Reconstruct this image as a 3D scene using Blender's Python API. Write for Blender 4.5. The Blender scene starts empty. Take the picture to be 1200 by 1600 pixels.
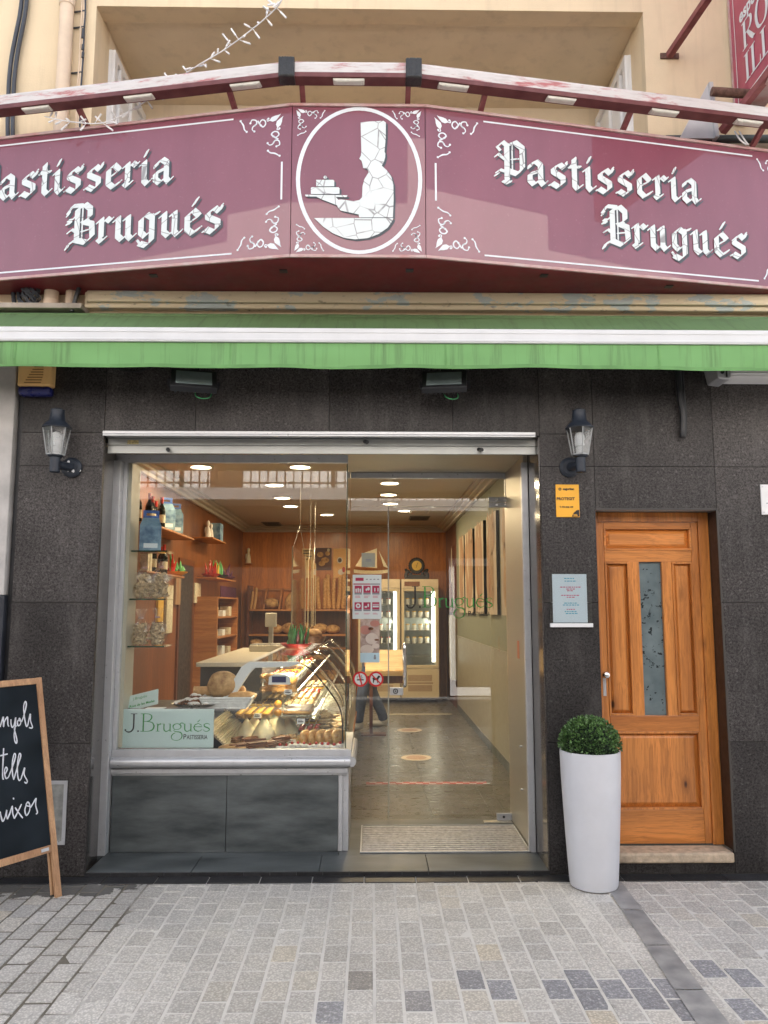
import bpy, bmesh, math, random
from mathutils import Vector, Matrix
from mathutils.geometry import tessellate_polygon
R = math.radians
random.seed(7)
C = bpy.context.scene.collection
scene = bpy.context.scene

# ---------------------------------------------------------------- camera, world, sun, exposure
CAM = Vector((0, -4.74, 1.55)); PITCH = 6.95; YAW = -0.85; FPX = 1215.0
cam_d = bpy.data.cameras.new('camera'); cam = bpy.data.objects.new('camera', cam_d); C.objects.link(cam)
cam.location = CAM; cam.rotation_euler = (R(90 + PITCH), 0, R(YAW))
cam_d.sensor_fit = 'VERTICAL'; cam_d.sensor_height = 36; cam_d.lens = 36 * FPX / 1600
cam_d.clip_start = 0.05; cam_d.clip_end = 500
scene.camera = cam
SUN_EL, SUN_AZ = 52, 14           # azimuth from +Y clockwise: behind the shop, which stands in its own shade; the house opposite is sunlit
w = bpy.data.worlds.new('World'); scene.world = w; w.use_nodes = True
wn = w.node_tree.nodes; wl = w.node_tree.links
bg = wn['Background']; sky = wn.new('ShaderNodeTexSky'); sky.sky_type = 'NISHITA'; sky.sun_disc = False
sky.sun_elevation = R(SUN_EL); sky.sun_rotation = R(SUN_AZ); sky.dust_density = 3.0; sky.ozone_density = 1.0
hs = wn.new('ShaderNodeHueSaturation'); hs.inputs['Saturation'].default_value = 0.55; hs.inputs['Value'].default_value = 1.0
wl.new(sky.outputs[0], hs.inputs['Color']); wl.new(hs.outputs[0], bg.inputs[0]); bg.inputs[1].default_value = 0.15
sun_d = bpy.data.lights.new('sun', 'SUN'); sun = bpy.data.objects.new('sun', sun_d); C.objects.link(sun)
sun_d.energy = 4.5; sun_d.angle = R(0.6); sun_d.color = (1, 0.95, 0.88)
_a = R(SUN_AZ); _e = R(SUN_EL)
sdir = Vector((math.sin(_a) * math.cos(_e), math.cos(_a) * math.cos(_e), math.sin(_e)))
sun.rotation_euler = sdir.to_track_quat('Z', 'Y').to_euler(); sun.location = sdir * 20
vs = scene.view_settings; vs.view_transform = 'Standard'; vs.look = 'None'; vs.gamma = 1; vs.use_curve_mapping = False
vs.exposure = 1.8
scene.cycles.max_bounces = 10; scene.cycles.transparent_max_bounces = 24; scene.cycles.caustics_reflective = False
scene.cycles.caustics_refractive = False; scene.cycles.sample_clamp_indirect = 6

# ---------------------------------------------------------------- measuring: a point of the photo on a known plane
def ray(x, y):
    d = Vector(((x - 600) / FPX, 1.0, (800 - y) / FPX))
    c, s = math.cos(R(PITCH)), math.sin(R(PITCH)); d = Vector((d.x, d.y * c - d.z * s, d.y * s + d.z * c))
    c, s = math.cos(R(YAW)), math.sin(R(YAW)); return Vector((d.x * c - d.y * s, d.x * s + d.y * c, d.z))
def ay(x, y, Y): d = ray(x, y); p = CAM + d * ((Y - CAM.y) / d.y); return (p.x, p.z)
def az(x, y, Z): d = ray(x, y); p = CAM + d * ((Z - CAM.z) / d.z); return (p.x, p.y)
def ax(x, y, X): d = ray(x, y); p = CAM + d * ((X - CAM.x) / d.x); return (p.y, p.z)
def on_plane(x, y, o, n): d = ray(x, y); return CAM + d * ((o - CAM).dot(n) / d.dot(n))

# ---------------------------------------------------------------- mesh building
class MB:
    def __init__(s): s.v = []; s.f = []; s.m = []; s.cur = 0; s.T = None
    def add(s, vs_, fs_):
        o = len(s.v)
        for p in vs_:
            p = Vector(p); s.v.append(s.T @ p if s.T is not None else p)
        for f in fs_: s.f.append([o + i for i in f]); s.m.append(s.cur)
        return s
    def box(s, x0, x1, y0, y1, z0, z1):
        if x0 > x1: x0, x1 = x1, x0
        if y0 > y1: y0, y1 = y1, y0
        if z0 > z1: z0, z1 = z1, z0
        return s.add([(x0,y0,z0),(x1,y0,z0),(x1,y1,z0),(x0,y1,z0),(x0,y0,z1),(x1,y0,z1),(x1,y1,z1),(x0,y1,z1)],
                     [(0,3,2,1),(4,5,6,7),(0,1,5,4),(1,2,6,5),(2,3,7,6),(3,0,4,7)])
    def hexa(s, b, t):       # two quads (bottom, top), each 4 points counter-clockwise
        return s.add(list(b) + list(t), [(0,3,2,1),(4,5,6,7),(0,1,5,4),(1,2,6,5),(2,3,7,6),(3,0,4,7)])
    def bar(s, a, b, w_, h_, up=(0,0,1)):   # square bar from a to b
        a = Vector(a); b = Vector(b); d = (b - a).normalized(); u = Vector(up)
        if abs(d.dot(u)) > .98: u = Vector((0,1,0))
        sx = d.cross(u).normalized() * w_ / 2; uz = sx.cross(d).normalized() * h_ / 2
        return s.hexa([a - sx - uz, a + sx - uz, b + sx - uz, b - sx - uz], [a - sx + uz, a + sx + uz, b + sx + uz, b - sx + uz])
    def tube(s, pts, r, n=10, caps=True):
        pts = [Vector(p) for p in pts]; N = len(pts); rs = r if isinstance(r, (list, tuple)) else [r] * N
        t0 = (pts[1] - pts[0]).normalized(); u = Vector((0,0,1)) if abs(t0.z) < .9 else Vector((1,0,0))
        u = (u - t0 * u.dot(t0)).normalized(); vs_ = []
        for i, p in enumerate(pts):
            t = (pts[min(i+1,N-1)] - pts[max(i-1,0)]).normalized()
            u = (u - t * u.dot(t)).normalized(); k = t.cross(u)
            for j in range(n):
                a = 2*math.pi*j/n; vs_.append(p + (u*math.cos(a) + k*math.sin(a)) * rs[i])
        fs_ = [(i*n+j, i*n+(j+1)%n, (i+1)*n+(j+1)%n, (i+1)*n+j) for i in range(N-1) for j in range(n)]
        if caps: fs_ += [tuple(reversed(range(n))), tuple(range((N-1)*n, N*n))]
        return s.add(vs_, fs_)
    def lathe(s, prof, c=(0,0,0), n=24, sq=1.0, wob=0.0, caps=True):   # profile of (radius, height)
        c = Vector(c); vs_ = []; ph = random.random()*6
        for i, (r, z) in enumerate(prof):
            for j in range(n):
                a = 2*math.pi*j/n; q = 1 + wob*math.sin(3*a+ph+i*.7) + wob*.6*math.sin(7*a+2*ph)
                vs_.append(c + Vector((r*q*math.cos(a), r*q*sq*math.sin(a), z)))
        N = len(prof)
        fs_ = [(i*n+j, i*n+(j+1)%n, (i+1)*n+(j+1)%n, (i+1)*n+j) for i in range(N-1) for j in range(n)]
        if caps: fs_ += [tuple(reversed(range(n))), tuple(range((N-1)*n, N*n))]
        return s.add(vs_, fs_)
    def ball(s, c, rx, ry=None, rz=None, n=12, m=8, wob=0.0):
        ry = rx if ry is None else ry; rz = rx if rz is None else rz; c = Vector(c); vs_ = []; ph = random.random()*9
        for i in range(1, m):
            t = math.pi*i/m
            for j in range(n):
                a = 2*math.pi*j/n; q = 1 + wob*math.sin(2*a+ph+3*t) + wob*.7*math.sin(5*a-ph+4*t)
                vs_.append(c + Vector((rx*q*math.sin(t)*math.cos(a), ry*q*math.sin(t)*math.sin(a), -rz*math.cos(t)*(1+wob*.3*math.sin(3*a)))))
        b = len(vs_); vs_ += [c - Vector((0,0,rz)), c + Vector((0,0,rz))]
        fs_ = [(i*n+j, i*n+(j+1)%n, (i+1)*n+(j+1)%n, (i+1)*n+j) for i in range(m-2) for j in range(n)]
        fs_ += [(b, (j+1)%n, j) for j in range(n)] + [(b+1, (m-2)*n+j, (m-2)*n+(j+1)%n) for j in range(n)]
        return s.add(vs_, fs_)
    def prism(s, poly, fn, t0, t1):        # 2D outline -> solid; fn(a, b, t) gives the 3D point
        tri = tessellate_polygon([[Vector((a, b, 0)) for a, b in poly]]); n = len(poly)
        ar = sum(poly[i][0]*poly[(i+1)%n][1] - poly[(i+1)%n][0]*poly[i][1] for i in range(n))
        vs_ = [fn(a, b, t0) for a, b in poly] + [fn(a, b, t1) for a, b in poly]
        fs_ = [tuple(t) for t in tri] + [tuple(n + i for i in t) for t in tri]
        fs_ += [(i, (i+1)%n, n+(i+1)%n, n+i) for i in range(n)]
        return s.add(vs_, fs_)
    def sheet(s, poly, fn, t):
        tri = tessellate_polygon([[Vector((a, b, 0)) for a, b in poly]])
        return s.add([fn(a, b, t) for a, b in poly], [tuple(x) for x in tri])
    def build(s, name, mats, parent=None, smooth=False, bevel=0.0, angle=35, sub=0):
        o0 = origin(parent); me = bpy.data.meshes.new(name)
        me.from_pydata([p - o0 for p in s.v], [], s.f)
        for m_ in (mats if isinstance(mats, (list, tuple)) else [mats]): me.materials.append(m_)
        if len(me.materials) > 1:
            for p, i in zip(me.polygons, s.m): p.material_index = i
        b = bmesh.new(); b.from_mesh(me); bmesh.ops.recalc_face_normals(b, faces=b.faces); b.to_mesh(me); b.free()
        if smooth:
            for p in me.polygons: p.use_smooth = True
            me.set_sharp_from_angle(angle=R(angle))
        o = bpy.data.objects.new(name, me); C.objects.link(o)
        if parent is not None: o.parent = parent
        ORG[o.name] = o0
        if bevel:
            bm_ = o.modifiers.new('b', 'BEVEL'); bm_.width = bevel; bm_.segments = 2; bm_.limit_method = 'ANGLE'; bm_.harden_normals = False
        if sub:
            sm = o.modifiers.new('s', 'SUBSURF'); sm.levels = sub; sm.render_levels = sub
        return o
ORG = {}
def origin(o): return Vector((0,0,0)) if o is None else ORG[o.name]
def tag(o, label, cat, group=None, kind=None):
    if label: o['label'] = label
    if cat: o['category'] = cat
    if group: o['group'] = group
    if kind: o['kind'] = kind
    return o
def thing(name, label, cat, loc, group=None):
    o = bpy.data.objects.new(name, None); C.objects.link(o); o.location = loc; o.empty_display_size = .1
    ORG[o.name] = Vector(loc); return tag(o, label, cat, group)
def dup(o, loc=None, rz=None, label=None, scale=None, parent=None):
    c = o.copy(); C.objects.link(c)
    if parent is not None: c.parent = parent
    if loc is not None: c.location = loc
    if rz is not None: c.rotation_euler = (c.rotation_euler.x, c.rotation_euler.y, rz)
    if scale is not None: c.scale = (scale,)*3 if not isinstance(scale, tuple) else scale
    if label: c['label'] = label
    for ch in o.children: dup(ch, parent=c)
    return c
def spline(pts, n=6):           # Catmull-Rom through 2D/3D points
    P = [Vector(p) for p in pts]; out = []
    for i in range(len(P)-1):
        a, b, c, d = P[max(i-1,0)], P[i], P[i+1], P[min(i+2,len(P)-1)]
        for k in range(n):
            t = k/n; out.append(.5*((2*b) + (c-a)*t + (2*a-5*b+4*c-d)*t*t + (3*b-a-3*c+d)*t**3))
    return out + [P[-1]]
def ribbon(mb, pts, wid, fn, t, smooth=True):       # a flat stroke of changing width; fn(a, b, t) -> 3D
    P = spline([(p[0], p[1], 0) for p in pts], 6) if smooth else [Vector((p[0], p[1], 0)) for p in pts]
    N = len(P); vs_ = []
    for i, p in enumerate(P):
        d = (P[min(i+1,N-1)] - P[max(i-1,0)]); d = d.normalized() if d.length > 1e-9 else Vector((1,0,0))
        nn = Vector((-d.y, d.x, 0)); f = i/(N-1)
        if isinstance(wid, (list, tuple)):
            k = f*(len(wid)-1); j = min(int(k), len(wid)-2); wd = wid[j] + (wid[j+1]-wid[j])*(k-j)
        else: wd = wid
        a = p + nn*wd/2; b = p - nn*wd/2
        vs_ += [fn(a.x, a.y, t), fn(b.x, b.y, t)]
    mb.add(vs_, [(2*i, 2*i+1, 2*i+3, 2*i+2) for i in range(N-1)])
def disc(mb, cx, cy, r, fn, t, n=14, ry=None):
    ry = r if ry is None else ry
    mb.add([fn(cx + r*math.cos(2*math.pi*i/n), cy + ry*math.sin(2*math.pi*i/n), t) for i in range(n)], [tuple(range(n))])
def ring(mb, cx, cy, r0, r1, fn, t, n=32, ry0=None, ry1=None):
    ry0 = r0 if ry0 is None else ry0; ry1 = r1 if ry1 is None else ry1; vs_ = []
    for i in range(n):
        a = 2*math.pi*i/n; vs_ += [fn(cx+r0*math.cos(a), cy+ry0*math.sin(a), t), fn(cx+r1*math.cos(a), cy+ry1*math.sin(a), t)]
    mb.add(vs_, [(2*i, 2*i+1, (2*i+3)%(2*n), (2*i+2)%(2*n)) for i in range(n)])
def rect(mb, a0, a1, b0, b1, fn, t): mb.add([fn(a0,b0,t), fn(a1,b0,t), fn(a1,b1,t), fn(a0,b1,t)], [(0,1,2,3)])
def text(mb, s, size, fn, t, a=0, b=0, align='LEFT', sx=1.0, space=1.0, bold=0.0):
    cu = bpy.data.curves.new('t', 'FONT'); cu.body = s; cu.size = size; cu.align_x = align; cu.space_character = space; cu.offset = bold
    cu.resolution_u = 3
    o = bpy.data.objects.new('t', cu); C.objects.link(o); dg = bpy.context.evaluated_depsgraph_get()
    me = bpy.data.meshes.new_from_object(o.evaluated_get(dg))
    mb.add([fn(a + v.co.x*sx, b + v.co.y, t) for v in me.vertices], [tuple(p.vertices) for p in me.polygons])
    bpy.data.objects.remove(o); bpy.data.curves.remove(cu); bpy.data.meshes.remove(me)

# ---------------------------------------------------------------- materials
def lin(h):
    h = h.lstrip('#'); c = [int(h[i:i+2], 16)/255 for i in (0,2,4)]
    return tuple(x/12.92 if x <= .04045 else ((x+.055)/1.055)**2.4 for x in c)
def nodes(name):
    m = bpy.data.materials.new(name); m.use_nodes = True; nt = m.node_tree
    return m, nt, nt.nodes['Principled BSDF'], (lambda a, b: nt.links.new(a, b))
def N(nt, kind, **kw):
    n = nt.nodes.new('ShaderNode' + kind)
    for k, v in kw.items():
        if k in n.inputs: n.inputs[k].default_value = v
        else: setattr(n, k, v)
    return n
def coord(nt, scale=(1,1,1)):
    tc = N(nt, 'TexCoord'); mp = N(nt, 'Mapping'); mp.inputs['Scale'].default_value = scale
    nt.links.new(tc.outputs['Object'], mp.inputs[0]); return mp.outputs[0]
def mixc(nt, fac, a, b, blend='MIX'):
    x = N(nt, 'Mix', data_type='RGBA', blend_type=blend)
    for i, q in ((0, fac), (6, a), (7, b)):
        if hasattr(q, 'links'): nt.links.new(q, x.inputs[i])
        else: x.inputs[i].default_value = q if i == 0 else (*q[:3], 1)
    return x.outputs[2]
def ramp(nt, src, stops):
    r = N(nt, 'ValToRGB'); e = r.color_ramp.elements
    while len(e) < len(stops): e.new(.5)
    for el, (p, c) in zip(e, stops): el.position = p; el.color = (*c[:3], 1) if isinstance(c, (tuple, list)) else (c,c,c,1)
    nt.links.new(src, r.inputs[0]); return r.outputs[0]
def noise(nt, co, scale, detail=5, rough=.6):
    n = N(nt, 'TexNoise'); n.inputs['Scale'].default_value = scale; n.inputs['Detail'].default_value = detail; n.inputs['Roughness'].default_value = rough
    nt.links.new(co, n.inputs['Vector']); return n.outputs[0]
def bumpto(nt, b, h, strength, dist=.004):
    bp = N(nt, 'Bump'); bp.inputs['Strength'].default_value = strength; bp.inputs['Distance'].default_value = dist
    nt.links.new(h, bp.inputs['Height']); nt.links.new(bp.outputs[0], b.inputs['Normal'])
def dark(c, k): return tuple(min(1, x*k) for x in c[:3])
def mat(name, col, rough=.5, metal=0.0, var=.12, vs_=6, bump=0.0, bs=80, col2=None, spec=.5, coat=0.0, stretch=(1,1,1), island=0.0, sss=0.0):
    m, nt, b, L = nodes(name); co = coord(nt, stretch); n1 = noise(nt, co, vs_)
    c = ramp(nt, n1, [(.3, dark(col, 1-var)), (.7, col2 if col2 else dark(col, 1+var))])
    if island:
        g = N(nt, 'NewGeometry'); c = mixc(nt, 1.0, c, ramp(nt, g.outputs['Random Per Island'], [(0, 1-island), (1, 1.0)]), 'MULTIPLY')
    L(c, b.inputs['Base Color']); b.inputs['Metallic'].default_value = metal; b.inputs['Specular IOR Level'].default_value = spec
    n2 = noise(nt, co, vs_*4, 3); L(ramp(nt, n2, [(.3, max(0, rough-.07)), (.7, min(1, rough+.07))]), b.inputs['Roughness'])
    if coat: b.inputs['Coat Weight'].default_value = coat; b.inputs['Coat Roughness'].default_value = .06
    if bump: bumpto(nt, b, noise(nt, co, bs, 4), bump)
    if sss: b.inputs['Subsurface Weight'].default_value = sss; b.inputs['Subsurface Radius'].default_value = (.02,.01,.005)
    return m
def emit(name, col, s):
    m, nt, b, L = nodes(name); b.inputs['Base Color'].default_value = (.8,.8,.8,1)
    b.inputs['Emission Color'].default_value = (*col, 1); b.inputs['Emission Strength'].default_value = s; return m
def glass(name, tint=(1,1,1), r0=.04, rough=0.0, dirt=0.0):
    m = bpy.data.materials.new(name); m.use_nodes = True; nt = m.node_tree; nt.nodes.remove(nt.nodes['Principled BSDF']); L = nt.links.new
    out = nt.nodes['Material Output']; g = N(nt, 'NewGeometry'); d = N(nt, 'VectorMath', operation='DOT_PRODUCT')
    L(g.outputs['Normal'], d.inputs[0]); L(g.outputs['Incoming'], d.inputs[1])
    def mt(op, a, b_=None):
        x = N(nt, 'Math', operation=op)
        for i, q in enumerate((a, b_)):
            if q is None: continue
            if hasattr(q, 'links'): L(q, x.inputs[i])
            else: x.inputs[i].default_value = q
        return x.outputs[0]
    ab = mt('ABSOLUTE', d.outputs['Value']); p5 = mt('POWER', mt('SUBTRACT', 1.0, ab), 5.0)
    fac = mt('ADD', mt('MULTIPLY', p5, 1 - r0), r0)
    tr = N(nt, 'BsdfTransparent'); tr.inputs[0].default_value = (*tint, 1)
    gl = N(nt, 'BsdfGlossy'); gl.inputs['Roughness'].default_value = rough; gl.inputs[0].default_value = (1,1,1,1)
    mx = N(nt, 'MixShader'); L(fac, mx.inputs[0]); L(tr.outputs[0], mx.inputs[1]); L(gl.outputs[0], mx.inputs[2])
    last = mx.outputs[0]
    if dirt:
        df = N(nt, 'BsdfDiffuse'); df.inputs[0].default_value = (.7,.7,.68,1); m2 = N(nt, 'MixShader')
        nz = noise(nt, coord(nt), 3, 6); L(ramp(nt, nz, [(.45, 0.0), (.8, dirt)]), m2.inputs[0]); L(last, m2.inputs[1]); L(df.outputs[0], m2.inputs[2]); last = m2.outputs[0]
    L(last, out.inputs[0]); return m
def wood(name, c1, c2, axis='z', rough=.45, coat=.3, scale=1.0, knots=True):
    m, nt, b, L = nodes(name)
    st = {'z': (1,1,.045), 'x': (.045,1,1), 'y': (1,.045,1)}[axis]
    co = coord(nt, tuple(q*scale for q in st))
    wn_ = N(nt, 'TexNoise'); wn_.inputs['Scale'].default_value = 2.2; L(coord(nt), wn_.inputs['Vector'])
    off = N(nt, 'VectorMath', operation='SCALE'); L(wn_.outputs['Color'], off.inputs[0]); off.inputs['Scale'].default_value = .05
    ad = N(nt, 'VectorMath', operation='ADD'); L(co, ad.inputs[0]); L(off.outputs[0], ad.inputs[1]); cw = ad.outputs[0]
    plank = noise(nt, cw, 7, 2, .4); grain = noise(nt, cw, 42, 4, .6); fine = noise(nt, cw, 190, 3, .6)
    c = ramp(nt, plank, [(.32, c2), (.5, c1), (.68, dark(c1, 1.22))])
    c = mixc(nt, ramp(nt, grain, [(.40, .5), (.56, 0.0)]), c, dark(c2, .75)); c = mixc(nt, ramp(nt, fine, [(.36, .35), (.5, 0.0)]), c, dark(c2, .5))
    if knots:
        v = N(nt, 'TexVoronoi'); v.inputs['Scale'].default_value = 3.3; v.inputs['Randomness'].default_value = 1
        L(coord(nt, {'z': (1.7,1.7,.8), 'x': (.8,1.7,1.7), 'y': (1.7,.8,1.7)}[axis]), v.inputs['Vector'])
        c = mixc(nt, ramp(nt, v.outputs['Distance'], [(.06, .75), (.19, 0.0)]), c, dark(c2, .55)); c = mixc(nt, ramp(nt, v.outputs['Distance'], [(.05, .95), (.085, 0.0)]), c, (.03,.010,.003))
    L(c, b.inputs['Base Color']); b.inputs['Roughness'].default_value = rough; b.inputs['Coat Weight'].default_value = coat; b.inputs['Coat Roughness'].default_value = .2
    bumpto(nt, b, fine, .15, .001); return m
M = {}
def granite():
    m, nt, b, L = nodes('granite'); co = coord(nt)
    v = N(nt, 'TexVoronoi'); v.inputs['Scale'].default_value = 130; L(co, v.inputs['Vector'])
    sp = noise(nt, co, 75, 4, .75); big = noise(nt, co, 1.1, 5, .6); mid = noise(nt, co, 38, 5, .75)
    c = ramp(nt, v.outputs['Distance'], [(.05, (.020,.0175,.0165)), (.6, (.064,.058,.056))])
    c = mixc(nt, ramp(nt, sp, [(.40, .85), (.53, 0.0)]), c, (.008,.006,.006))
    c = mixc(nt, ramp(nt, mid, [(.56, 0.0), (.70, .7)]), c, (.175,.165,.16))
    g = N(nt, 'NewGeometry'); c = mixc(nt, 1.0, c, ramp(nt, g.outputs['Random Per Island'], [(0, .66), (1, 1.28)]), 'MULTIPLY')
    c = mixc(nt, 1.0, c, ramp(nt, big, [(.3, .55), (.7, 1.35)]), 'MULTIPLY')
    stain = noise(nt, coord(nt, (2.2,2.2,.6)), 2.2, 8, .75); c = mixc(nt, ramp(nt, stain, [(.50, 0.0), (.70, .38)]), c, (.14,.13,.124))
    b.inputs['Specular IOR Level'].default_value = .28; L(c, b.inputs['Base Color']); L(ramp(nt, mid, [(.3, .38), (.7, .62)]), b.inputs['Roughness']); bumpto(nt, b, sp, .15, .001); return m
M['granite'] = granite()
def polished():
    m, nt, b, L = nodes('polished_granite'); co = coord(nt); sp = noise(nt, co, 120, 4, .7)
    L(ramp(nt, sp, [(.35, (.02,.016,.014)), (.65, (.09,.078,.07))]), b.inputs['Base Color']); b.inputs['Roughness'].default_value = .12; return m
M['polished'] = polished()
M['grout'] = mat('grout', (.42,.41,.39), .9)
M['black_tile'] = mat('black_tile', (.03,.03,.032), .4, var=.4, vs_=20, island=.35, bump=.2)
def plaster(name, col, dirt):
    m, nt, b, L = nodes(name); co = coord(nt); st = noise(nt, coord(nt, (5,5,.35)), 2.2, 6); bl = noise(nt, co, 2.0, 6)
    c = ramp(nt, bl, [(.3, dark(col, .92)), (.7, dark(col, 1.06))])
    c = mixc(nt, ramp(nt, st, [(.52, 0.0), (.85, dirt)]), c, (.16,.12,.085))
    L(c, b.inputs['Base Color']); b.inputs['Roughness'].default_value = .9; bumpto(nt, b, noise(nt, co, 90, 5), .25, .004); return m
M['plaster'] = plaster('beige_plaster', (.68,.545,.36), .3)
M['plaster2'] = plaster('loggia_plaster', (.74,.62,.45), .25)
def peeling():
    m, nt, b, L = nodes('peeling_ledge'); co = coord(nt, (1,1,2.2)); n = noise(nt, co, 2.6, 9, .65); n2 = noise(nt, co, 14, 6)
    c = mixc(nt, ramp(nt, n, [(.55, 0.0), (.57, 1.0)]), (.66,.55,.38), (.44,.48,.46))
    c = mixc(nt, ramp(nt, n2, [(.6, 0.0), (.75, .8)]), c, (.09,.075,.05))
    L(c, b.inputs['Base Color']); b.inputs['Roughness'].default_value = .9; bumpto(nt, b, n2, .4); return m
M['ledge'] = peeling()
M['whitepaint'] = mat('white_paint', (.74,.74,.74), .5, var=.05)
M['pvc'] = mat('beige_pipe', (.64,.50,.36), .5, var=.1)
M['cable'] = mat('dark_cable', (.045,.05,.06), .5, var=.2)
M['burgundy'] = None
def sign_face():
    m, nt, b, L = nodes('burgundy_panel'); co = coord(nt); n = noise(nt, coord(nt, (1,1,.3)), 3, 5); n2 = noise(nt, co, 60, 4)
    c = ramp(nt, n, [(.3, (.168,.035,.060)), (.7, (.205,.048,.077))]); c = mixc(nt, ramp(nt, n2, [(.62, 0.0), (.8, .25)]), c, (.4,.22,.24))
    L(c, b.inputs['Base Color']); b.inputs['Roughness'].default_value = .42; b.inputs['Coat Weight'].default_value = 1.0; b.inputs['Coat IOR'].default_value = 1.5; b.inputs['Coat Roughness'].default_value = .02; return m
M['burgundy'] = sign_face()
M['darkred'] = mat('dark_red_paint', (.17,.014,.024), .5, var=.25, vs_=5, bump=.05)
M['barred'] = mat('faded_red_paint', (.135,.022,.028), .55, var=.35, vs_=9, col2=(.17,.06,.055), bump=.1)
M['redmetal'] = mat('red_metal', (.20,.035,.045), .5, var=.3, vs_=18, col2=(.26,.08,.075))
M['pinktrim'] = mat('pale_trim', (.62,.50,.48), .45, var=.2, vs_=9, col2=(.42,.20,.19))
def vinyl():
    m, nt, b, L = nodes('cracked_vinyl'); co = coord(nt, (1,1,1)); v = N(nt, 'TexVoronoi', feature='DISTANCE_TO_EDGE'); v.inputs['Scale'].default_value = 11; L(co, v.inputs['Vector'])
    n = noise(nt, co, 4, 3); k = mixc(nt, 1.0, ramp(nt, v.outputs['Distance'], [(.012, 1.0), (.032, 0.0)]), ramp(nt, n, [(.38, 0.0), (.5, .85)]), 'MULTIPLY')
    L(mixc(nt, k, (.64,.69,.69), (.20,.19,.20)), b.inputs['Base Color']); b.inputs['Roughness'].default_value = .35; return m
M['vinyl'] = vinyl()
M['whitevinyl'] = mat('white_vinyl', (.68,.72,.76), .35, var=.04)
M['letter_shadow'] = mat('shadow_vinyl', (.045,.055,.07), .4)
def worn():
    m, nt, b, L = nodes('worn_beam'); co = coord(nt); n = noise(nt, coord(nt, (.6,1.5,4)), 3.3, 8, .7); g = noise(nt, coord(nt, (1,1,6)), 9, 6)
    c = mixc(nt, ramp(nt, n, [(.52, 0.0), (.60, .85)]), (.56,.53,.515), (.38,.065,.07)); c = mixc(nt, ramp(nt, g, [(.5, 0.0), (.8, .5)]), c, (.24,.20,.17))
    L(c, b.inputs['Base Color']); b.inputs['Roughness'].default_value = .55; bumpto(nt, b, g, .2); return m
M['worn'] = worn()
M['tape'] = mat('black_tape', (.02,.02,.02), .35, var=.4, vs_=40, bump=.5, bs=60)
M['rust'] = mat('rust', (.11,.05,.035), .85, var=.4, vs_=30, bump=.4, col2=(.2,.11,.08))
M['lens'] = mat('frosted_lens', (.6,.58,.52), .35, var=.1, vs_=30)
def fabric(name, col):
    m, nt, b, L = nodes(name); co = coord(nt); st = noise(nt, coord(nt, (22,3,.9)), 1.0, 6, .7); bl = noise(nt, co, 1.5, 4)
    c = ramp(nt, bl, [(.3, dark(col, .88)), (.7, dark(col, 1.08))]); c = mixc(nt, ramp(nt, st, [(.50, 0.0), (.75, .6)]), c, (.05,.06,.03))
    L(c, b.inputs['Base Color']); b.inputs['Roughness'].default_value = .8; bumpto(nt, b, noise(nt, co, 300, 2), .15, .001); return m
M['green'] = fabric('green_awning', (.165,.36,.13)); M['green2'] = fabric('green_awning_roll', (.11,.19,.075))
M['alu'] = mat('aluminium', (.56,.57,.585), .34, .45, var=.06, vs_=14)
M['awnbar'] = mat('white_bar', (.63,.64,.65), .45, var=.05)
def brushed(name, col, rough=.24):
    m, nt, b, L = nodes(name); co = coord(nt, (1,1,60)); n = noise(nt, co, 5, 4)
    L(ramp(nt, n, [(.3, dark(col, .9)), (.7, dark(col, 1.08))]), b.inputs['Base Color']); b.inputs['Metallic'].default_value = 1
    L(ramp(nt, n, [(.3, rough-.05), (.7, rough+.08)]), b.inputs['Roughness']); return m
M['steel'] = brushed('brushed_steel', (.50,.475,.42), .44); M['chrome'] = mat('chrome', (.75,.75,.75), .12, 1.0, var=.03)
M['shutter'] = mat('shutter_box_paint', (.40,.41,.39), .4, .5, var=.08)
M['glass'] = glass('clear_glass', (.95,.965,.955), .055); M['glass_dirty'] = glass('display_glass', (.97,.98,.96), .05, .0)
M['glass_edge'] = mat('glass_edge', (.015,.05,.035), .12, var=.1)
M['plexi'] = glass('plexiglass', (.95,.96,.96), .10, .04)
M['lampglass'] = glass('lamp_glass', (.85,.87,.87), .08, .12, .7)
M['cello'] = glass('cellophane', (.98,.98,.98), .07, .10)
M['black'] = mat('black_plastic', (.018,.019,.022), .4, var=.2); M['navy'] = mat('blue_black_iron', (.018,.024,.036), .5, var=.3, vs_=20)
M['rubber'] = mat('rubber', (.02,.02,.02), .7)
M['flood'] = mat('floodlight_lens', (.22,.28,.28), .15, var=.2)
M['orange'] = mat('orange_plastic', (.85,.54,.22), .45, var=.06); M['blue'] = mat('blue_plastic', (.012,.016,.11), .3)
M['yellow'] = mat('yellow_sign', (.85,.42,.03), .4, var=.05); M['ink'] = mat('ink', (.015,.013,.012), .5)
M['paper'] = mat('paper', (.70,.76,.79), .6, var=.03); M['pink_ink'] = mat('pink_ink', (.65,.12,.2), .6); M['cyan_ink'] = mat('cyan_ink', (.12,.42,.55), .6); M['grey_ink'] = mat('grey_ink', (.25,.26,.3), .6)
M['crimson'] = mat('crimson_ink', (.42,.02,.08), .5); M['greenink'] = mat('green_lettering', (.045,.29,.06), .4); M['panelwhite'] = mat('pale_panel', (.60,.74,.72), .35, var=.03)
M['redring'] = mat('red_ring', (.60,.012,.02), .4); M['clearplast'] = glass('clear_acrylic', (.9,.93,.94), .06, .02)
M['slate'] = mat('slate', (.058,.070,.073), .42, var=.4, vs_=5, bump=.3, bs=25, col2=(.13,.145,.146), stretch=(.5,1,2.0))
M['door'] = wood('varnished_pine', (.60,.225,.050), (.42,.135,.026), 'z', .36, .5)
M['doorh'] = wood('varnished_pine_rail', (.59,.22,.048), (.42,.135,.026), 'x', .36, .5)
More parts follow.
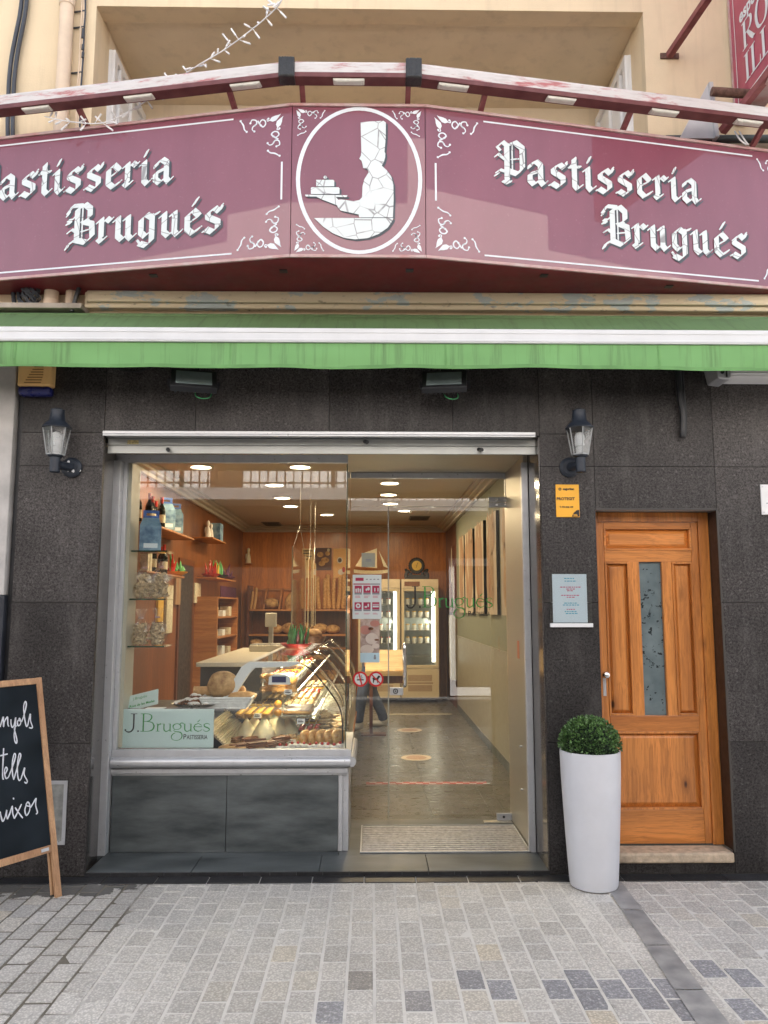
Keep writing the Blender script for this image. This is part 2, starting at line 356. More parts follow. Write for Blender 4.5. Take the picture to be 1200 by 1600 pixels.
def squiggle():
    m, nt, b, L = nodes('frosted_door_glass'); co = coord(nt); n = noise(nt, co, 34, 4, .6); n2 = noise(nt, co, 6, 3)
    c = ramp(nt, n2, [(.3, (.10,.135,.145)), (.7, (.17,.215,.225))]); c = mixc(nt, ramp(nt, n, [(.35, .95), (.40, 0.0)]), c, (.012,.018,.022))
    L(c, b.inputs['Base Color']); b.inputs['Roughness'].default_value = .22; bumpto(nt, b, n, .5, .002); return m
M['doorglass'] = squiggle()
M['threshold'] = mat('worn_stone', (.50,.40,.29), .8, var=.3, vs_=25, bump=.4, bs=50)
M['boardwood'] = wood('board_frame', (.58,.34,.18), (.44,.235,.12), 'z', .6, 0, 1.5, False)
M['chalkboard'] = mat('chalkboard', (.009,.014,.019), .8, var=.35, vs_=5, col2=(.018,.025,.032), spec=.2); M['chalk'] = mat('chalk', (.72,.74,.78), .9, var=.2, vs_=60)
M['pot'] = mat('white_resin', (.65,.66,.70), .45, var=.04)
M['leaf'] = mat('boxwood_leaf', (.075,.19,.045), .33, var=.3, island=.75, col2=(.22,.40,.13))
M['soil'] = mat('soil', (.02,.014,.009), .9)
M['wallwood'] = wood('interior_veneer', (.56,.195,.042), (.48,.155,.030), 'z', .35, .3, .6, False)
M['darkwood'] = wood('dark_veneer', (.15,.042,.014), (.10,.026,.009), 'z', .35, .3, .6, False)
M['sidewood_dimmed'] = wood('dimmed_veneer', (.24,.078,.022), (.19,.058,.015), 'z', .35, .3, .6, False)  # darker copy of the wall veneer; dark reflections are put into its colour
M['shelfwood'] = wood('shelf_wood', (.46,.19,.06), (.34,.12,.034), 'x', .4, .2, 1, False)
M['green_wall'] = mat('olive_wall', (.205,.215,.16), .7, var=.04); M['wainscot'] = mat('cream_wainscot', (.275,.255,.20), .4, var=.04)
M['ceil'] = mat('ceiling_paint', (.60,.55,.47), .8, var=.03); M['cream'] = mat('cream_laminate', (.62,.57,.46), .4, var=.04)
M['floor'] = mat('shop_floor_tile', (.085,.079,.068), .3, var=.3, vs_=3, bump=.05, bs=40, col2=(.125,.116,.10), stretch=(1,3,1))
M['louvre'] = mat('ribbed_panel', (.58,.50,.36), .4); M['white_metal'] = mat('white_enamel', (.70,.72,.72), .35, var=.03)
M['tray'] = mat('silver_tray', (.55,.54,.50), .3, .9); M['wicker'] = mat('white_wicker', (.74,.74,.72), .7, var=.15, vs_=60, bump=.6, bs=90)
M['crust'] = mat('bread_crust', (.36,.125,.03), .65, var=.5, vs_=15, bump=.6, bs=60, col2=(.74,.47,.21))
M['baguette'] = mat('baguette', (.60,.29,.09), .6, var=.35, vs_=30, bump=.4, bs=60, col2=(.74,.45,.19))
M['pastry'] = mat('golden_pastry', (.60,.27,.06), .4, var=.35, vs_=40, bump=.4, bs=70, col2=(.75,.44,.15), coat=.3)
M['darkpastry'] = mat('brown_pastry', (.20,.075,.03), .45, var=.4, vs_=40, bump=.4); M['choc'] = mat('chocolate', (.05,.02,.012), .35, var=.3)
M['meringue'] = mat('meringue', (.88,.78,.58), .6, var=.1, vs_=30, sss=.15); M['sugar'] = mat('sugar_dusting', (.78,.74,.68), .8, var=.08)
M['custard'] = mat('custard', (.80,.48,.06), .35, var=.15, coat=.4); M['redfruit'] = mat('red_fruit', (.45,.03,.02), .25, coat=.5); M['nuts'] = mat('nuts', (.50,.33,.16), .6, var=.4, vs_=60, bump=.5)
M['orangefruit'] = mat('orange_glaze', (.85,.36,.02), .3)
M['biscuit'] = mat('biscuits', (.74,.55,.33), .6, var=.35, vs_=60, island=.45, bump=.4)
M['fridgewhite'] = mat('fridge_body', (.60,.50,.33), .4, var=.03); M['fridgein'] = mat('fridge_inside', (.62,.66,.62), .5)
M['tube'] = emit('light_tube', (1, .93, .78), 2.2); M['dial'] = mat('clock_dial', (.75,.50,.10), .4)
M['downlight'] = emit('downlight_diffuser', (1, .82, .55), 7)
M['canvas'] = mat('painted_canvas', (.42,.31,.20), .6, var=.25, vs_=5, col2=(.30,.13,.05), stretch=(1,2,.45))
M['bluebox'] = mat('blue_card', (.035,.14,.34), .45, var=.5, vs_=10, col2=(.30,.46,.56)); M['bluecard'] = mat('plain_blue_card', (.03,.10,.36), .45)
M['bottle'] = mat('bottle_glass', (.012,.016,.014), .12, var=.3); M['label'] = mat('bottle_label', (.6,.55,.42), .6, var=.3, vs_=40)
M['purple'] = mat('purple_paper', (.11,.028,.085), .6, var=.4, vs_=14); M['green_ribbon'] = mat('green_ribbon', (.10,.38,.13), .5); M['red_plastic'] = mat('red_plastic', (.42,.02,.02), .4)
M['jeans'] = mat('denim', (.06,.085,.15), .85, var=.25, vs_=20, bump=.3); M['sweater'] = mat('grey_sweater', (.25,.24,.26), .9, bump=.3); M['skin'] = mat('skin', (.55,.32,.22), .5, sss=.1); M['hair'] = mat('hair', (.03,.018,.012), .6); M['shoe'] = mat('white_shoe', (.6,.6,.58), .5)
M['tape_red'] = mat('red_tape', (.35,.05,.045), .6); M['dot'] = mat('floor_sticker', (.50,.41,.32), .5); M['dot2'] = mat('floor_sticker_red', (.32,.19,.12), .5)
M['mortar'] = None
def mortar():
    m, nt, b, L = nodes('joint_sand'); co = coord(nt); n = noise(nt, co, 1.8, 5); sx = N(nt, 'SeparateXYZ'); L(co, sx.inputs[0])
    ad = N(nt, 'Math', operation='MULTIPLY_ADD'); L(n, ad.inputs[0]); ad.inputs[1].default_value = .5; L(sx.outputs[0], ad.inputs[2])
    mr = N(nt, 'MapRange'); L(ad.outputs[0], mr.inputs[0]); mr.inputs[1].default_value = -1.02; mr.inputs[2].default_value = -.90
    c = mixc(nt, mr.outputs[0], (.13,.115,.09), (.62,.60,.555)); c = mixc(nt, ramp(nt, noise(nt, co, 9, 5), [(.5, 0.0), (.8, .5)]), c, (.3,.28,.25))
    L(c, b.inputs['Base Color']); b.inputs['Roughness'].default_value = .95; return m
M['mortar'] = mortar()
def paver(name, col, specks, wet):
    m, nt, b, L = nodes(name); co = coord(nt); g = N(nt, 'NewGeometry'); v = N(nt, 'TexVoronoi'); v.inputs['Scale'].default_value = 95; L(co, v.inputs['Vector'])
    mid = noise(nt, co, 48, 5, .75); big = noise(nt, co, 1.1, 4)
    c = ramp(nt, v.outputs['Distance'], [(.15, dark(col, 1.15)), (.6, dark(col, .74))]); c = mixc(nt, ramp(nt, mid, [(.55, 0.0), (.68, specks)]), c, (.74,.72,.69))
    c = mixc(nt, ramp(nt, mid, [(.30, .75), (.44, 0.0)]), c, dark(col, .42))
    gm = N(nt, 'TexVoronoi'); gm.inputs['Scale'].default_value = 3.1; L(co, gm.inputs['Vector']); c = mixc(nt, ramp(nt, gm.outputs['Distance'], [(.045, .35), (.065, 0.0)]), c, (.12,.11,.10))
    c = mixc(nt, 1.0, c, ramp(nt, g.outputs['Random Per Island'], [(0, .84), (.5, 1.0), (.93, 1.06), (1, (1.0,.93,.80))]), 'MULTIPLY')
    c = mixc(nt, 1.0, c, ramp(nt, big, [(.3, .86), (.7, 1.1)]), 'MULTIPLY')
    fl = noise(nt, co, 260, 2); c = mixc(nt, ramp(nt, noise(nt, co, 7, 7, .75), [(.66, 0.0), (.74, .35)]), c, (.10,.09,.08))
    rough = .62
    if wet:   # damp patch of spilt water by the foot of the board
        sx = N(nt, 'SeparateXYZ'); L(co, sx.inputs[0])
        def m2(op, a, q): 
            x = N(nt, 'Math', operation=op)
            for i, z in ((0, a), (1, q)):
                if hasattr(z, 'links'): L(z, x.inputs[i])
                else: x.inputs[i].default_value = z
            return x.outputs[0]
        dx = m2('MULTIPLY', m2('ADD', sx.outputs[0], 1.78), 1.9); dy = m2('MULTIPLY', m2('ADD', sx.outputs[1], .16), 6.0)
        d2 = m2('ADD', m2('MULTIPLY', dx, dx), m2('MULTIPLY', dy, dy)); d3 = m2('ADD', d2, m2('MULTIPLY', m2('SUBTRACT', noise(nt, co, 7, 4), .5), 3.2))
        wmask = ramp(nt, d3, [(.78, 1.0), (.86, 0.0)]); c = mixc(nt, wmask, c, dark(col, .28)); L(ramp(nt, wmask, [(0, .62), (1, .16)]), b.inputs['Roughness'])
    else: b.inputs['Roughness'].default_value = rough
    L(c, b.inputs['Base Color']); bumpto(nt, b, v.outputs['Distance'], .35, .003); return m
M['paver'] = paver('paver_grey', (.58,.555,.51), .6, True); M['paver_dark'] = paver('paver_dark', (.31,.31,.325), .75, False); M['paver_tan'] = paver('paver_tan', (.57,.535,.47), .5, False)
M['strip'] = mat('blue_grey_strip', (.30,.305,.31), .6, var=.3, vs_=9, bump=.3, island=.3, col2=(.42,.41,.395))
M['asphalt'] = mat('street_ground', (.22,.21,.20), .85, var=.15, bump=.3)
# ================================================================ GROUND
mb = MB(); mb.box(-40, 40, -30, -3.46, -.2, 0.0); tag(mb.build('street', M['asphalt']), None, None, kind='structure')
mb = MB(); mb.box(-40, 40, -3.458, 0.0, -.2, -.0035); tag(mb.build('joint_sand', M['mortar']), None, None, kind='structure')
COLW, ROWH = .1155, .1715
darkpx = [(563,1531),(515,1582),(655,1566),(737,1531),(876,1548),(912,1531),(930,1567),(967,1550),(998,1535),(1020,1568),(1052,1549),(1096,1503),(1150,1567),(1190,1535),(788,1550),(1060,1588)]
tanpx = [(470,1531),(430,1548),(695,1549),(350,1543)]
key = lambda x, y: (math.floor((x - .011)/COLW), math.floor((y + 1.268)/ROWH + (.5 if math.floor((x-.011)/COLW) % 2 else 0)))
dk = {key(*az(px, py, 0)) for px, py in darkpx}; tn = {key(*az(px, py, 0)) for px, py in tanpx}
mb = MB()
for i in range(-34, 40):
    x0 = .011 + i*COLW
    off = .5 if i % 2 else 0
    for j in range(-14, 9):
        y0 = -1.268 + (j - off)*ROWH; y1 = y0 + ROWH - .007
        y1 = min(y1, -.118)
        if y1 - y0 < .03 or y0 < -3.45: continue
        g = .0058 + random.random()*.002; z = -.001 + random.uniform(-.0012, .0012); b_ = .004
        xa, xb = x0 + g/2, x0 + COLW - g/2
        k = (i, j); mb.cur = 1 if k in dk else 2 if k in tn else 0
        tx, ty = random.uniform(-.0015,.0015), random.uniform(-.0015,.0015)
        mb.add([(xa,y0,z-.012),(xb,y0,z-.012),(xb,y1,z-.012),(xa,y1,z-.012),(xa+b_,y0+b_,z-tx-ty),(xb-b_,y0+b_,z+tx-ty),(xb-b_,y1-b_,z+tx+ty),(xa+b_,y1-b_,z-tx+ty)],
               [(4,5,6,7),(0,1,5,4),(1,2,6,5),(2,3,7,6),(3,0,4,7)])
tag(mb.build('pavement', [M['paver'], M['paver_dark'], M['paver_tan']]), None, None, kind='structure')
mb = MB()
for k in range(8):
    y0, y1 = -.125 - k*.42, -.125 - (k+1)*.42 + .006; f = lambda y: (1.30 + (y+.3)*.062, 1.405 + (y+.3)*.05)
    a, b = f(y0), f(y1); mb.add([(b[0],y1,.0035),(b[1],y1,.0035),(a[1],y0,.0035),(a[0],y0,.0035)], [(0,1,2,3)])
tag(mb.build('kerb_strip', M['strip']), None, None, kind='structure')
mb = MB(); x = -4.2
while x < 4.4: mb.box(x, x + .292, -.115, -.001, -.05, .002 + random.uniform(-.001,.001)); x += .297
tag(mb.build('edging_row', M['black_tile'], bevel=.003), None, None, kind='structure')
# doorstep: slate slabs, riser of small tiles
mb = MB()
for a, b in ((-1.655,-1.05),(-1.046,-.31),(-.306,.33),(.334,1.038)): mb.box(a, b, .006, .3, .0, .024)
mb.box(-1.70, -.21, .3, .5, 0, .0235); mb.box(-.206, 1.038, .3, 1.12, 0, .0235)
mb.build('doorstep', M['slate'], bevel=.002)
step = bpy.data.objects['doorstep']; tag(step, None, None, kind='structure')
mb = MB(); x = -1.66
while x < 1.03: mb.box(x, min(x + .15, 1.04), -.004, .005, .002, .0225); x += .153
tag(mb.build('step_riser', M['black_tile']), None, None, kind='structure')

# ================================================================ BUILDING
bld = thing('shop_building', 'beige plastered building with a dark granite ground floor, a bakery shopfront and a loggia above', 'building', (0, 0, 0))
# granite slabs (holes: shopfront opening, house door opening)
mb = MB(); TH = .03
xs = [-4.3, -3.2, -2.17, -1.66, -1.113, -.33, .45, 1.04, 1.382, 2.122, 3.0, 4.4]; zs = [0.003, .75, 1.577, 2.14, 2.415, 2.62, 3.0, 3.36]
def slab(x0, x1, z0, z1): mb.box(x0 + .0016, x1 - .0016, 0, TH, z0 + .0016, z1 - .0016)
for x0, x1 in ((-2.17, -1.66),):
    for z0, z1 in ((.003,.75),(.75,1.577),(1.577,2.41),(2.41,2.62),(2.62,3.36)): slab(x0, x1, z0, z1)
for x0, x1 in ((-1.66,-1.1),(-1.1,-.27),(-.27,.5),(.5,1.04)): slab(x0, x1, 2.605, 3.36)
for z0, z1 in ((.003,.75),(.75,1.577),(1.577,2.415),(2.415,2.62),(2.62,3.36)): slab(1.04, 1.376, z0, z1)
slab(1.376, 2.128, 2.146, 2.415); slab(1.376, 2.128, 2.415, 3.36); slab(1.376, 2.128, .003, .062)
for z0, z1 in ((.003,.75),(.75,1.577),(1.577,2.415),(2.415,3.36)): slab(2.128, 3.2, z0, z1); slab(3.2, 4.4, z0, z1)
mb.build('granite_cladding', M['granite'], bld)
mb = MB()   # the grout backing seen in the joints, and masonry behind
for x0, x1, z0, z1 in ((-2.17,-1.705,0,3.36),(-1.66,1.04,2.61,3.36),(1.04,1.364,0,3.36),(1.364,2.14,2.15,3.36),(2.14,4.4,0,3.36),(1.364,2.14,0,.058)): mb.box(x0, x1, .0292 if x0 != 1.364 else .0293, .28, z0, z1)
mb.build('backing_wall', M['grout'], bld)
# polished reveals of the shop opening and dark reveals of the door opening
mb = MB()
mb.hexa([(-1.664,.002,.0),(-1.664,.03,.0),(-1.715,.36,.0),(-1.702,.36,.0)], [(-1.664,.002,2.6),(-1.664,.03,2.6),(-1.715,.36,2.6),(-1.702,.36,2.6)]); mb.add([(-1.663,.0025,0),(-1.6615,.0025,0),(-1.6995,.36,0),(-1.701,.36,0),(-1.663,.0025,2.6),(-1.6615,.0025,2.6),(-1.6995,.36,2.6),(-1.701,.36,2.6)], [(0,3,2,1),(4,5,6,7),(0,1,5,4),(1,2,6,5),(2,3,7,6),(3,0,4,7)]); mb.build('polished_reveal', M['polished'], bld)
mb = MB(); mb.box(1.030, 1.0405, .002, .40, .024, 2.6); mb.build('polished_reveal', M['polished'], bld, bevel=.002)
# plaster wall above, with the loggia opening
ZT = 8.5  # height set by how far the building should shade the street
mb = MB(); mb.box(-7, -1.835, 0, .26, 3.36, ZT); mb.box(1.805, 7, 0, .26, 3.36, ZT); mb.box(-1.835, 1.805, 0, .14, 5.505, ZT); mb.box(-1.835, 1.805, 0, .26, 3.36, 4.35)
mb.build('plaster_wall', M['plaster'], bld)
mb = MB(); mb.box(-1.835, 1.805, .14, 1.3, 5.525, 5.7); mb.box(-1.9, 1.87, 1.05, 1.2, 3.4, 5.6); mb.box(-1.99, -1.838, .26, 1.1, 3.4, 5.6); mb.box(1.808, 1.96, .26, 1.1, 3.4, 5.6); mb.box(-1.9, 1.87, .2, 1.1, 3.45, 3.6)
mb.build('loggia', M['plaster2'], bld)
mb = MB(); mb.box(-7, 7, 1.301, 9.2, 3.08, ZT); mb.build('sun_blocking_storeys', M['plaster'], bld)  # unseen solid mass added to block the sun from behind
for s, x in ((1, -1.838), (-1, 1.808)):
    mb = MB(); mb.box(x, x + s*.02, .27, 1.02, 3.6, 5.40)
    d = mb.build('loggia_shutter', M['whitepaint'], bld)
    mb = MB()
    for y in (.27, .40, .66, .95): mb.box(x + s*.0203, x + s*.045, y, y + .055, 3.6, 5.40)
    mb.box(x + s*.0205, x + s*.044, .327, .398, 5.34, 5.399); mb.box(x + s*.0205, x + s*.044, .457, .658, 5.34, 5.399); mb.box(x + s*.0205, x + s*.044, .717, .948, 5.34, 5.399)
    mb.build('shutter_frame', M['whitepaint'], d, bevel=.004)
# ledge
mb = MB(); mb.box(-1.80, 4.4, -.06, -.001, 3.40, 3.506)
mb.box(-1.78, 4.4, -.085, -.0605, 3.43, 3.505); mb.build('ledge', M['ledge'], bld, bevel=.01)
mb = MB(); mb.box(-4.3, -1.785, -.14, -.001, 3.365, 3.40); mb.build('slab_ledge', mat('grey_ledge', (.36,.31,.26), .9, var=.25, bump=.4), bld, bevel=.006)
# neighbour's pier at the left edge
nb = thing('neighbour_pier', 'pale grey pier of the neighbouring shop at the edge of the dark granite', 'pillar', (-2.6, 0, 0))
mb = MB(); mb.box(-4.3, -2.212, -.02, .25, 1.62, 3.36); mb.build('pier_upper', mat('grey_render', (.48,.46,.44), .8, var=.2, bump=.2), nb, bevel=.006)
mb = MB(); mb.box(-4.3, -2.206, -.018, .25, 0, 1.618); mb.build('dark_cladding', mat('dark_metal_cladding', (.028,.032,.042), .4, var=.2), nb, bevel=.006)
mb = MB(); mb.box(-2.2055, -2.171, .03, .06, .003, 3.36); mb.build('shadow_gap', M['black'], nb)

# ---- shopfront
sf = MB()
sf.box(-1.66, 1.030, .07, .36, 2.556, 2.60); sf.box(-1.66, 1.03, .071, .09, 2.503, 2.555)
shb = sf.build('shutter_box', M['shutter'], bld, bevel=.003)
mb = MB(); mb.box(-1.655, 1.006, -.045, .07, 2.602, 2.622); mb.box(-1.655, 1.006, -.045, -.037, 2.590, 2.6015); mb.build('cover_strip', M['alu'], shb, bevel=.003)
for px in (262, 570, 748):
    X, Z = ay(px, 702 if px != 570 else 690, .07)
    mb = MB(); mb.tube([(X,.069,Z),(X+.015,.03,Z-.012)], .012, 10); mb.build('lock_pin', M['black'], shb)
X, Z = ay(208, 691, .07); mb = MB(); mb.box(X-.035, X+.035, .066, .07, Z-.013, Z+.013); mb.build('warning_sticker', mat('old_sticker', (.5,.42,.2), .6, var=.5, vs_=60), shb)
mb = MB(); mb.box(-1.698, -1.648, .30, .345, .0245, 2.502); mb.build('shutter_guide', M['alu'], bld, bevel=.003); mb = MB(); mb.box(.985, 1.028, .33, .372, .0245, 2.502); mb.build('shutter_guide', M['alu'], bld, bevel=.003)
mb = MB(); mb.box(-.17, 1.028, .10, 1.09, 2.557, 2.575); mb.box(-1.70, -.172, .10, .37, 2.557, 2.574); mb.build('soffit', M['steel'], bld)
# display window
win = MB(); win.box(-1.700, -.165, .36, .41, 2.500, 2.555); win.box(-1.648, -1.622, .36, .41, .65, 2.4995); win.box(-1.70, -1.6485, .347, .40, .0245, 2.4995)
wino = win.build('window_frame', M['alu'], bld, bevel=.003)
mb = MB(); mb.box(-1.6215, -.172, .380, .388, .652, 2.499); mb.build('window_pane', M['glass'], wino)
mb = MB(); mb.box(-.1715, -.1665, .381, .387, .652, 2.499); mb.build('pane_edge', M['glass_edge'], wino)
mb = MB(); mb.box(-.1752, -.1672, .392, 1.074, .652, 2.555); mb.build('side_pane', M['glass'], wino)
mb = MB(); mb.box(-1.648, -.150, .352, .40, .605, .6505)                # bullnose rail under the glass
mb.tube([(-1.645, .340, .575), (-.135, .345, .575)], .034, 16); mb.box(-1.648, -.16, .362, .41, .49, .604); mb.box(-1.648, -.155, .348, .3615, .505, .535)
mb.build('window_rail', M['alu'], wino, smooth=True, bevel=.003)
mb = MB(); mb.box(-.19, -.135, .345, 1.07, .60, .648); mb.tube([(-.135,.345,.575),(-.135,1.06,.575)], .034, 12); mb.box(-.185, -.15, .385, 1.06, .0245, .599); mb.build('side_rail', M['alu'], wino, smooth=True)
mb = MB(); mb.box(-1.64, -.92, .366, .42, .0245, .489); mb.box(-.917, -.215, .366, .42, .0245, .489); mb.build('slate_apron', M['slate'], wino, bevel=.002)
mb = MB(); mb.box(-.2148, -.186, .372, .43, .0245, .49); mb.build('corner_post', M['alu'], wino, bevel=.003)
mb = MB(); mb.box(-1.6215, -1.600, .392, .58, .66, 2.5); mb.build('side_cheek', M['cream'], wino)
# entrance: transom, fixed pane, door leaf
ent = MB(); ent.box(-.165, 1.02, 1.06, 1.10, 2.515, 2.556); ent.box(1.000, 1.028, 1.062, 1.10, 2.36, 2.5145)
ento = ent.build('entrance_frame', M['alu'], bld, bevel=.003)
mb = MB(); mb.box(-.163, .114, 1.076, 1.084, .03, 2.3); mb.box(-.163, .998, 1.0763, 1.0837, 2.3015, 2.5145); mb.build('fixed_pane', M['glass'], ento)
mb = MB(); mb.box(.1142, .1168, 1.075, 1.085, .03, 2.30); mb.box(.118, .998, 1.0765, 1.0835, 2.2985, 2.301); mb.build('pane_edge', mat('pane_edge_grey', (.35,.36,.31), .2), ento)
mb = MB(); mb.box(.1236, .998, 1.0764, 1.0836, .032, 2.2965); leaf = mb.build('glass_door', M['glass'], bld); leaf['label'] = 'frameless clear glass door leaf with green lettering'
mb = MB(); mb.box(.1175, .1235, 1.0755, 1.0845, .032, 2.2965); mb.build('leaf_edge', mat('leaf_edge_grey', (.38,.38,.33), .2), leaf)
hx, hz0 = ay(632, 1070, 1.05); _, hz1 = ay(632, 1008, 1.05)
mb = MB(); mb.tube(spline([(hx,1.075,hz0),(hx,1.02,hz0),(hx,1.0,hz0+.03),(hx,1.0,hz1-.03),(hx,1.02,hz1),(hx,1.075,hz1)], 5), .016, 14)
mb.lathe([(.026,0),(.026,.008)], (hx,0,0), 14) if False else None
mb.build('handle', M['chrome'], leaf, smooth=True)
a, z0 = ay(609, 1086, 1.07); b, z1 = ay(630, 1074, 1.07)
mb = MB(); mb.box(a, b, 1.05, 1.0755, z0, z1); lk = mb.build('lock', M['alu'], leaf, bevel=.003)
cx, cz = ay(618, 1080, 1.05); mb = MB(); fn = lambda p, q, t: (p, 1.05 - t, q)
ring(mb, cx, cz, .012, .019, fn, .002, 20); disc(mb, cx, cz, .006, fn, .002); mb.build('lock_cylinder', M['black'], lk)
for px0, py0, px1, py1 in ((763,777,798,793),):
    a, z0 = ay(px0, py1, 1.07); b, z1 = ay(px1, py0, 1.07)
    mb = MB(); mb.box(a, b, 1.058, 1.0755, z0, (z0+z1)/2 - .002); mb.box(a, b, 1.058, 1.0755, (z0+z1)/2 + .002, z1); h = mb.build('hinge', M['alu'], leaf, bevel=.002)
    for u in (.35, .72):
        for q in (.25, .75): mb = MB(); mb.tube([(a+(b-a)*u, 1.0585, z0+(z1-z0)*q), (a+(b-a)*u, 1.054, z0+(z1-z0)*q)], .008, 10); mb.build('screw', M['chrome'], h)
a, z0 = ay(776, 1281, 1.07); b, z1 = ay(811, 1270, 1.07)
mb = MB(); mb.box(a, min(b, 1.025), 1.055, 1.0755, z0, z1); h = mb.build('hinge', M['alu'], leaf, bevel=.002)
for q in (.05, .115): mb = MB(); mb.tube([(a+q, 1.0555, (z0+z1)/2), (a+q, 1.052, (z0+z1)/2)], .009, 10); mb.build('screw', M['black'], h)
# steel side lining on the right of the entrance
mb = MB(); mb.box(1.005, 1.0295, .38, 1.12, .0245, 2.556); lin_ = mb.build('steel_lining', M['steel'], bld, bevel=.002)
for zz in (.62, .34): mb = MB(); mb.tube([(1.0045,.62,zz),(.992,.62,zz)], .009, 10); mb.build('screw', M['chrome'], lin_)
mb = MB(); Y0, zc = ax(810, 1015, 1.0048); mb.box(1.0025, 1.0048, Y0-.035, Y0+.035, zc-.06, zc+.06); stk = mb.build('emergency_sticker', mat('orange_sticker', (.62,.22,.12), .5), lin_)

# ---- house door
DY = .13
dr = MB(); dr.box(1.376, 1.424, DY, DY+.07, .125, 2.145); dr.box(2.062, 2.128, DY, DY+.07, .125, 2.145); dr.box(1.4245, 2.0615, DY, DY+.07, 2.085, 2.145)
dro = dr.build('house_door', M['door'], bld, bevel=.004); dro['label'] = 'varnished pine panelled door with a narrow glazed strip'
DX0, DX1, DZ0, DZ1 = 1.4255, 2.0605, .128, 2.083; Yf = DY + .012
def dz(y): return ay(1020, y, Yf)[1]
def dx(x, y): return ay(x, y, Yf)[0]
P1, P0 = dz(824), dz(860); M1 = dz(878); M0 = dz(1118); L1 = dz(1143); L0 = dz(1265)
gx0, gx1 = 1.690, 1.815
for q0, q1, o_, z0, z1 in ((DX0,1.462,0,DZ0,DZ1),(2.018,DX1,0,DZ0,DZ1),(gx0-.072,gx0-.008,.001,M0-.004,M1+.004),(gx1+.008,gx1+.072,.001,M0-.004,M1+.004)): mb = MB(); mb.box(q0, q1, Yf+o_, Yf+.04, z0, z1); mb.build('door_stile', M['door'], dro, bevel=.004)
for z0, z1 in ((DZ0, L0), (L1, M0), (M1, P0), (P1, DZ1)): mb = MB(); mb.box(1.4625, 2.0175, Yf+.0006, Yf+.04, z0, z1); mb.build('door_rail', M['doorh'], dro, bevel=.004)
def rpanel(x0, x1, z0, z1, m_):
    mb = MB(); y = Yf + .026; mb.box(x0, x1, y, y+.012, z0, z1); k = min(.04, (x1-x0)*.22)
    mb.hexa([(x0+.012,y,z0+.012),(x1-.012,y,z0+.012),(x1-.012,y,z1-.012),(x0+.012,y,z1-.012)][::1], [(x0+k,Yf+.010,z0+k),(x1-k,Yf+.010,z0+k),(x1-k,Yf+.010,z1-k),(x0+k,Yf+.010,z1-k)])
    t = .012
    for a in ((x0, x0+t, z0, z1), (x1-t, x1, z0, z1), (x0+t, x1-t, z0, z0+t), (x0+t, x1-t, z1-t, z1)): mb.box(a[0], a[1], Yf-.003, y-.0005, a[2], a[3])
    return mb.build('door_panel', m_, dro, bevel=.002)
rpanel(1.4625, 2.0175, P0, P1, M['doorh']); rpanel(1.4625, gx0-.0725, M0, M1, M['door']); rpanel(gx1+.0725, 2.0175, M0, M1, M['door']); rpanel(1.4625, 2.0175, L0, L1, M['door'])
mb = MB(); mb.box(gx0-.0075, gx1+.0075, Yf+.022, Yf+.03, M0, M1); mb.build('glazed_strip', M['doorglass'], dro)
mb = MB(); X, Z = ay(941, 1055, 0.09); mb.lathe([(.008,0),(.008,.025),(.017,.032),(.022,.045),(.017,.06),(.006,.066)], (0,0,0), 16); 
for i, p in enumerate(mb.v): mb.v[i] = Vector((1.436 + p.x, Yf - p.z, Z + p.y))
mb.build('door_knob', M['chrome'], dro, smooth=True)
mb = MB(); mb.box(1.427, 1.445, Yf-.005, Yf-.0005, Z-.13, Z-.02); mb.build('lock_plate', M['alu'], dro)
mb = MB(); mb.box(2.1285, 2.14, .003, .13, .125, 2.14); mb.box(1.364, 1.3755, .003, .13, .125, 2.14); mb.build('door_reveal', mat('dark_reveal', (.025,.013,.010), .45, var=.2), bld)
mb = MB(); mb.box(2.1205, 2.1335, -.008, -.0005, .125, 2.153); mb.box(1.372, 2.1200, -.008, -.0005, 2.1405, 2.153); mb.build('door_edge_trim', mat('dark_trim', (.05,.045,.04), .4), bld, bevel=.002)
mb = MB(); mb.box(1.36, 2.120, -.022, .14, .064, .122); mb.build('threshold', M['threshold'], bld, bevel=.012)
# ================================================================ LETTERING
def hull(pts):
    pts = sorted(set((round(a,6), round(b,6)) for a, b in pts))
    def half(it):
        h = []
        for p in it:
            while len(h) >= 2 and (h[-1][0]-h[-2][0])*(p[1]-h[-2][1]) - (h[-1][1]-h[-2][1])*(p[0]-h[-2][0]) <= 0: h.pop()
            h.append(p)
        return h
    a = half(pts); b = half(pts[::-1]); return a[:-1] + b[:-1]
def nib_polys(strokes, W=.262, T=.045, ang=41):
    c, s = math.cos(R(ang)), math.sin(R(ang)); out = []
    for st in strokes:
        k = 1.0
        if isinstance(st, tuple) and isinstance(st[0], (int, float)): k = st[0]; st = st[1]
        nb = [(c*i*W*k/2 - s*j*T/2, s*i*W*k/2 + c*j*T/2) for i in (-1,1) for j in (-1,1)]
        for a, b in zip(st[:-1], st[1:]): out.append(hull([(p[0]+q[0], p[1]+q[1]) for p in (a, b) for q in nb]))
    return out
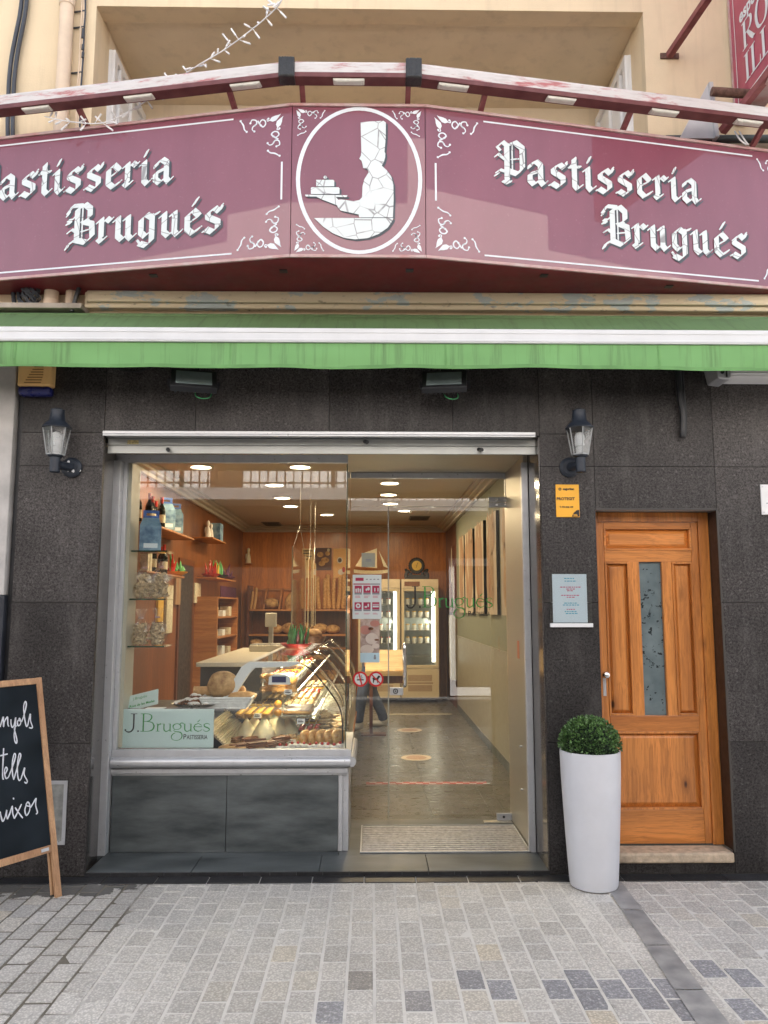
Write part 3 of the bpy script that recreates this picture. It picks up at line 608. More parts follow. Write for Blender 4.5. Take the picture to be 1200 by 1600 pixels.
# broad-pen letters; x-height 1, baseline 0:  (strokes, advance)
BL = {
 'a': ([[(.17,.70),(.20,.82),(.44,.97),(.62,.84),(.62,.16),(.72,.03),(.84,.14)], [(.60,.60),(.17,.42),(.17,.16),(.33,.02),(.60,.22)]], .95),
 's': ([[(.74,.97),(.66,.83),(.50,.97),(.22,.78),(.22,.62),(.62,.42),(.62,.20),(.40,.02),(.16,.14)], [(.4,[(.66,.84),(.80,1.10)])][0], (.35,[(.02,.05),(.2,.13)])], .88),
 't': ([[(.24,1.28),(.24,.16),(.36,.03),(.52,.16)], (.55,[(.02,.90),(.50,.96)]), (.4,[(.10,.98),(.26,1.2)])], .58),
 'i': ([[(.10,.84),(.24,.94),(.24,.16),(.36,.03),(.50,.16)], (.5,[(.24,1.18),(.36,1.42)])], .56),
 'e': ([[(.64,.72),(.42,.95),(.18,.76),(.18,.20),(.38,.03),(.68,.22)], [(.42,.95),(.60,.78)], (.45,[(.62,.70),(.2,.44)])], .78),
 'r': ([[(.08,.84),(.22,.94),(.22,.16)], [(.10,.14),(.22,.03),(.38,.15)], [(.26,.78),(.44,.95),(.58,.84)], (.4,[(.56,.84),(.70,.96)])], .70),
 'u': ([[(.08,.84),(.22,.94),(.22,.18),(.38,.03),(.62,.22)], [(.50,.86),(.64,.94),(.64,.16),(.76,.03),(.90,.16)]], .98),
 'g': ([[(.60,.84),(.42,.96),(.19,.78),(.19,.24),(.36,.08),(.60,.28)], [(.60,.90),(.64,.84),(.64,-.12),(.42,-.30),(.16,-.20)], (.5,[(.60,.86),(.92,1.0)]), (.4,[(.16,-.2),(.06,-.06)])], .92),
 'P': ([[(.46,1.50),(.46,-.02)], (.8,[(.10,1.42),(.30,1.62),(.46,1.50)]), (.5,[(.06,1.40),(.18,1.26)]), (.5,[(-.02,.98),(.10,1.10),(.36,.92)]), [(.46,1.48),(.80,1.66),(1.10,1.46),(1.10,.62),(.88,.36),(.46,.46)], (.16,[(.68,1.55),(.68,.34)]), (.18,[(.64,.93),(.96,1.0)]), (.5,[(.02,.34),(.18,.46),(.46,.40)]), (.5,[(-.04,.20),(.1,.30)]), (.5,[(.28,.0),(.46,-.06),(.62,.03)])], 1.24),
 'B': ([[(.46,1.46),(.46,.20)], (.8,[(.06,1.34),(.24,1.60),(.62,1.60)]), (.5,[(.02,1.20),(.12,1.34)]), (.6,[(.08,1.0),(.24,1.02),(.42,1.2)]), (.5,[(.02,.86),(.20,.92)]), [(.46,1.44),(.78,1.62),(1.0,1.44),(1.0,1.10),(.78,.92)], [(.74,.90),(1.08,.80),(1.12,.28),(.84,.05),(.40,.18)], (.16,[(.68,1.5),(.68,.16)]), (.22,[(.62,.9),(.96,.98)]), (.16,[(.64,.50),(1.0,.57)]), (.7,[(.40,.18),(.14,.02),(.04,-.16)]), (.5,[(.08,.5),(.26,.62),(.44,.5)])], 1.28),
}
BL['é'] = (BL['e'][0] + [(.6,[(.40,1.16),(.58,1.44)])], BL['e'][1])
def blackletter(mb, word, a0, b0, xh, fn, t, width=None):
    tot = sum(BL[c][1] for c in word); k = xh if width is None else width/tot; a = a0; n = 0
    for c in word:
        for pl in nib_polys(BL[c][0]):
            mb.sheet([(a + p*k, b0 + q*xh) for p, q in pl], fn, t + (n % 12)*.00016); n += 1
        a += BL[c][1]*k
# thin roman with contrast: cap height 1, strokes are (points, width or widths, smooth)
RL = {
 'J': ([([(.44,1.0),(.44,.30),(.40,.10),(.28,-.02),(.13,-.01),(.05,.08)], [.085,.085,.07,.03], 1), ([(.28,.99),(.60,.99)], .03, 0), ([(.02,.09),(.10,.09)], .07, 0)], .60),
 '.': ([([(.02,.02),(.10,.02)], .08, 0)], .17),
 'B': ([([(.13,.0),(.13,1.0)], .08, 0), ([(.0,.985),(.34,.985),(.49,.90),(.52,.78),(.44,.63),(.28,.565),(.13,.56)], [.03,.03,.07,.07,.03,.03], 1), ([(.28,.565),(.54,.50),(.64,.30),(.56,.09),(.34,.012),(.0,.012)], [.03,.05,.085,.07,.03,.03], 1)], .72),
 'r': ([([(.10,.0),(.10,.43)], .065, 0), ([(.10,.30),(.17,.40),(.27,.42)], [.03,.05,.07], 1), ([(.01,.012),(.20,.012)], .024, 0), ([(.02,.42),(.10,.42)], .024, 0)], .31),
 'u': ([([(.09,.43),(.09,.14),(.14,.03),(.24,.01),(.37,.11)], [.065,.065,.05,.03], 1), ([(.38,.43),(.38,.0)], .065, 0), ([(.0,.42),(.1,.42)], .024, 0), ([(.3,.42),(.38,.42)], .024, 0), ([(.38,.012),(.46,.012)], .024, 0)], .49),
 'g': ([([(.22,.44),(.08,.38),(.03,.27),(.08,.15),(.22,.10),(.36,.16),(.41,.27),(.36,.38),(.22,.44)], [.03,.07,.03,.03,.07,.03], 1), ([(.12,.13),(.07,.05),(.16,-.01),(.38,-.05),(.47,-.2),(.42,-.40),(.24,-.50),(.05,-.46),(-.04,-.32),(.02,-.16),(.14,-.08)], [.03,.03,.06,.06,.03,.03,.06,.03], 1), ([(.34,.40),(.42,.47),(.52,.46)], [.03,.05,.05], 1)], .50),
 'e': ([([(.04,.26),(.40,.26),(.38,.36),(.24,.44),(.09,.38),(.03,.22),(.08,.08),(.22,.0),(.34,.03),(.42,.11)], [.024,.05,.03,.05,.07,.06,.03,.03], 0)], .47),
 's': ([([(.30,.36),(.27,.42),(.16,.44),(.05,.38),(.07,.28),(.18,.22),(.29,.15),(.29,.06),(.18,.0),(.06,.03),(.03,.11)], [.03,.03,.04,.06,.07,.06,.04,.03,.03], 1)], .36),
}
RL['I'] = ([([(.20,0),(.20,1)], .16, 0), ([(.02,.98),(.38,.98)], .04, 0), ([(.02,.02),(.38,.02)], .04, 0)], .42)
RL['L'] = ([([(.20,0),(.20,1)], .16, 0), ([(.02,.98),(.38,.98)], .04, 0), ([(.02,.025),(.66,.025)], .05, 0), ([(.66,.0),(.68,.28)], [.09,.03], 0)], .70)
RL['R'] = ([([(.20,0),(.20,1)], .16, 0), ([(.02,.98),(.45,.98),(.64,.90),(.68,.74),(.60,.58),(.42,.51),(.22,.51)], [.04,.05,.14,.14,.05,.04], 1), ([(.40,.51),(.62,.2),(.80,.0)], [.10,.17,.14], 1), ([(.02,.02),(.38,.02)], .04, 0), ([(.66,.02),(.9,.02)], .04, 0)], .92)
RL['O'] = ([([(.44,1.0),(.20,.90),(.09,.5),(.20,.1),(.44,0.0),(.68,.1),(.79,.5),(.68,.90),(.44,1.0)], [.05,.15,.17,.13,.05,.13,.17,.15,.05], 1)], .90)
RL['C'] = ([([(.76,.74),(.68,.93),(.46,.99),(.22,.90),(.09,.5),(.22,.1),(.46,.01),(.66,.06),(.78,.26)], [.05,.05,.05,.13,.17,.13,.05,.05,.04], 1), ([(.755,.68),(.765,1.0)], [.09,.03], 0)], .86)
RL['é'] = (RL['e'][0] + [([(.20,.52),(.32,.66)], [.05,.03], 0)], RL['e'][1])
def roman(mb, word, a0, b0, cap, fn, t, sx=1.0):
    a = a0; n = 0
    for c in word:
        for pts, wd, sm in RL[c][0]:
            wd = [q*cap for q in wd] if isinstance(wd, list) else wd*cap
            ribbon(mb, [(a + p*cap*sx, b0 + q*cap) for p, q in pts], wd, fn, t + (n % 8)*.00012, bool(sm)); n += 1
        a += RL[c][1]*cap*sx
    return a
# ================================================================ SHOP SIGN
ZB, ZT_ = 3.505, 4.44
cl, cr = Vector((-.468,-.55,0)), Vector((.300,-.55,0))
er = Vector((.983,.184,0)).normalized(); el = Vector((-.982,.189,0)).normalized(); LEN = 2.49
re, le = cr + er*LEN, cl + el*LEN
def frame(o, e):
    n = Vector((e.y, -e.x, 0))
    if n.y > 0: n = -n
    return lambda a, b, t: o + e*a + n*t + Vector((0,0,b))
FR, FC, FL = frame(cr, er), frame(cl, Vector((1,0,0))), frame(Vector((-2.29,-.20,0)), -el)      # u as measured in the photo
sg = thing('shop_sign', 'three-sided burgundy sign box with white blackletter writing and a pastry cook emblem', 'sign', (0, -.55, 3.5))
UL = (le - Vector((-2.29,-.20,0))).dot(-el); UR = LEN; ULe = (cl - Vector((-2.29,-.20,0))).dot(-el)
def face(name, fn, a0, a1):
    mb = MB(); b0, b1 = ZB + .018, ZT_ - .018
    mb.hexa([fn(a0,b0,-.03), fn(a1,b0,-.03), fn(a1,b0,0), fn(a0,b0,0)], [fn(a0,b1,-.03), fn(a1,b1,-.03), fn(a1,b1,0), fn(a0,b1,0)])
    return mb.build(name, M['burgundy'], sg)
pR = face('sign_panel', FR, .002, UR); pC = face('sign_panel', FC, .002, .766); pL = face('sign_panel', FL, UL, ULe - .002)
mb = MB()    # box behind the panels, underside and top
pts = [le, cl, cr, re]
inn = [Vector((p.x, p.y + .034, 0)) for p in pts]
ou = [Vector((p.x, p.y + .004, 0)) for p in pts]
for z0, z1 in ((ZB, ZB + .016), (ZT_ - .016, ZT_)):
    poly = [(p.x, p.y) for p in ou] + [(re.x, -.002), (le.x, -.002)]
    mb.prism(poly, lambda a, b, t: (a, b, t), z0, z1)
mb.build('sign_box', M['darkred'], sg)
mb = MB()
for z in (ZT_ - .017, ZB + .001):
    for fn, a0, a1 in ((FL, UL, ULe), (FC, 0, .768), (FR, 0, UR)):
        mb.hexa([fn(a0,z,-.002), fn(a1,z,-.002), fn(a1,z,.012), fn(a0,z,.012)], [fn(a0,z+.016,-.002), fn(a1,z+.016,-.002), fn(a1,z+.016,.012), fn(a0,z+.016,.012)])
mb.build('sign_trim', M['pinktrim'], sg)
for px, py in ((240,430),(443,423),(640,422),(850,430),(1045,447)):
    X, Y = az(px, py, ZB); mb = MB(); mb.box(X-.022, X+.022, Y-.02, Y+.02, ZB-.006, ZB-.0005); mb.build('underside_patch', M['black'] if px != 640 else M['cable'], sg)
# words
for fn, words, pan in ((FR, (('Pastisseria', .425, 4.022, 1.335), ('Brugués', 1.085, 3.695, .985)), pR), (FL, (('Pastisseria', -.195, 4.03, 1.335), ('Brugués', .46, 3.695, 1.0)), pL)):
    for wd, a, b, wid in words:
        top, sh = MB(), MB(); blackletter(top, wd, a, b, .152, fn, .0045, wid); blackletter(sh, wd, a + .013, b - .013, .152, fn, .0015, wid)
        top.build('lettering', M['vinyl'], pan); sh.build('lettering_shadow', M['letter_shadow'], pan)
# rules along the panels
mb = MB()
for a0, a1, b0, b1 in ((.353,2.137,4.379,4.389),(.347,2.13,3.552,3.562),(.055,.066,3.858,4.088)): rect(mb, a0, a1, b0, b1, fn_ if False else FR, .002)
rect(mb, 2.42, 2.431, 3.858, 4.088, FR, .002); mb.build('border_line', M['whitevinyl'], pR)
mb = MB()
for a0, a1, b0, b1 in ((-.27,1.499,4.379,4.389),(-.27,1.508,3.552,3.562),(1.793,1.804,3.858,4.088)): rect(mb, a0, a1, b0, b1, FL, .002)
mb.build('border_line', M['whitevinyl'], pL)
# scroll ornament in the corner; unit = 1 pixel of a 6.15x enlargement, corner of the rules at (0,0), arm along +a
def ornament(mb, fn, ca, cb, sa, sb, k):
    for mir in (0, 1):
        def g(a, b, t):
            a, b = (b, a) if mir else (a, b); return fn(ca + sa*a*k, cb + sb*b*k, t)
        leafp = [(22,0),(42,8),(75,12),(105,22),(128,52),(95,66),(66,58),(45,32)]
        mb.sheet([(a, b) for a, b in leafp], g, .002)
        for pts, wd in (([(125,50),(143,55),(146,38),(133,30)], [10,7,7]), ([(205,90),(212,62),(192,38),(166,50),(160,82),(184,104),(214,72),(232,42)], [8,10,12,12,12,14,14,12]), ([(262,140),(280,118),(272,92),(242,70),(248,38),(285,30),(296,60)], [6,9,12,14,12,10,8]), ([(330,136),(352,110),(362,70),(388,30)], [6,12,14,8]), ([(240,68),(262,88)], [12,14])):
            ribbon(mb, [(a, b) for a, b in pts], list(wd), g, .0022)
        for a, b in ((135,34),(203,88),(260,138),(298,58),(330,134),(388,28)): disc(mb, a, b, 10, g, .0024, 10)
k = 1/(6.15*282)
for fn, ca, b, sa, sb, q_, pn_ in [(FR,.055,4.385,1,-1,1.16,pR),(FR,.055,3.557,1,1,1.16,pR),(FR,2.43,4.385,-1,-1,1.16,pR),(FR,2.43,3.557,-1,1,1.16,pR),(FL,1.803,4.385,-1,-1,1.16,pL),(FL,1.803,3.557,-1,1,1.16,pL),(FC,.022,4.410,1,-1,.74,pC),(FC,.746,4.410,-1,-1,.74,pC),(FC,.022,3.536,1,1,.74,pC),(FC,.746,3.536,-1,1,.74,pC)]:
    mb = MB(); ornament(mb, fn, ca, b, sa, sb, k*q_); mb.build('scroll_ornament', M['whitevinyl'], pn_)
mb = MB(); ring(mb, .388, 3.976, .338, .361, FC, .002, 64, .425, .447); mb.build('oval_ring', M['whitevinyl'], pC)
# emblem: a cook in a tall hat carrying a cake (outline measured from the photo)
oC = Vector((0,-.55,0)); nC = Vector((0,-1,0))
def zc(x, y): p = on_plane(440 + x/4.6154, 140 + y/4.6154, oC, nC); return (p.x - cl.x, p.z)
cook = [(570,240),(640,234),(735,230),(752,242),(751,350),(742,452),(748,466),(747,492),(738,525),(722,553),(758,585),(790,630),(806,690),(808,800),(802,925),(560,925),(556,904),(425,876),(405,850),(400,838),(300,800),(240,771),(388,774),(408,798),(432,796),(520,808),(562,800),(580,780),(584,700),(597,650),(628,600),(618,575),(588,570),(584,545),(576,518),(560,503),(572,480),(575,450)]
bowl = [(235,930),(805,930),(800,948),(765,1000),(700,1045),(620,1075),(530,1084),(450,1073),(370,1040),(300,992)]
cake1 = [(212,712),(222,708),(410,708),(418,716),(418,757),(212,757)]; cake2 = [(250,655),(372,655),(380,662),(380,702),(250,702)]; tray_ = [(170,762),(475,766),(470,780),(175,775)]
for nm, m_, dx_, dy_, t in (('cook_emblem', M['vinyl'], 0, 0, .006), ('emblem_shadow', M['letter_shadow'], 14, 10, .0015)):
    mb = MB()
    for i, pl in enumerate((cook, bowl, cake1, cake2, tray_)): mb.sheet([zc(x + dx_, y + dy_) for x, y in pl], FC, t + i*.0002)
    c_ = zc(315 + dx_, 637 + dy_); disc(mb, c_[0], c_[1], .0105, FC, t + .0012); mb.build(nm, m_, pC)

# ================================================================ LIGHT BAR IN FRONT OF THE SIGN
lb = thing('sign_light_bar', 'weathered white and red light bar held out in front of the burgundy sign', 'light bar', (0, -.7, 4.5))
BZ0, BZ1, BD = 4.497, 4.598, .068
ql, qr = Vector((-.486,-.705,0)), Vector((.227,-.705,0)); dr_ = Vector((1,.164,0)).normalized(); dl_ = Vector((-1,.180,0)).normalized()
BF = [(frame(ql, Vector((1,0,0))), 0, .713), (frame(qr, dr_), 0, 2.7), (frame(ql, dl_), 0, 2.7)]
for fn, a0, a1 in BF:
    mb = MB(); mb.hexa([fn(a0+.004,BZ0+.006,-BD), fn(a1,BZ0+.006,-BD), fn(a1,BZ0+.006,0), fn(a0+.004,BZ0+.006,0)], [fn(a0+.004,BZ1,-BD), fn(a1,BZ1,-BD), fn(a1,BZ1,0), fn(a0+.004,BZ1,0)])
    bm_ = mb.build('beam', M['worn'], lb, bevel=.018)
    mb = MB(); mb.hexa([fn(a0+.005,BZ0,-BD-.006), fn(a1,BZ0,-BD-.006), fn(a1,BZ0,.004), fn(a0+.005,BZ0,.004)], [fn(a0+.005,BZ0+.005,-BD-.006), fn(a1,BZ0+.005,-BD-.006), fn(a1,BZ0+.005,.004), fn(a0+.005,BZ0+.005,.004)])
    mb.hexa([fn(a0+.005,BZ0+.0055,.0005), fn(a1,BZ0+.0055,.0005), fn(a1,BZ0+.0055,.004), fn(a0+.005,BZ0+.0055,.004)], [fn(a0+.005,BZ0+.03,.0005), fn(a1,BZ0+.03,.0005), fn(a1,BZ0+.024,.003), fn(a0+.005,BZ0+.024,.003)])
    mb.build('beam_underside', M['barred'], bm_)
for x in (-.486, .227):
    mb = MB(); mb.hexa([(x-.045,-.640,BZ0-.008),(x+.045,-.640,BZ0-.008),(x+.045,-.722,BZ0-.008),(x-.045,-.722,BZ0-.008)], [(x-.045,-.63,BZ1+.008),(x+.045,-.63,BZ1+.008),(x+.045,-.722,BZ1+.008),(x-.045,-.722,BZ1+.008)])
    for k_ in range(5):
        xx = x - .028 + k_*.014 + random.uniform(-.003,.003); q_ = random.uniform(0,.003); dx_ = random.uniform(-.004,.004)
        mb.hexa([(xx-.014+dx_,-.638+q_,BZ0-.004-q_),(xx+.014+dx_,-.636,BZ0-.005-q_),(xx+.014+dx_,-.724-q_,BZ0-.004),(xx-.014+dx_,-.726-q_,BZ0-.005)], [(xx-.014-dx_,-.628,BZ1+.004+q_),(xx+.014-dx_,-.629,BZ1+.005+q_),(xx+.014-dx_,-.725-q_,BZ1+.005),(xx-.014-dx_,-.724-q_,BZ1+.009)])
    o = mb.build('tape_wrap', M['tape'], lb, bevel=.004)
def along(px, py, z, fnq):
    best = min((( (fnq[0](a/200*2.7, z, -BD/2)), a) for a in range(0, 200)), key=lambda q: abs((lambda p: 0)(q[0]))) if False else None
fx = []
for px, py, i in ((62,174,2),(220,155,2),(385,135,2),(545,126,0),(708,135,1),(875,157,1),(1033,180,1)):
    fn, a0, a1 = BF[i]; p = Vector((*az(px, py, BZ0), 0)); o_ = fn(0,0,0); e_ = (fn(1,0,0) - o_); fx.append((fn, (p - o_).dot(e_)))
fx.append((BF[1][0], fx[-1][1] + .56)); fx.append((BF[2][0], fx[0][1] + .56))
for fn, a in fx:
    mb = MB(); t0, t1 = -BD + .008, -.006
    mb.hexa([fn(a-.085,BZ0-.014,t0+.01), fn(a+.085,BZ0-.014,t0+.01), fn(a+.085,BZ0-.014,t1-.004), fn(a-.085,BZ0-.014,t1-.004)], [fn(a-.09,BZ0-.0005,t0), fn(a+.09,BZ0-.0005,t0), fn(a+.09,BZ0-.0005,t1), fn(a-.09,BZ0-.0005,t1)])
    f_ = mb.build('lamp_fixture', M['lens'], lb, bevel=.003)
    mb = MB(); mb.hexa([fn(a-.07,BZ0-.0165,t0+.016), fn(a+.07,BZ0-.0165,t0+.016), fn(a+.07,BZ0-.0165,t1-.01), fn(a-.07,BZ0-.0165,t1-.01)], [fn(a-.075,BZ0-.0142,t0+.012), fn(a+.075,BZ0-.0142,t0+.012), fn(a+.075,BZ0-.0142,t1-.006), fn(a-.075,BZ0-.0142,t1-.006)]); mb.build('lens', M['lens'], f_)
for px, py, i in ((130,178,2),(362,150,2),(472,135,0),(638,135,0),(757,150,1),(982,180,1),(1185,207,1)):
    fn, a0, a1 = BF[i]; p = Vector((*az(px, py, BZ0 + .01), 0)); o_ = fn(0,0,0); e_ = fn(1,0,0) - o_; a = (p - o_).dot(e_); top_ = fn(a, BZ0 + .03, -BD + .01)
    b_ = fn(a, ZT_ + .012, -BD - .13); mb = MB(); mb.bar(top_, b_, .03, .03); mb.build('bracket', M['redmetal'], lb, bevel=.003)
# ================================================================ AWNING
aw = thing('awning', 'rolled up green awning with a long white front bar and a stained hanging valance', 'awning', (0, -.3, 3.1))
mb = MB(); x0, x1, n = -4.2, 4.3, 90
def sheet_grid(mb, rows, th=.004):      # rows: list of functions x -> (y, z)
    xs_ = [x0 + (x1-x0)*i/n for i in range(n+1)]; vs_ = []
    for off in (0, th):
        for r in rows:
            for x in xs_: y, z = r(x); vs_.append((x, y + off, z))
    m_ = n+1; K = len(rows); fs_ = []
    for o in (0, K*m_):
        for k in range(K-1):
            for i in range(n): fs_.append((o+k*m_+i, o+k*m_+i+1, o+(k+1)*m_+i+1, o+(k+1)*m_+i))
    for i in range(n): fs_.append((i, i+1, K*m_+i+1, K*m_+i)); fs_.append(((K-1)*m_+i, (K-1)*m_+i+1, (2*K-1)*m_+i+1, (2*K-1)*m_+i))
    mb.add(vs_, fs_)
wv = lambda x, a: a*(math.sin(x*3.1) + .6*math.sin(x*7.3+1) + .35*math.sin(x*17+2))
sheet_grid(mb, [lambda x: (-.395, 3.062), lambda x: (-.396 + wv(x,.003), 3.02), lambda x: (-.394 + wv(x,.005), 2.96), lambda x: (-.392 + wv(x+.3,.008), 2.915 + .004*math.sin(x*2.2) + .003*math.sin(x*9))])
mb.build('valance', M['green'], aw, smooth=True)
mb = MB(); zb2 = lambda x: 2.915 + .004*math.sin(x*2.2) + .003*math.sin(x*9)
sheet_grid(mb, [lambda x: (-.3955 + wv(x+.3,.0075), zb2(x) + .020), lambda x: (-.3950 + wv(x+.3,.008), zb2(x) - .001)], .002); mb.build('valance_hem', mat('green_hem', (.13,.29,.10), .85, var=.2), aw, smooth=True)
for x in (-3.3,-2.05,-.82,.42,1.66,2.9): mb = MB(); mb.add([(x-.006,-.3985+wv(x,.003),3.058),(x+.006,-.3985+wv(x,.003),3.058),(x+.006,-.3975+wv(x,.005),2.96),(x-.006,-.3975+wv(x,.005),2.96),(x+.006,-.3965+wv(x+.3,.008),zb2(x)),(x-.006,-.3965+wv(x+.3,.008),zb2(x))], [(0,1,2,3),(3,2,4,5)]); mb.build('valance_seam', bpy.data.materials['green_hem'], aw)
mb = MB(); mb.box(x0, x1, -.41, -.355, 3.063, 3.146); mb.box(x0, x1, -.414, -.4102, 3.07, 3.082); mb.box(x0, x1, -.413, -.4102, 3.118, 3.138); mb.build('front_bar', M['awnbar'], aw, bevel=.004)
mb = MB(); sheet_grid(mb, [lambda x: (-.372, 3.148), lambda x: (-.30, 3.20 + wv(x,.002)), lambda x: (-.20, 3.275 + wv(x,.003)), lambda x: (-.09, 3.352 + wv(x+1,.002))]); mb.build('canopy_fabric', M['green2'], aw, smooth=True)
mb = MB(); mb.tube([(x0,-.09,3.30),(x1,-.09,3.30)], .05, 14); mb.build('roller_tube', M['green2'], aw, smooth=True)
for x in (-2.9, 2.16):
    mb = MB(); mb.box(x, x+.05, -.36, 0, 3.09, 3.13); mb.build('awning_arm', M['alu'], aw, bevel=.003)
# white cassette of a second awning at the right
X, Z = ay(1118, 590, -.16); X2, Z0 = ay(1145, 592, -.16); _, Z1 = ay(1140, 560, -.16)
cs = thing('awning_cassette', 'white awning cassette with a grey end cap, tucked under the green valance', 'awning', (X, -.16, Z0))
mb = MB(); mb.box(X + .09, 4.3, -.17, -.005, Z0 + .012, Z1); mb.box(X + .09, 4.3, -.175, -.1705, Z0 + .03, Z0 + .036); mb.build('cassette_body', M['whitepaint'], cs, bevel=.008)
mb = MB(); mb.hexa([(X+.015,-.165,Z0+.002),(X+.088,-.165,Z0-.008),(X+.088,-.002,Z0-.008),(X+.015,-.002,Z0+.002)], [(X-.01,-.165,Z1),(X+.088,-.165,Z1),(X+.088,-.002,Z1),(X-.01,-.002,Z1)]); ec = mb.build('end_cap', M['alu'], cs, bevel=.008)
mb = MB(); mb.tube([(X+.04,-.1655,Z0+.04),(X+.04,-.172,Z0+.04)], .011, 12); mb.box(X+.062, X+.069, -.172, -.1655, Z0+.01, Z0+.06); mb.build('screw', M['black'], ec)

# ================================================================ FIXTURES ON THE GRANITE
# alarm box
(a, z0), (b, z1) = ay(25, 617, -.075), ay(82, 556, -.075)
al = thing('alarm_box', 'orange alarm siren box with louvre slots and a dark blue base, high on the granite', 'alarm', ((a+b)/2, 0, z0))
mb = MB(); mb.box(a, b, -.075, -.001, z0 + .058, z1); bx = mb.build('alarm_cover', M['orange'], al, bevel=.012)
mb = MB(); mb.box(a + .004, b - .004, -.073, -.002, z0, z0 + .0575); mb.build('alarm_lens', M['blue'], al, bevel=.02)
mb = MB()
for i in range(10): zz = z0 + .075 + i*.0165; mb.box(a + .045 + i*.0095, b - .05 - max(0, 3-i)*.004, -.0775, -.0752, zz, zz + .006)
mb.build('louvre_slots', mat('orange_shadow', (.35,.17,.05), .6), bx)
mb = MB(); text(mb, 'ALARMA', .045, lambda p, q, t: (p, -.0752 - t, q), .001, a + .03, z0 + .262, bold=.001); mb.build('lettering', M['ink'], bx)
# lanterns
def lantern(label, X, Zc, face):      # Zc: height of the rosette; rosette shifted on the wall
    root = thing('wall_lantern', label, 'lantern', (X, 0, Zc), 'wall lanterns either side of the shopfront')
    Y = -.15
    mb = MB(); mb.tube([(X + face, -.001, Zc), (X + face, -.016, Zc), (X + face, -.03, Zc)], [.062, .062, .045], 24); mb.tube([(X + face, -.03, Zc), (X + face*.6, -.08, Zc - .004), (X, Y, Zc - .005)], .026, 12); mb.build('wall_bracket', M['navy'], root, smooth=True)
    mb = MB(); mb.lathe([(.026,-.055),(.030,-.05),(.030,.035),(.043,.042),(.043,.052)], (X, Y, Zc), 24); mb.build('lamp_holder', M['navy'], root, smooth=True)
    mb = MB(); g0, g1 = Zc + .0525, Zc + .2105; r0, r1 = .050, .077; nn = 6
    P = [[Vector((X + r*math.cos(R(60*i+30)), Y + r*math.sin(R(60*i+30)), z)) for i in range(nn)] for r, z in ((r0,g0),(r1,g1))]
    for i in range(nn): mb.add([P[0][i], P[0][(i+1)%nn], P[1][(i+1)%nn], P[1][i]], [(0,1,2,3)])
    mb.build('lantern_glass', M['lampglass'], root)
    mb = MB()
    for i in range(nn): mb.bar(P[0][i], P[1][i], .006, .006); mb.bar(P[0][i], P[0][(i+1)%nn], .007, .007)
    mb.build('glazing_bars', mat('clear_bars', (.30,.31,.31), .3), root)
    mb = MB(); mb.lathe([(.083,.211),(.085,.217),(.060,.246),(.046,.258),(.039,.315),(.041,.325),(.025,.333)], (X, Y, Zc), 6 if False else 24); mb.build('lantern_cap', M['navy'], root, smooth=True, angle=50)
    mb = MB(); mb.lathe([(.020,.055),(.024,.06),(.024,.10),(.030,.105),(.030,.165),(.022,.185),(.008,.192)], (X, Y, Zc), 16); mb.build('bulb', M['whitepaint'], root, smooth=True)
    return root
Xl, Zl = ay(86, 724, -.15); lt = lantern('blue black wall lantern with flaked paint, under the orange alarm box', Xl, Zl, .045)
mb = MB()
for i in range(9):
    a = random.uniform(0, 6.28); r = random.uniform(.02, .056); mb.ball((Xl + .045 + r*math.cos(a), -.0315 if r < .045 else -.017, Zl + r*math.sin(a)), random.uniform(.004,.009), .002, random.uniform(.004,.011), 8, 5, .2)
mb.build('paint_flake', M['whitepaint'], lt)
Xr, Zr = ay(907, 724, -.15); lt2 = lantern('blue black wall lantern above the yellow security plate', Xr, Zr, -.03)
# flood lights
def flood(label, px, py, yaw):
    X, Z = ay(px, py, -.2); root = thing('floodlight', label, 'floodlight', (X, 0, Z), 'floodlights under the awning')
    T = Matrix.Translation((X, -.2, Z)) @ Matrix.Rotation(R(yaw), 4, 'Z') @ Matrix.Rotation(R(-38), 4, 'X')
    mb = MB(); mb.T = T; mb.box(-.135, .135, -.02, .025, -.085, .085)
    for i in range(9): mb.box(-.11 + i*.027, -.10 + i*.027, .0252, .05, -.07, .07)
    mb.build('lamp_housing', M['black'], root, bevel=.006)
    mb = MB(); mb.T = T; mb.box(-.105, .105, -.0235, -.0202, -.062, .062); mb.build('lamp_glass', M['flood'], root, bevel=.002)
    mb = MB(); mb.T = T; mb.bar((-.145,0,.0),(-.145,.1,.07),.02,.006); mb.bar((.145,0,0),(.145,.1,.07),.02,.006); mb.bar((-.148,.1,.07),(.148,.1,.07),.02,.006); mb.T = None; mb.bar((X, -.001, Z+.09),(X,-.13,Z+.09),.03,.02); mb.build('lamp_bracket', M['black'], root)
    mb = MB(); mb.tube(spline([(X+.0,-.16,Z-.05),(X+.01,-.18,Z-.088),(X+.045,-.17,Z-.10),(X+.085,-.15,Z-.088),(X+.09,-.12,Z-.05)], 6), .0035, 6); mb.build('earth_wire', mat('green_wire', (.05,.35,.12), .4), root, smooth=True)
flood('black floodlight under the awning, above the display window', 303, 595, 14)
flood('black floodlight under the awning, above the glass door', 694, 596, -8)
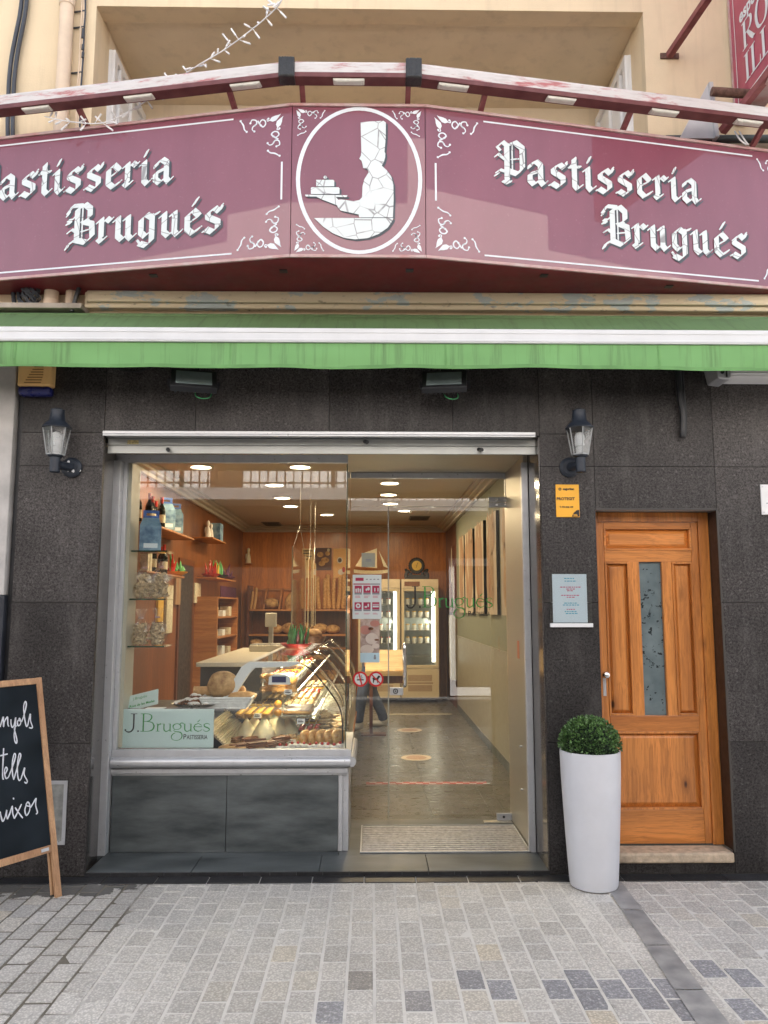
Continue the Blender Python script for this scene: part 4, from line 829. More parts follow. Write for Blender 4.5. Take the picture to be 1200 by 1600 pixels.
# hanging black cable end
X, Z0 = ay(1067, 683, -.03); _, Z1 = ay(1065, 560, -.03)
mb = MB(); mb.tube(spline([(X-.012,-.02,Z1+.1),(X-.012,-.03,Z1),(X-.008,-.035,(Z0+Z1)/2),(X+.006,-.035,Z0+.15),(X,-.03,Z0)], 6), [.02]*24 + [.016], 10); mb.tube(spline([(X+.012,-.02,Z1+.1),(X+.012,-.03,Z1),(X+.014,-.04,(Z0+Z1)/2),(X+.018,-.035,Z0+.12),(X+.010,-.03,Z0+.01)], 6), .011, 8)
tag(mb.build('hanging_cable', M['black'], smooth=True), 'thick black cable stub hanging down the granite from the green awning', 'cable')
X, Z = ay(205, 578, -.02); mb = MB(); mb.tube(spline([(X-.14,-.008,Z+.05),(X-.06,-.012,Z),(X+.06,-.012,Z-.005),(X+.15,-.01,Z+.05)], 6), .004, 6)
tag(mb.build('wall_wire', M['black'], smooth=True), 'thin black wire looping below the valance beside the alarm box', 'wire')
# yellow plate
(a, z1), (b, z0) = ay(868, 757, -.006), ay(906, 808, -.006)
mb = MB(); mb.box(a, b, -.006, -.0005, z0, z1); yp = tag(mb.build('security_plate', M['yellow'], bevel=.002), 'small yellow security plate reading PROTEGIT, below the lantern', 'sign')
fy = lambda p, q, t: (a + p, -.0062 - t, z0 + q); mb = MB(); wdt, hgt = b - a, z1 - z0
text(mb, 'seguritec', .019, fy, .001, .045, hgt - .034, bold=.0009); text(mb, 'PROTEGIT', .0242, fy, .001, .004, hgt*.52, bold=.0009); text(mb, 'T. 972 840 109', .0135, fy, .001, .022, hgt*.285, bold=.0006)
ring(mb, .026, hgt - .029, .004, .009, fy, .001, 16); mb.add([fy(wdt-.05,.003,.001), fy(wdt-.003,.003,.001), fy(wdt-.003,.045,.001), fy(wdt-.018,.043,.001), fy(wdt-.038,.026,.001)], [(0,1,2,3,4)])
mb.build('lettering', M['ink'], yp); mb = MB(); text(mb, '24h', .017, fy, .0016, wdt-.04, .007, bold=.0006); mb.build('lettering', M['yellow'], yp)
# notice in an acrylic holder
(a, z1), (b, z0) = ay(858, 895, -.01), ay(926, 980, -.01)
nt_ = thing('notice_holder', 'paper notice in a clear acrylic holder beside the pine door', 'notice', ((a+b)/2, 0, z0))
mb = MB(); mb.box(a, b, -.014, -.011, z0 + .024, z1); mb.build('acrylic_cover', M['clearplast'], nt_)
mb = MB(); mb.box(a - .002, b + .002, -.018, -.001, z0, z0 + .0235); mb.build('holder_rail', M['whitepaint'], nt_, bevel=.002)
pa, pb, p0, p1 = a + .018, b - .028, z0 + .028, z1 - .008
mb = MB(); mb.box(pa, pb, -.0085, -.0075, p0, p1); pp = mb.build('paper', M['paper'], nt_)
fp = lambda p, q, t: (pa + p, -.0086 - t, p0 + q); W_, H_ = pb - pa, p1 - p0
for m_, rows in ((M['cyan_ink'], ((.91,.30),(.855,.28),(.40,.34),(.36,.42),(.225,.32),(.185,.26))), (M['pink_ink'], ((.73,.56),(.69,.2),(.655,.16),(.56,.5),(.52,.18),(.27,.2)))):
    mb = MB()
    for q, wd in rows:
        x = W_/2 - wd*W_/2
        while x < W_/2 + wd*W_/2: l = random.uniform(.006,.018); rect(mb, x, x + l, q*H_ - .003, q*H_ + .003, fp, .0003); x += l + .004
    mb.build('printed_text', m_, pp)
# white plaque at the right edge
(a, z1), (_, z0) = ay(1188, 757, -.01), ay(1200, 804, -.01); b = a + .20
mb = MB(); mb.box(a, b, -.01, -.0005, z0, z1); pq = tag(mb.build('white_plaque', M['whitepaint'], bevel=.002), 'white plaque with four screws fixed to the granite right of the pine door', 'plaque')
mb = MB()
for u, v in ((.012,.014),(.188,.014),(.012,z1-z0-.014),(.188,z1-z0-.014)): mb.tube([(a+u,-.0102,z0+v),(a+u,-.0125,z0+v)], .005, 10)
mb.build('screw', M['alu'], pq); mb = MB(); rect(mb, .03, .16, .068, .073, lambda p, q, t: (a+p, -.0103-t, z0+q), .0002); mb.build('printed_line', M['grey_ink'], pq)
# meter cover
(a, z1), (b, z0) = ay(60, 1220, -.004), ay(101, 1320, -.004); a = b - .26
vt = thing('meter_cover', 'weathered grey meter cover in the granite behind the chalkboard', 'utility cover', ((a+b)/2, 0, z0)); mt_ = mat('zinc', (.30,.31,.30), .6, .3, var=.4, vs_=18, col2=(.42,.42,.39), bump=.2)
mb = MB(); mb.box(a, b, -.006, -.0005, z0, z0+.02); mb.box(a, b, -.006, -.0005, z1-.02, z1); mb.box(a, a+.02, -.006, -.0005, z0+.0201, z1-.0201); mb.box(b-.02, b, -.006, -.0005, z0+.0201, z1-.0201); mb.build('cover_frame', M['alu'], vt); mb = MB(); mb.box(a+.0205, b-.0205, -.003, -.0005, z0+.0205, z1-.0205); mb.build('cover_lid', mt_, vt)

# ================================================================ CHALKBOARD
AL, LNB = R(57.5), R(13.5); F0 = Vector((-1.672,-.296,0)); hv = Vector((math.cos(AL), math.sin(AL), 0)); nv = Vector((math.sin(AL), -math.cos(AL), 0))
upv = Vector((-nv.x*math.sin(LNB), -nv.y*math.sin(LNB), math.cos(LNB))); nb_ = hv.cross(upv).normalized(); nb_ = nb_ if nb_.dot(nv) > 0 else -nb_
bd = thing('chalkboard_sign', 'wooden framed A-board chalkboard with handwritten menu, beside the display window', 'chalkboard', (F0.x, F0.y, 0))
WB, HB, SB = .60, 1.18, .034
bp = lambda a, b, t: F0 + hv*a + upv*b + nb_*t       # a: 0 at right leg, negative to the left
def plank(a0, a1, b0, b1, t0, t1): 
    mb = MB(); mb.hexa([bp(a0,b0,t0), bp(a1,b0,t0), bp(a1,b0,t1), bp(a0,b0,t1)], [bp(a0,b1,t0), bp(a1,b1,t0), bp(a1,b1,t1), bp(a0,b1,t1)]); return mb
bwh = M['boardwood']
plank(-SB, 0, 0, HB, -.02, 0).build('frame_leg', bwh, bd, bevel=.002); plank(-WB, -WB+SB, 0, HB, -.02, 0).build('frame_leg', bwh, bd, bevel=.002)
plank(-WB+SB+.0005, -SB-.0005, HB-.036, HB-.001, -.019, -.0005).build('frame_rail', bwh, bd, bevel=.002); plank(-WB+SB+.0005, -SB-.0005, .235, .272, -.019, -.0005).build('frame_rail', bwh, bd, bevel=.002)
cb_ = plank(-WB+SB-.006, -SB+.006, .268, HB-.032, -.014, -.008).build('writing_board', M['chalkboard'], bd)
mb = plank(-.10, -.055, .247, .263, .0001, .003); mb.build('maker_label', M['alu'], bd)
up2 = Vector((-upv.x, -upv.y, upv.z)); topc = F0 + upv*HB
for a in (0, -WB):
    s_ = -1 if a == 0 else 1; p_ = bp(a + (-.017 if a == 0 else .017), HB-.02, -.03); d_ = -nv*(2*math.sin(LNB)*HB) ; foot = bp(a + (-.017 if a == 0 else .017), 0, -.03) - nv*(.02); foot.z = .004
    mb = MB(); mb.bar(p_, foot, .03, .018, up=nv); mb.build('rear_leg', bwh, bd, bevel=.002)
chalk = [[(0,480),(15,430),(25,402),(26,440),(28,478),(34,440),(46,415),(58,402),(60,430),(62,462),(70,476)],
 [(85,420),(86,455),(96,482),(112,460),(122,405),(118,480),(110,540),(116,590),(127,607),(132,585),(120,530),(112,490),(130,468)],
 [(152,420),(136,438),(140,468),(156,462),(163,435),(152,412),(150,428),(168,436)],[(168,440),(186,390),(205,310),(198,280),(186,310),(186,360),(195,430),(206,474),(216,468)],[(216,468),(236,378),(238,430),(253,478),(244,488),(226,484)],
 [(28,645),(25,720),(20,820),(22,880),(30,886)],[(0,705),(60,690)],[(38,850),(56,812),(45,794),(34,830),(46,880),(66,872)],[(66,872),(104,770),(121,704),(110,690),(96,760),(98,850),(108,892)],[(108,888),(142,770),(162,704),(150,690),(136,770),(138,860),(150,897),(164,885)],[(164,885),(192,798),(188,850),(212,900),(204,918),(190,908)],
 [(0,1140),(8,1180),(22,1216),(40,1180),(52,1128),(50,1165),(58,1200)],[(58,1200),(78,1150),(96,1098),(98,1150),(112,1196)],[(104,1032),(107,1046)],[(118,1108),(146,1150),(178,1192)],[(112,1196),(140,1140),(168,1082)],[(204,1090),(194,1130),(206,1170),(228,1140),(234,1095),(218,1066),(204,1092),(238,1100)],[(238,1110),(262,1070),(282,1038),(278,1090),(292,1146),(280,1160)]]
mb = MB(); ob = bp(0,.7,-.0078)
inv = lambda x, y: (lambda p: ((p - F0).dot(hv), (p - F0).dot(upv)))(on_plane(x/5, 1040 + y/5, ob, nb_))
for st in chalk: ribbon(mb, [inv(x, y) for x, y in st], [.0065,.0085,.006,.008,.006], bp, -.0074)
for wd, ax_, b in (('Bu', -.44, .85), ('Pas', -.47, .615), ('X', -.42, .40)): pass
mb.build('handwriting', M['chalk'], cb_)

# ================================================================ PLANTER
PX, PY = 1.243, -.185
pt = thing('boxwood_planter', 'tall white tapered planter with a clipped boxwood ball', 'plant', (PX, PY, 0))
mb = MB(); mb.lathe([(.118,.002),(.128,.006),(.133,.02),(.140,.12),(.150,.28),(.159,.45),(.166,.60),(.169,.72),(.168,.738),(.163,.74),(.160,.70),(.158,.62)], (PX,PY,0), 64, wob=0); mb.build('pot', M['pot'], pt, smooth=True)
mb = MB(); mb.lathe([(.157,.66),(.157,.675)], (PX,PY,0), 32); mb.build('soil', M['soil'], pt)
mb = MB(); cz = .755
for i in range(5200):
    d = Vector((random.gauss(0,1), random.gauss(0,1), random.gauss(0,1))).normalized(); rr = .168*(1 - .16*random.random()**2 + (random.random() > .985)*.06) + .006*math.sin(9*d.x+3)*math.cos(8*d.y)
    if d.z < -.3: continue
    p = Vector((PX,PY,cz)) + d*rr; t = (d + Vector((random.uniform(-1,1), random.uniform(-1,1), random.uniform(-.6,1)))*.8).normalized(); u = t.cross(Vector((random.uniform(-1,1),random.uniform(-1,1),random.uniform(-1,1)))).normalized()
    if p.z < .748 and math.hypot(p.x-PX, p.y-PY) > .148: continue
    l, wd = random.uniform(.013,.020), random.uniform(.005,.008); nn = t.cross(u)
    mb.add([p, p + t*l*.5 + u*wd + nn*.002, p + t*l, p + t*l*.5 - u*wd + nn*.002], [(0,1,2,3)])
mb.build('foliage', M['leaf'], pt)
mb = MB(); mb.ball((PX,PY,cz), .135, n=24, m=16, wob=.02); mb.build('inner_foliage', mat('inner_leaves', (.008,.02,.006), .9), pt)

# ================================================================ UPPER WALL: pipes, cables, brackets
def wallpt(x, y, Y): X, Z = ay(x, y, Y); return Vector((X, Y, Z))
def vtube(name, px, Y, r, m_, label, cat, n=12, extra=None):
    pts = [wallpt(x, y, Y) for x, y in px]; mb = MB(); mb.tube(spline(pts, 5), r, n)
    return tag(mb.build(name, m_, smooth=True), label, cat)
for i, (dx_, lab) in enumerate(((0, 'thick black cable running down the beige wall, nearest the left edge'), (8, 'second thick black cable running down the beige wall beside the first'))):
    vtube('power_cable', [(36+dx_,-60),(33+dx_,10),(18+dx_*1.05,90),(13+dx_,150),(12+dx_,215),(14+dx_,330),(20+dx_,450),(24+dx_*1.6,488)], -.03, .0135, M['cable'], lab, 'cable', 8)
a, z1 = ay(106, -60, -.05); _, z0 = ay(84, 488, -.05); px = ay(100, 100, -.05)[0]
dp = thing('drainpipe', 'beige plastic drainpipe with a collar down the plastered wall', 'drainpipe', (px, -.05, z0)); mb = MB(); mb.tube([(px,-.05,z1),(px,-.05,3.401)], .044, 20); mb.build('pipe', M['pvc'], dp, smooth=True)
for y in (2, 478): 
    zz = ay(105, y, -.05)[1]; mb = MB(); mb.lathe([(.0445,-.04),(.05,-.035),(.05,.035),(.0445,.04)], (px,-.05,zz), 20); mb.build('pipe_collar', M['pvc'], dp, smooth=True)
mb = MB(); px2 = ay(90, 470, -.04)[0]
mb = MB(); p = ay(110, 470, -.05)[0]; mb.tube([(p,-.05,3.402),(p+.01,-.05,3.6)], .034, 16); tag(mb.build('short_pipe', M['pvc'], smooth=True), 'short beige pipe stub on the grey ledge under the sign', 'pipe')
mb = MB(); p0_ = wallpt(112, 487, -.11); p1_ = wallpt(122, 455, -.11); mb.bar(p0_, p1_ + (p1_-p0_)*.4, .025, .02); tag(mb.build('black_strut', M['black'], bevel=.002), 'short slanting black strut on the grey ledge under the sign', 'strut')
mb = MB()
for i in range(26):
    c = wallpt(45 + random.uniform(-8,8), 478, -.09); pts = []
    ph = random.random()*6
    for k in range(9): t = k/8; pts.append((c.x + .035*math.sin(ph + 5*t) + random.uniform(-.012,.012), c.y + .025*math.cos(ph + 5*t), 3.404 + .16*t))
    mb.tube(spline(pts, 3), .0035, 5)
tag(mb.build('cable_coil', M['cable'], smooth=True), 'tangled coil of dark cable on the grey ledge below the drainpipe', 'cable coil')
# bundle of thin cables with clips beside the drainpipe
cb2 = thing('cable_bundle', 'bundle of thin beige and black cables clipped beside the drainpipe', 'cable bundle', (*wallpt(126,100,-.02),))
for k, (o_, m_) in enumerate(((-2, M['pvc']), (1.5, M['pvc']), (3.5, M['cable']))):
    mb = MB(); mb.tube(spline([wallpt(x + o_, y, -.025) for x, y in ((128,-60),(130,10),(128,45),(127,75),(125,110),(123,140),(121,200),(118,330))], 5), .006, 6); mb.build('thin_cable', m_, cb2, smooth=True)
for y in (17, 42, 113):
    p_ = wallpt(128 if y < 100 else 124, y, -.03); mb = MB(); mb.bar(p_ + Vector((-.07,.028,.012)), p_ + Vector((.02,-.002,0)), .008, .008); mb.build('cable_clip', M['cable'], cb2)
for y0, y1 in ((45,60),(82,90),(70,78)):
    mb = MB(); mb.tube([wallpt(130, y0, -.032), wallpt(129, y1, -.032)], .009, 8); mb.build('cable_tape', M['cable'], cb2)
# LED string
stg = thing('string_lights', 'white string of little icicle lights crossing in front of the loggia', 'string lights', (*wallpt(360,50,-.35),))
rp = [wallpt(445,-10,-.9), wallpt(432,12,-.85), wallpt(395,45,-.7), wallpt(350,78,-.55), wallpt(305,105,-.48), wallpt(255,140,-.42), wallpt(205,172,-.40), wallpt(160,192,-.40), wallpt(110,190,-.38), wallpt(70,182,-.36)]
S_ = spline(rp, 8); mb = MB(); mb.tube(S_, .0035, 6); mb.build('lead_wire', M['whitepaint'], stg, smooth=True)
for i in range(2, len(S_)-1, 2):
    for sgn in (1, -1) if i % 4 == 0 else (1 if i % 3 else -1,):
        p_ = S_[i]; q = p_ + Vector((random.uniform(-.07,.07), random.uniform(-.02,.02), sgn*random.uniform(.02,.06)))
        mb = MB(); mb.tube([p_, p_ + (q-p_)*.35, p_ + (q-p_)*.4, q], [.002,.002,.0055,.0055], 7); mb.build('bulb', M['whitepaint'], stg, smooth=True)
# projecting sign top right
XS = 2.37
def on_x(px, py): Y, Z = ax(px, py, XS); return (Y, Z)
ps = thing('projecting_sign', 'burgundy sign projecting from the wall with white serif capitals', 'sign', (XS, -.05, 4.7))
zb_, zt_, y0_ = 4.70, 6.4, -.045
mb = MB(); mb.box(XS, XS+.10, -1.7, y0_, zb_, zt_); sb = mb.build('sign_panel', mat('crimson_panel', (.36,.032,.095), .35, coat=.4), ps)
mb = MB(); mb.box(XS-.004, XS+.104, y0_+.0005, y0_+.022, zb_, zt_); mb.build('sign_edge', M['pinktrim'], ps); mb = MB(); mb.box(XS-.004, XS+.104, -1.7, y0_+.022, zb_-.015, zb_-.0005); mb.build('sign_edge', M['pinktrim'], ps)
fs = lambda p, q, t: (XS - t, y0_ - p, q)
ppz = lambda x, y: (lambda q: (y0_ - q[0], q[1]))(on_x(x, y))
mb = MB(); rect(mb, .045, .053, zb_+.07, zt_, fs, .003); rect(mb, .0535, 1.65, zb_+.07, zb_+.078, fs, .003); mb.build('border_line', M['whitevinyl'], sb)
mb = MB(); p, q = ppz(1156, 38); text(mb, 'especialitat', .125, fs, .003, p, q, sx=.9, bold=.004)
p, q = ppz(1161, 82); roman(mb, 'ROC', p, q, .185, fs, .003, 1.0); p, q = ppz(1165, 131); roman(mb, 'ILL', p, q, .185, fs, .003, 1.0)
text(mb, 'La', .075, fs, .003, .055, zb_ + .012, bold=.002)
mb.build('lettering', M['whitevinyl'], sb)
bk = thing('sign_strut', 'slanting red metal strut with a rusty base plate on the beige wall', 'strut', (*wallpt(1047,88,0),))
c = wallpt(1046, 88, -.004); mb = MB(); mb.box(c.x-.062, c.x+.062, -.012, -.0005, c.z-.02, c.z+.02); mb.build('base_plate', M['rust'], bk, bevel=.002)
e = wallpt(1106, -2, -.45); mb = MB(); mb.bar(c + Vector((-.005,-.0085,0)), c + (e - c)*1.5, .042, .042); mb.build('strut_bar', M['redmetal'], bk, bevel=.003)
# rusty pole stub, second strut, grey pipe, white bracket
a = wallpt(1112, 143, -.25); b = wallpt(1215, 150, -.25); mb = MB(); mb.tube([a, a + (b-a)*2.5], .028, 12); tag(mb.build('rusty_pole', M['rust'], smooth=True), 'rusty horizontal pole passing below the projecting sign', 'pole')
a = wallpt(1128, 206, -.12); b = wallpt(1200, 118, -.45); mb = MB(); mb.bar(a, a + (b-a)*1.6, .045, .045); tag(mb.build('red_strut', M['redmetal'], bevel=.003), 'dark red strut rising behind the rusty pole to the projecting sign', 'strut')
a = wallpt(1040, 218, -.05); b = wallpt(1210, 217, -.05); mb = MB(); mb.tube([a, a + (b-a)*3], .026, 12); tag(mb.build('grey_pipe', mat('grey_pipe', (.06,.075,.075), .5, var=.4), smooth=True), 'dark grey pipe along the wall just above the sign', 'pipe')
mb = MB(); wp = lambda x, y, Y: tuple(wallpt(x, y, Y))
Yc = -.16
mb.prism([ay(1062,216,Yc), ay(1116,216,Yc), ay(1106,131,Yc)], lambda p, q, t: (p, Yc + t, q), 0, .012)
mb.prism([ay(1116.2,216,Yc), ay(1122,216,Yc), ay(1112,131,Yc), ay(1106.2,131,Yc)], lambda p, q, t: (p, Yc + t, q), -.02, .03)
mb.bar((ay(1100,200,Yc)[0], Yc+.03, ay(1100,200,Yc)[1]), (ay(1100,200,Yc)[0], -.001, ay(1100,200,Yc)[1]), .03, .03)
tag(mb.build('corner_plate', mat('grey_white_plate', (.50,.49,.49), .5)), 'white triangular metal bracket on the beige wall beside the projecting sign', 'bracket')
for i, (dx_, lab) in enumerate(((0, 'thin white wire looping over the end of the light bar'), (7, 'second thin white wire beside the first at the light bar end'))):
    mb = MB(); mb.tube(spline([wallpt(1148+dx_,205,-.2), wallpt(1156+dx_,218,-.22), wallpt(1166+dx_*.4,226,-.2)], 5), .005, 6); tag(mb.build('white_wire', M['whitepaint'], smooth=True), lab, 'wire')
# ================================================================ SHOP INTERIOR (setting)
FZ = .022; CZ = 2.95; XL, XR, YB = -2.26, 1.28, 8.8
mb = MB()
for i in range(8):
    for j in range(27):
        x0 = XL + i*.45; y0 = 1.125 + j*.285
        mb.box(x0+.0018, min(x0+.448, XR), y0+.0018, min(y0+.284, YB), -.02, FZ)
mb.build('shop_floor', M['floor']); tag(bpy.data.objects['shop_floor'], None, None, kind='structure')
mb = MB(); mb.box(XL-.2, XR+.2, .37, YB+.2, -.06, -.021); mb.box(XL-.2, -.18, .37, 1.12, -.02, FZ-.004); tag(mb.build('shop_floor_base', M['slate']), None, None, kind='structure')
mb = MB(); mb.box(XL-.2, XR+.2, .281, YB+.2, CZ, CZ+.12); tag(mb.build('shop_ceiling', M['ceil']), None, None, kind='structure')
mb = MB()      # cornice
for k, (w1, h1) in enumerate(((.15,.035),(.10,.07),(.05,.11))):
    z1 = CZ - .0004*k - (0 if k == 0 else (.035,.07)[k-1]); z0 = CZ - h1
    mb.box(XL, XL+w1, .4, YB, z0, z1); mb.box(XR-w1, XR, 1.1, YB, z0, z1); mb.box(XL+w1, XR-w1, YB-w1, YB, z0, z1)
tag(mb.build('ceiling_cornice', M['ceil'], bevel=.008), None, None, kind='structure')
mb = MB(); mb.box(XL-.2, XL, .281, YB+.2, FZ, CZ); tag(mb.build('shop_wall', M['sidewood_dimmed']), None, None, kind='structure')
mb = MB(); mb.box(XL, XR, YB, YB+.2, FZ, CZ); tag(mb.build('back_wall', M['wallwood']), None, None, kind='structure')
mb = MB(); mb.box(XR, XR+.2, .281, 7.1, FZ, CZ); tag(mb.build('painted_wall', M['green_wall']), None, None, kind='structure')
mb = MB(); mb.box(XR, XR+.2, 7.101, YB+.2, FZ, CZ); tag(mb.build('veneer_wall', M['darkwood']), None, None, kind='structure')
mb = MB(); mb.box(XR-.008, XR-.0004, 1.121, 7.1, FZ+.09, 1.108); mb.box(XR-.014, XR-.0004, 1.121, 7.1, 1.1085, 1.125); tag(mb.build('wainscot', M['wainscot']), None, None, kind='structure')
mb = MB(); mb.box(XR-.012, XR-.0004, 1.121, 7.1, FZ, FZ+.0895); tag(mb.build('skirting', M['slate']), None, None, kind='structure')
mb = MB(); mb.box(XL, -1.717, .2805, .42, FZ, CZ); mb.box(-1.7165, -1.6225, .4105, .42, FZ, CZ); mb.box(-1.7165, -.175, .2805, .37, 2.576, CZ); mb.box(-.175, -.168, .3705, 1.0995, 2.576, CZ); mb.box(-.1675, XR, 1.06, 1.12, 2.5765, CZ); mb.box(1.0298, XR, .36, 1.1205, FZ, 2.576); tag(mb.build('front_wall', M['cream']), None, None, kind='structure')

def boxthing(name, label, cat, m_, x0, x1, y0, y1, z0, z1, bevel=.004, group=None):
    mb = MB(); mb.box(x0, x1, y0, y1, z0, z1); return tag(mb.build(name, m_, bevel=bevel), label, cat, group)
# ---- ceiling downlights
LW = 5.4
dl = [(314,731,'over the gift box shelf'),(469,731,'over the near end of the pastry counter'),(429,759,'second in the left row'),(441,779,'third in the left row'),(454,792,'fourth in the left row'),(511,805,'near the hanging screens'),(609,756,'over the door, first of the right row'),(607,774,'second of the right row'),(610,788,'third of the right row'),(633,799,'near the fridges')]
for i, (px, py, wh) in enumerate(dl):
    X, Y = az(px, py, CZ - .02); root = thing('ceiling_downlight', 'round lit ceiling downlight, ' + wh, 'ceiling light', (X, Y, CZ), 'round downlights in the shop ceiling')
    mb = MB(); mb.lathe([(.105,-.001),(.125,-.001),(.125,-.012),(.105,-.02),(.098,-.012)], (X,Y,CZ), 28, caps=False); mb.build('trim_ring', M['whitepaint'], root, smooth=True)
    mb = MB(); mb.lathe([(.0,-.010),(.098,-.0105),(.099,-.004),(.0,-.003)], (X,Y,CZ), 28, caps=False); mb.build('diffuser', M['downlight'], root)
    ld = bpy.data.lights.new('downlight_lamp', 'AREA'); ld.shape = 'DISK'; ld.size = .19; ld.energy = LW; ld.color = (1, .76, .46); lo = bpy.data.objects.new('downlight_lamp', ld); C.objects.link(lo); lo.parent = root; lo.location = (0, 0, -.03)
for px, py, wd, dp_, m_, lab in ((425,818,.30,.5,'grey_ink','grey air grille in the shop ceiling above the counter'),(655,809,.32,.5,'grey_ink','grey air grille in the shop ceiling above the fridges'),(655,799,.30,.4,'whitepaint','white ceiling panel in front of the grey air grille')):
    X, Y = az(px, py, CZ); r_ = thing('ceiling_grille', lab, 'air vent', (X, Y, CZ)); mb = MB(); mb.box(X-wd/2, X+wd/2, Y-dp_/2, Y+dp_/2, CZ-.012, CZ-.0005); mb.build('grille_plate', mat('grille_'+m_, (.22,.21,.20) if m_ == 'grey_ink' else (.8,.75,.66), .5), r_); mb = MB()
    for k in range(6): yy = Y - dp_/2 + .03 + k*dp_/6; mb.box(X-wd/2+.02, X+wd/2-.02, yy, yy+.02, CZ-.02, CZ-.0125)
    mb.build('grille_slats', mat('slats_'+m_, (.12,.12,.12) if m_ == 'grey_ink' else (.7,.65,.58), .5), r_)

# ---- pastry counter
cn = thing('pastry_counter', 'long refrigerated pastry counter with a curved glass front and white end frame', 'display counter', (-.6, .62, FZ))
CY0, CY1 = .62, 4.9
mb = MB(); mb.box(-1.02, -.245, CY0+.02, CY1, FZ, .27); mb.box(-1.02, -.20, CY0, CY1, .2705, .60); mb.build('counter_base', M['cream'], cn, bevel=.006)
mb = MB(); mb.box(-.199, -.186, CY0, CY1, .25, .30); mb.build('bumper_strip', M['shelfwood'], cn, bevel=.003)
mb = MB(); mb.box(-1.0, -.205, CY0, CY1, .601, .622); mb.build('display_deck', M['tray'], cn)
mb = MB()
for i in range(15): f = i/15; x = -1.17 + .19*f; z = .80 - .175*f; mb.bar((x, CY0+.01, z), (x, CY1-.5, z), .0085, .012)
mb.hexa([(-1.19,CY0+.012,.80),(-.985,CY0+.012,.618),(-.985,CY1-.5,.618),(-1.19,CY1-.5,.80)], [(-1.18,CY0+.012,.803),(-.975,CY0+.012,.621),(-.975,CY1-.5,.621),(-1.18,CY1-.5,.803)]); mb.build('ribbed_panel', M['louvre'], cn)
prof = spline([(-.50,1.175,0),(-.42,1.13,0),(-.32,1.02,0),(-.235,.90,0),(-.205,.80,0),(-.20,.62,0)], 5)
segs = [(.625, 1.6), (1.606, 2.7), (2.706, 3.8), (3.806, 4.9)]
for a, b in segs:
    mb = MB(); n = len(prof); vs_ = [(p.x, y, p.y) for y in (a, b) for p in prof] ; mb.add(vs_, [(i, i+1, n+i+1, n+i) for i in range(n-1)]); o = mb.build('curved_glass', M['glass_dirty'], cn, smooth=True); so = o.modifiers.new('t', 'SOLIDIFY'); so.thickness = .006
    mb = MB(); mb.tube([(p.x+.003, a, p.y) for p in prof], .005 if a < 1 else .0022, 6); mb.build('glass_edge', M['black'], o)
prof_in = [(p.x - .012, p.y) for p in prof if p.y > .63] + [(-.22,.626),(-.97,.626),(-1.03,.83),(-.80,1.165)]
mb = MB(); mb.prism(prof_in, lambda a, b, t: (a, t, b), CY0+.014, CY0+.019); mb.build('end_glass', M['glass_dirty'], cn)
mb = MB(); fr = [(-1.13,.805),(-1.05,.805),(-1.0,.84),(-.825,1.105),(-.79,1.142),(-.56,1.148),(-.48,1.168),(-.50,1.182),(-.83,1.182),(-.88,1.15),(-1.06,.85)]
mb.prism(fr, lambda a, b, t: (a, t, b), CY0-.03, CY0+.012); ef = mb.build('end_frame', M['white_metal'], cn, bevel=.006)
mb = MB(); mb.prism([(-.70,1.03),(-.55,1.03),(-.555,1.08),(-.59,1.10),(-.66,1.10),(-.695,1.08)], lambda a, b, t: (a, t, b), CY0-.02, CY0+.010); th = mb.build('thermostat', M['white_metal'], cn, bevel=.003)
mb = MB(); mb.box(-.675, -.58, CY0-.0225, CY0-.0202, 1.045, 1.085); mb.build('display_screen', mat('blue_display', (.02,.03,.12), .2), th)
mb = MB(); mb.box(-.80, -.50, CY0+.02, CY1, 1.170, 1.178); mb.build('counter_top', M['glass_dirty'], cn); mb = MB(); mb.box(-.84, -.8005, CY0+.02, CY1, 1.14, 1.182); mb.build('rear_rail', M['alu'], cn, bevel=.004)
for z, x0, x1 in ((.785,-.99,-.40),(.965,-.95,-.52)):
    mb = MB(); mb.box(x0, x1, CY0+.12, CY1-.1, z, z+.008); sh = mb.build('glass_shelf', M['glass_dirty'], cn); mb = MB(); mb.box(x1+.0005, x1+.012, CY0+.12, CY1-.1, z-.006, z+.012); mb.build('shelf_edge', M['tray'], sh)
mb = MB(); mb.tube([(-.62, CY0+.06, 1.148), (-.62, CY1-.05, 1.148)], .012, 10); mb.build('light_tube', M['tube'], cn, smooth=True)
for yy in (1.34, 2.74, 4.14):
    ld = bpy.data.lights.new('counter_lamp', 'AREA'); ld.shape = 'RECTANGLE'; ld.size = .05; ld.size_y = 1.35; ld.energy = 7.0; ld.color = (1, .82, .55); lo = bpy.data.objects.new('counter_lamp', ld); C.objects.link(lo); lo.parent = cn; lo.location = Vector((-.60, yy, 1.13)) - Vector((-.6, .62, FZ))
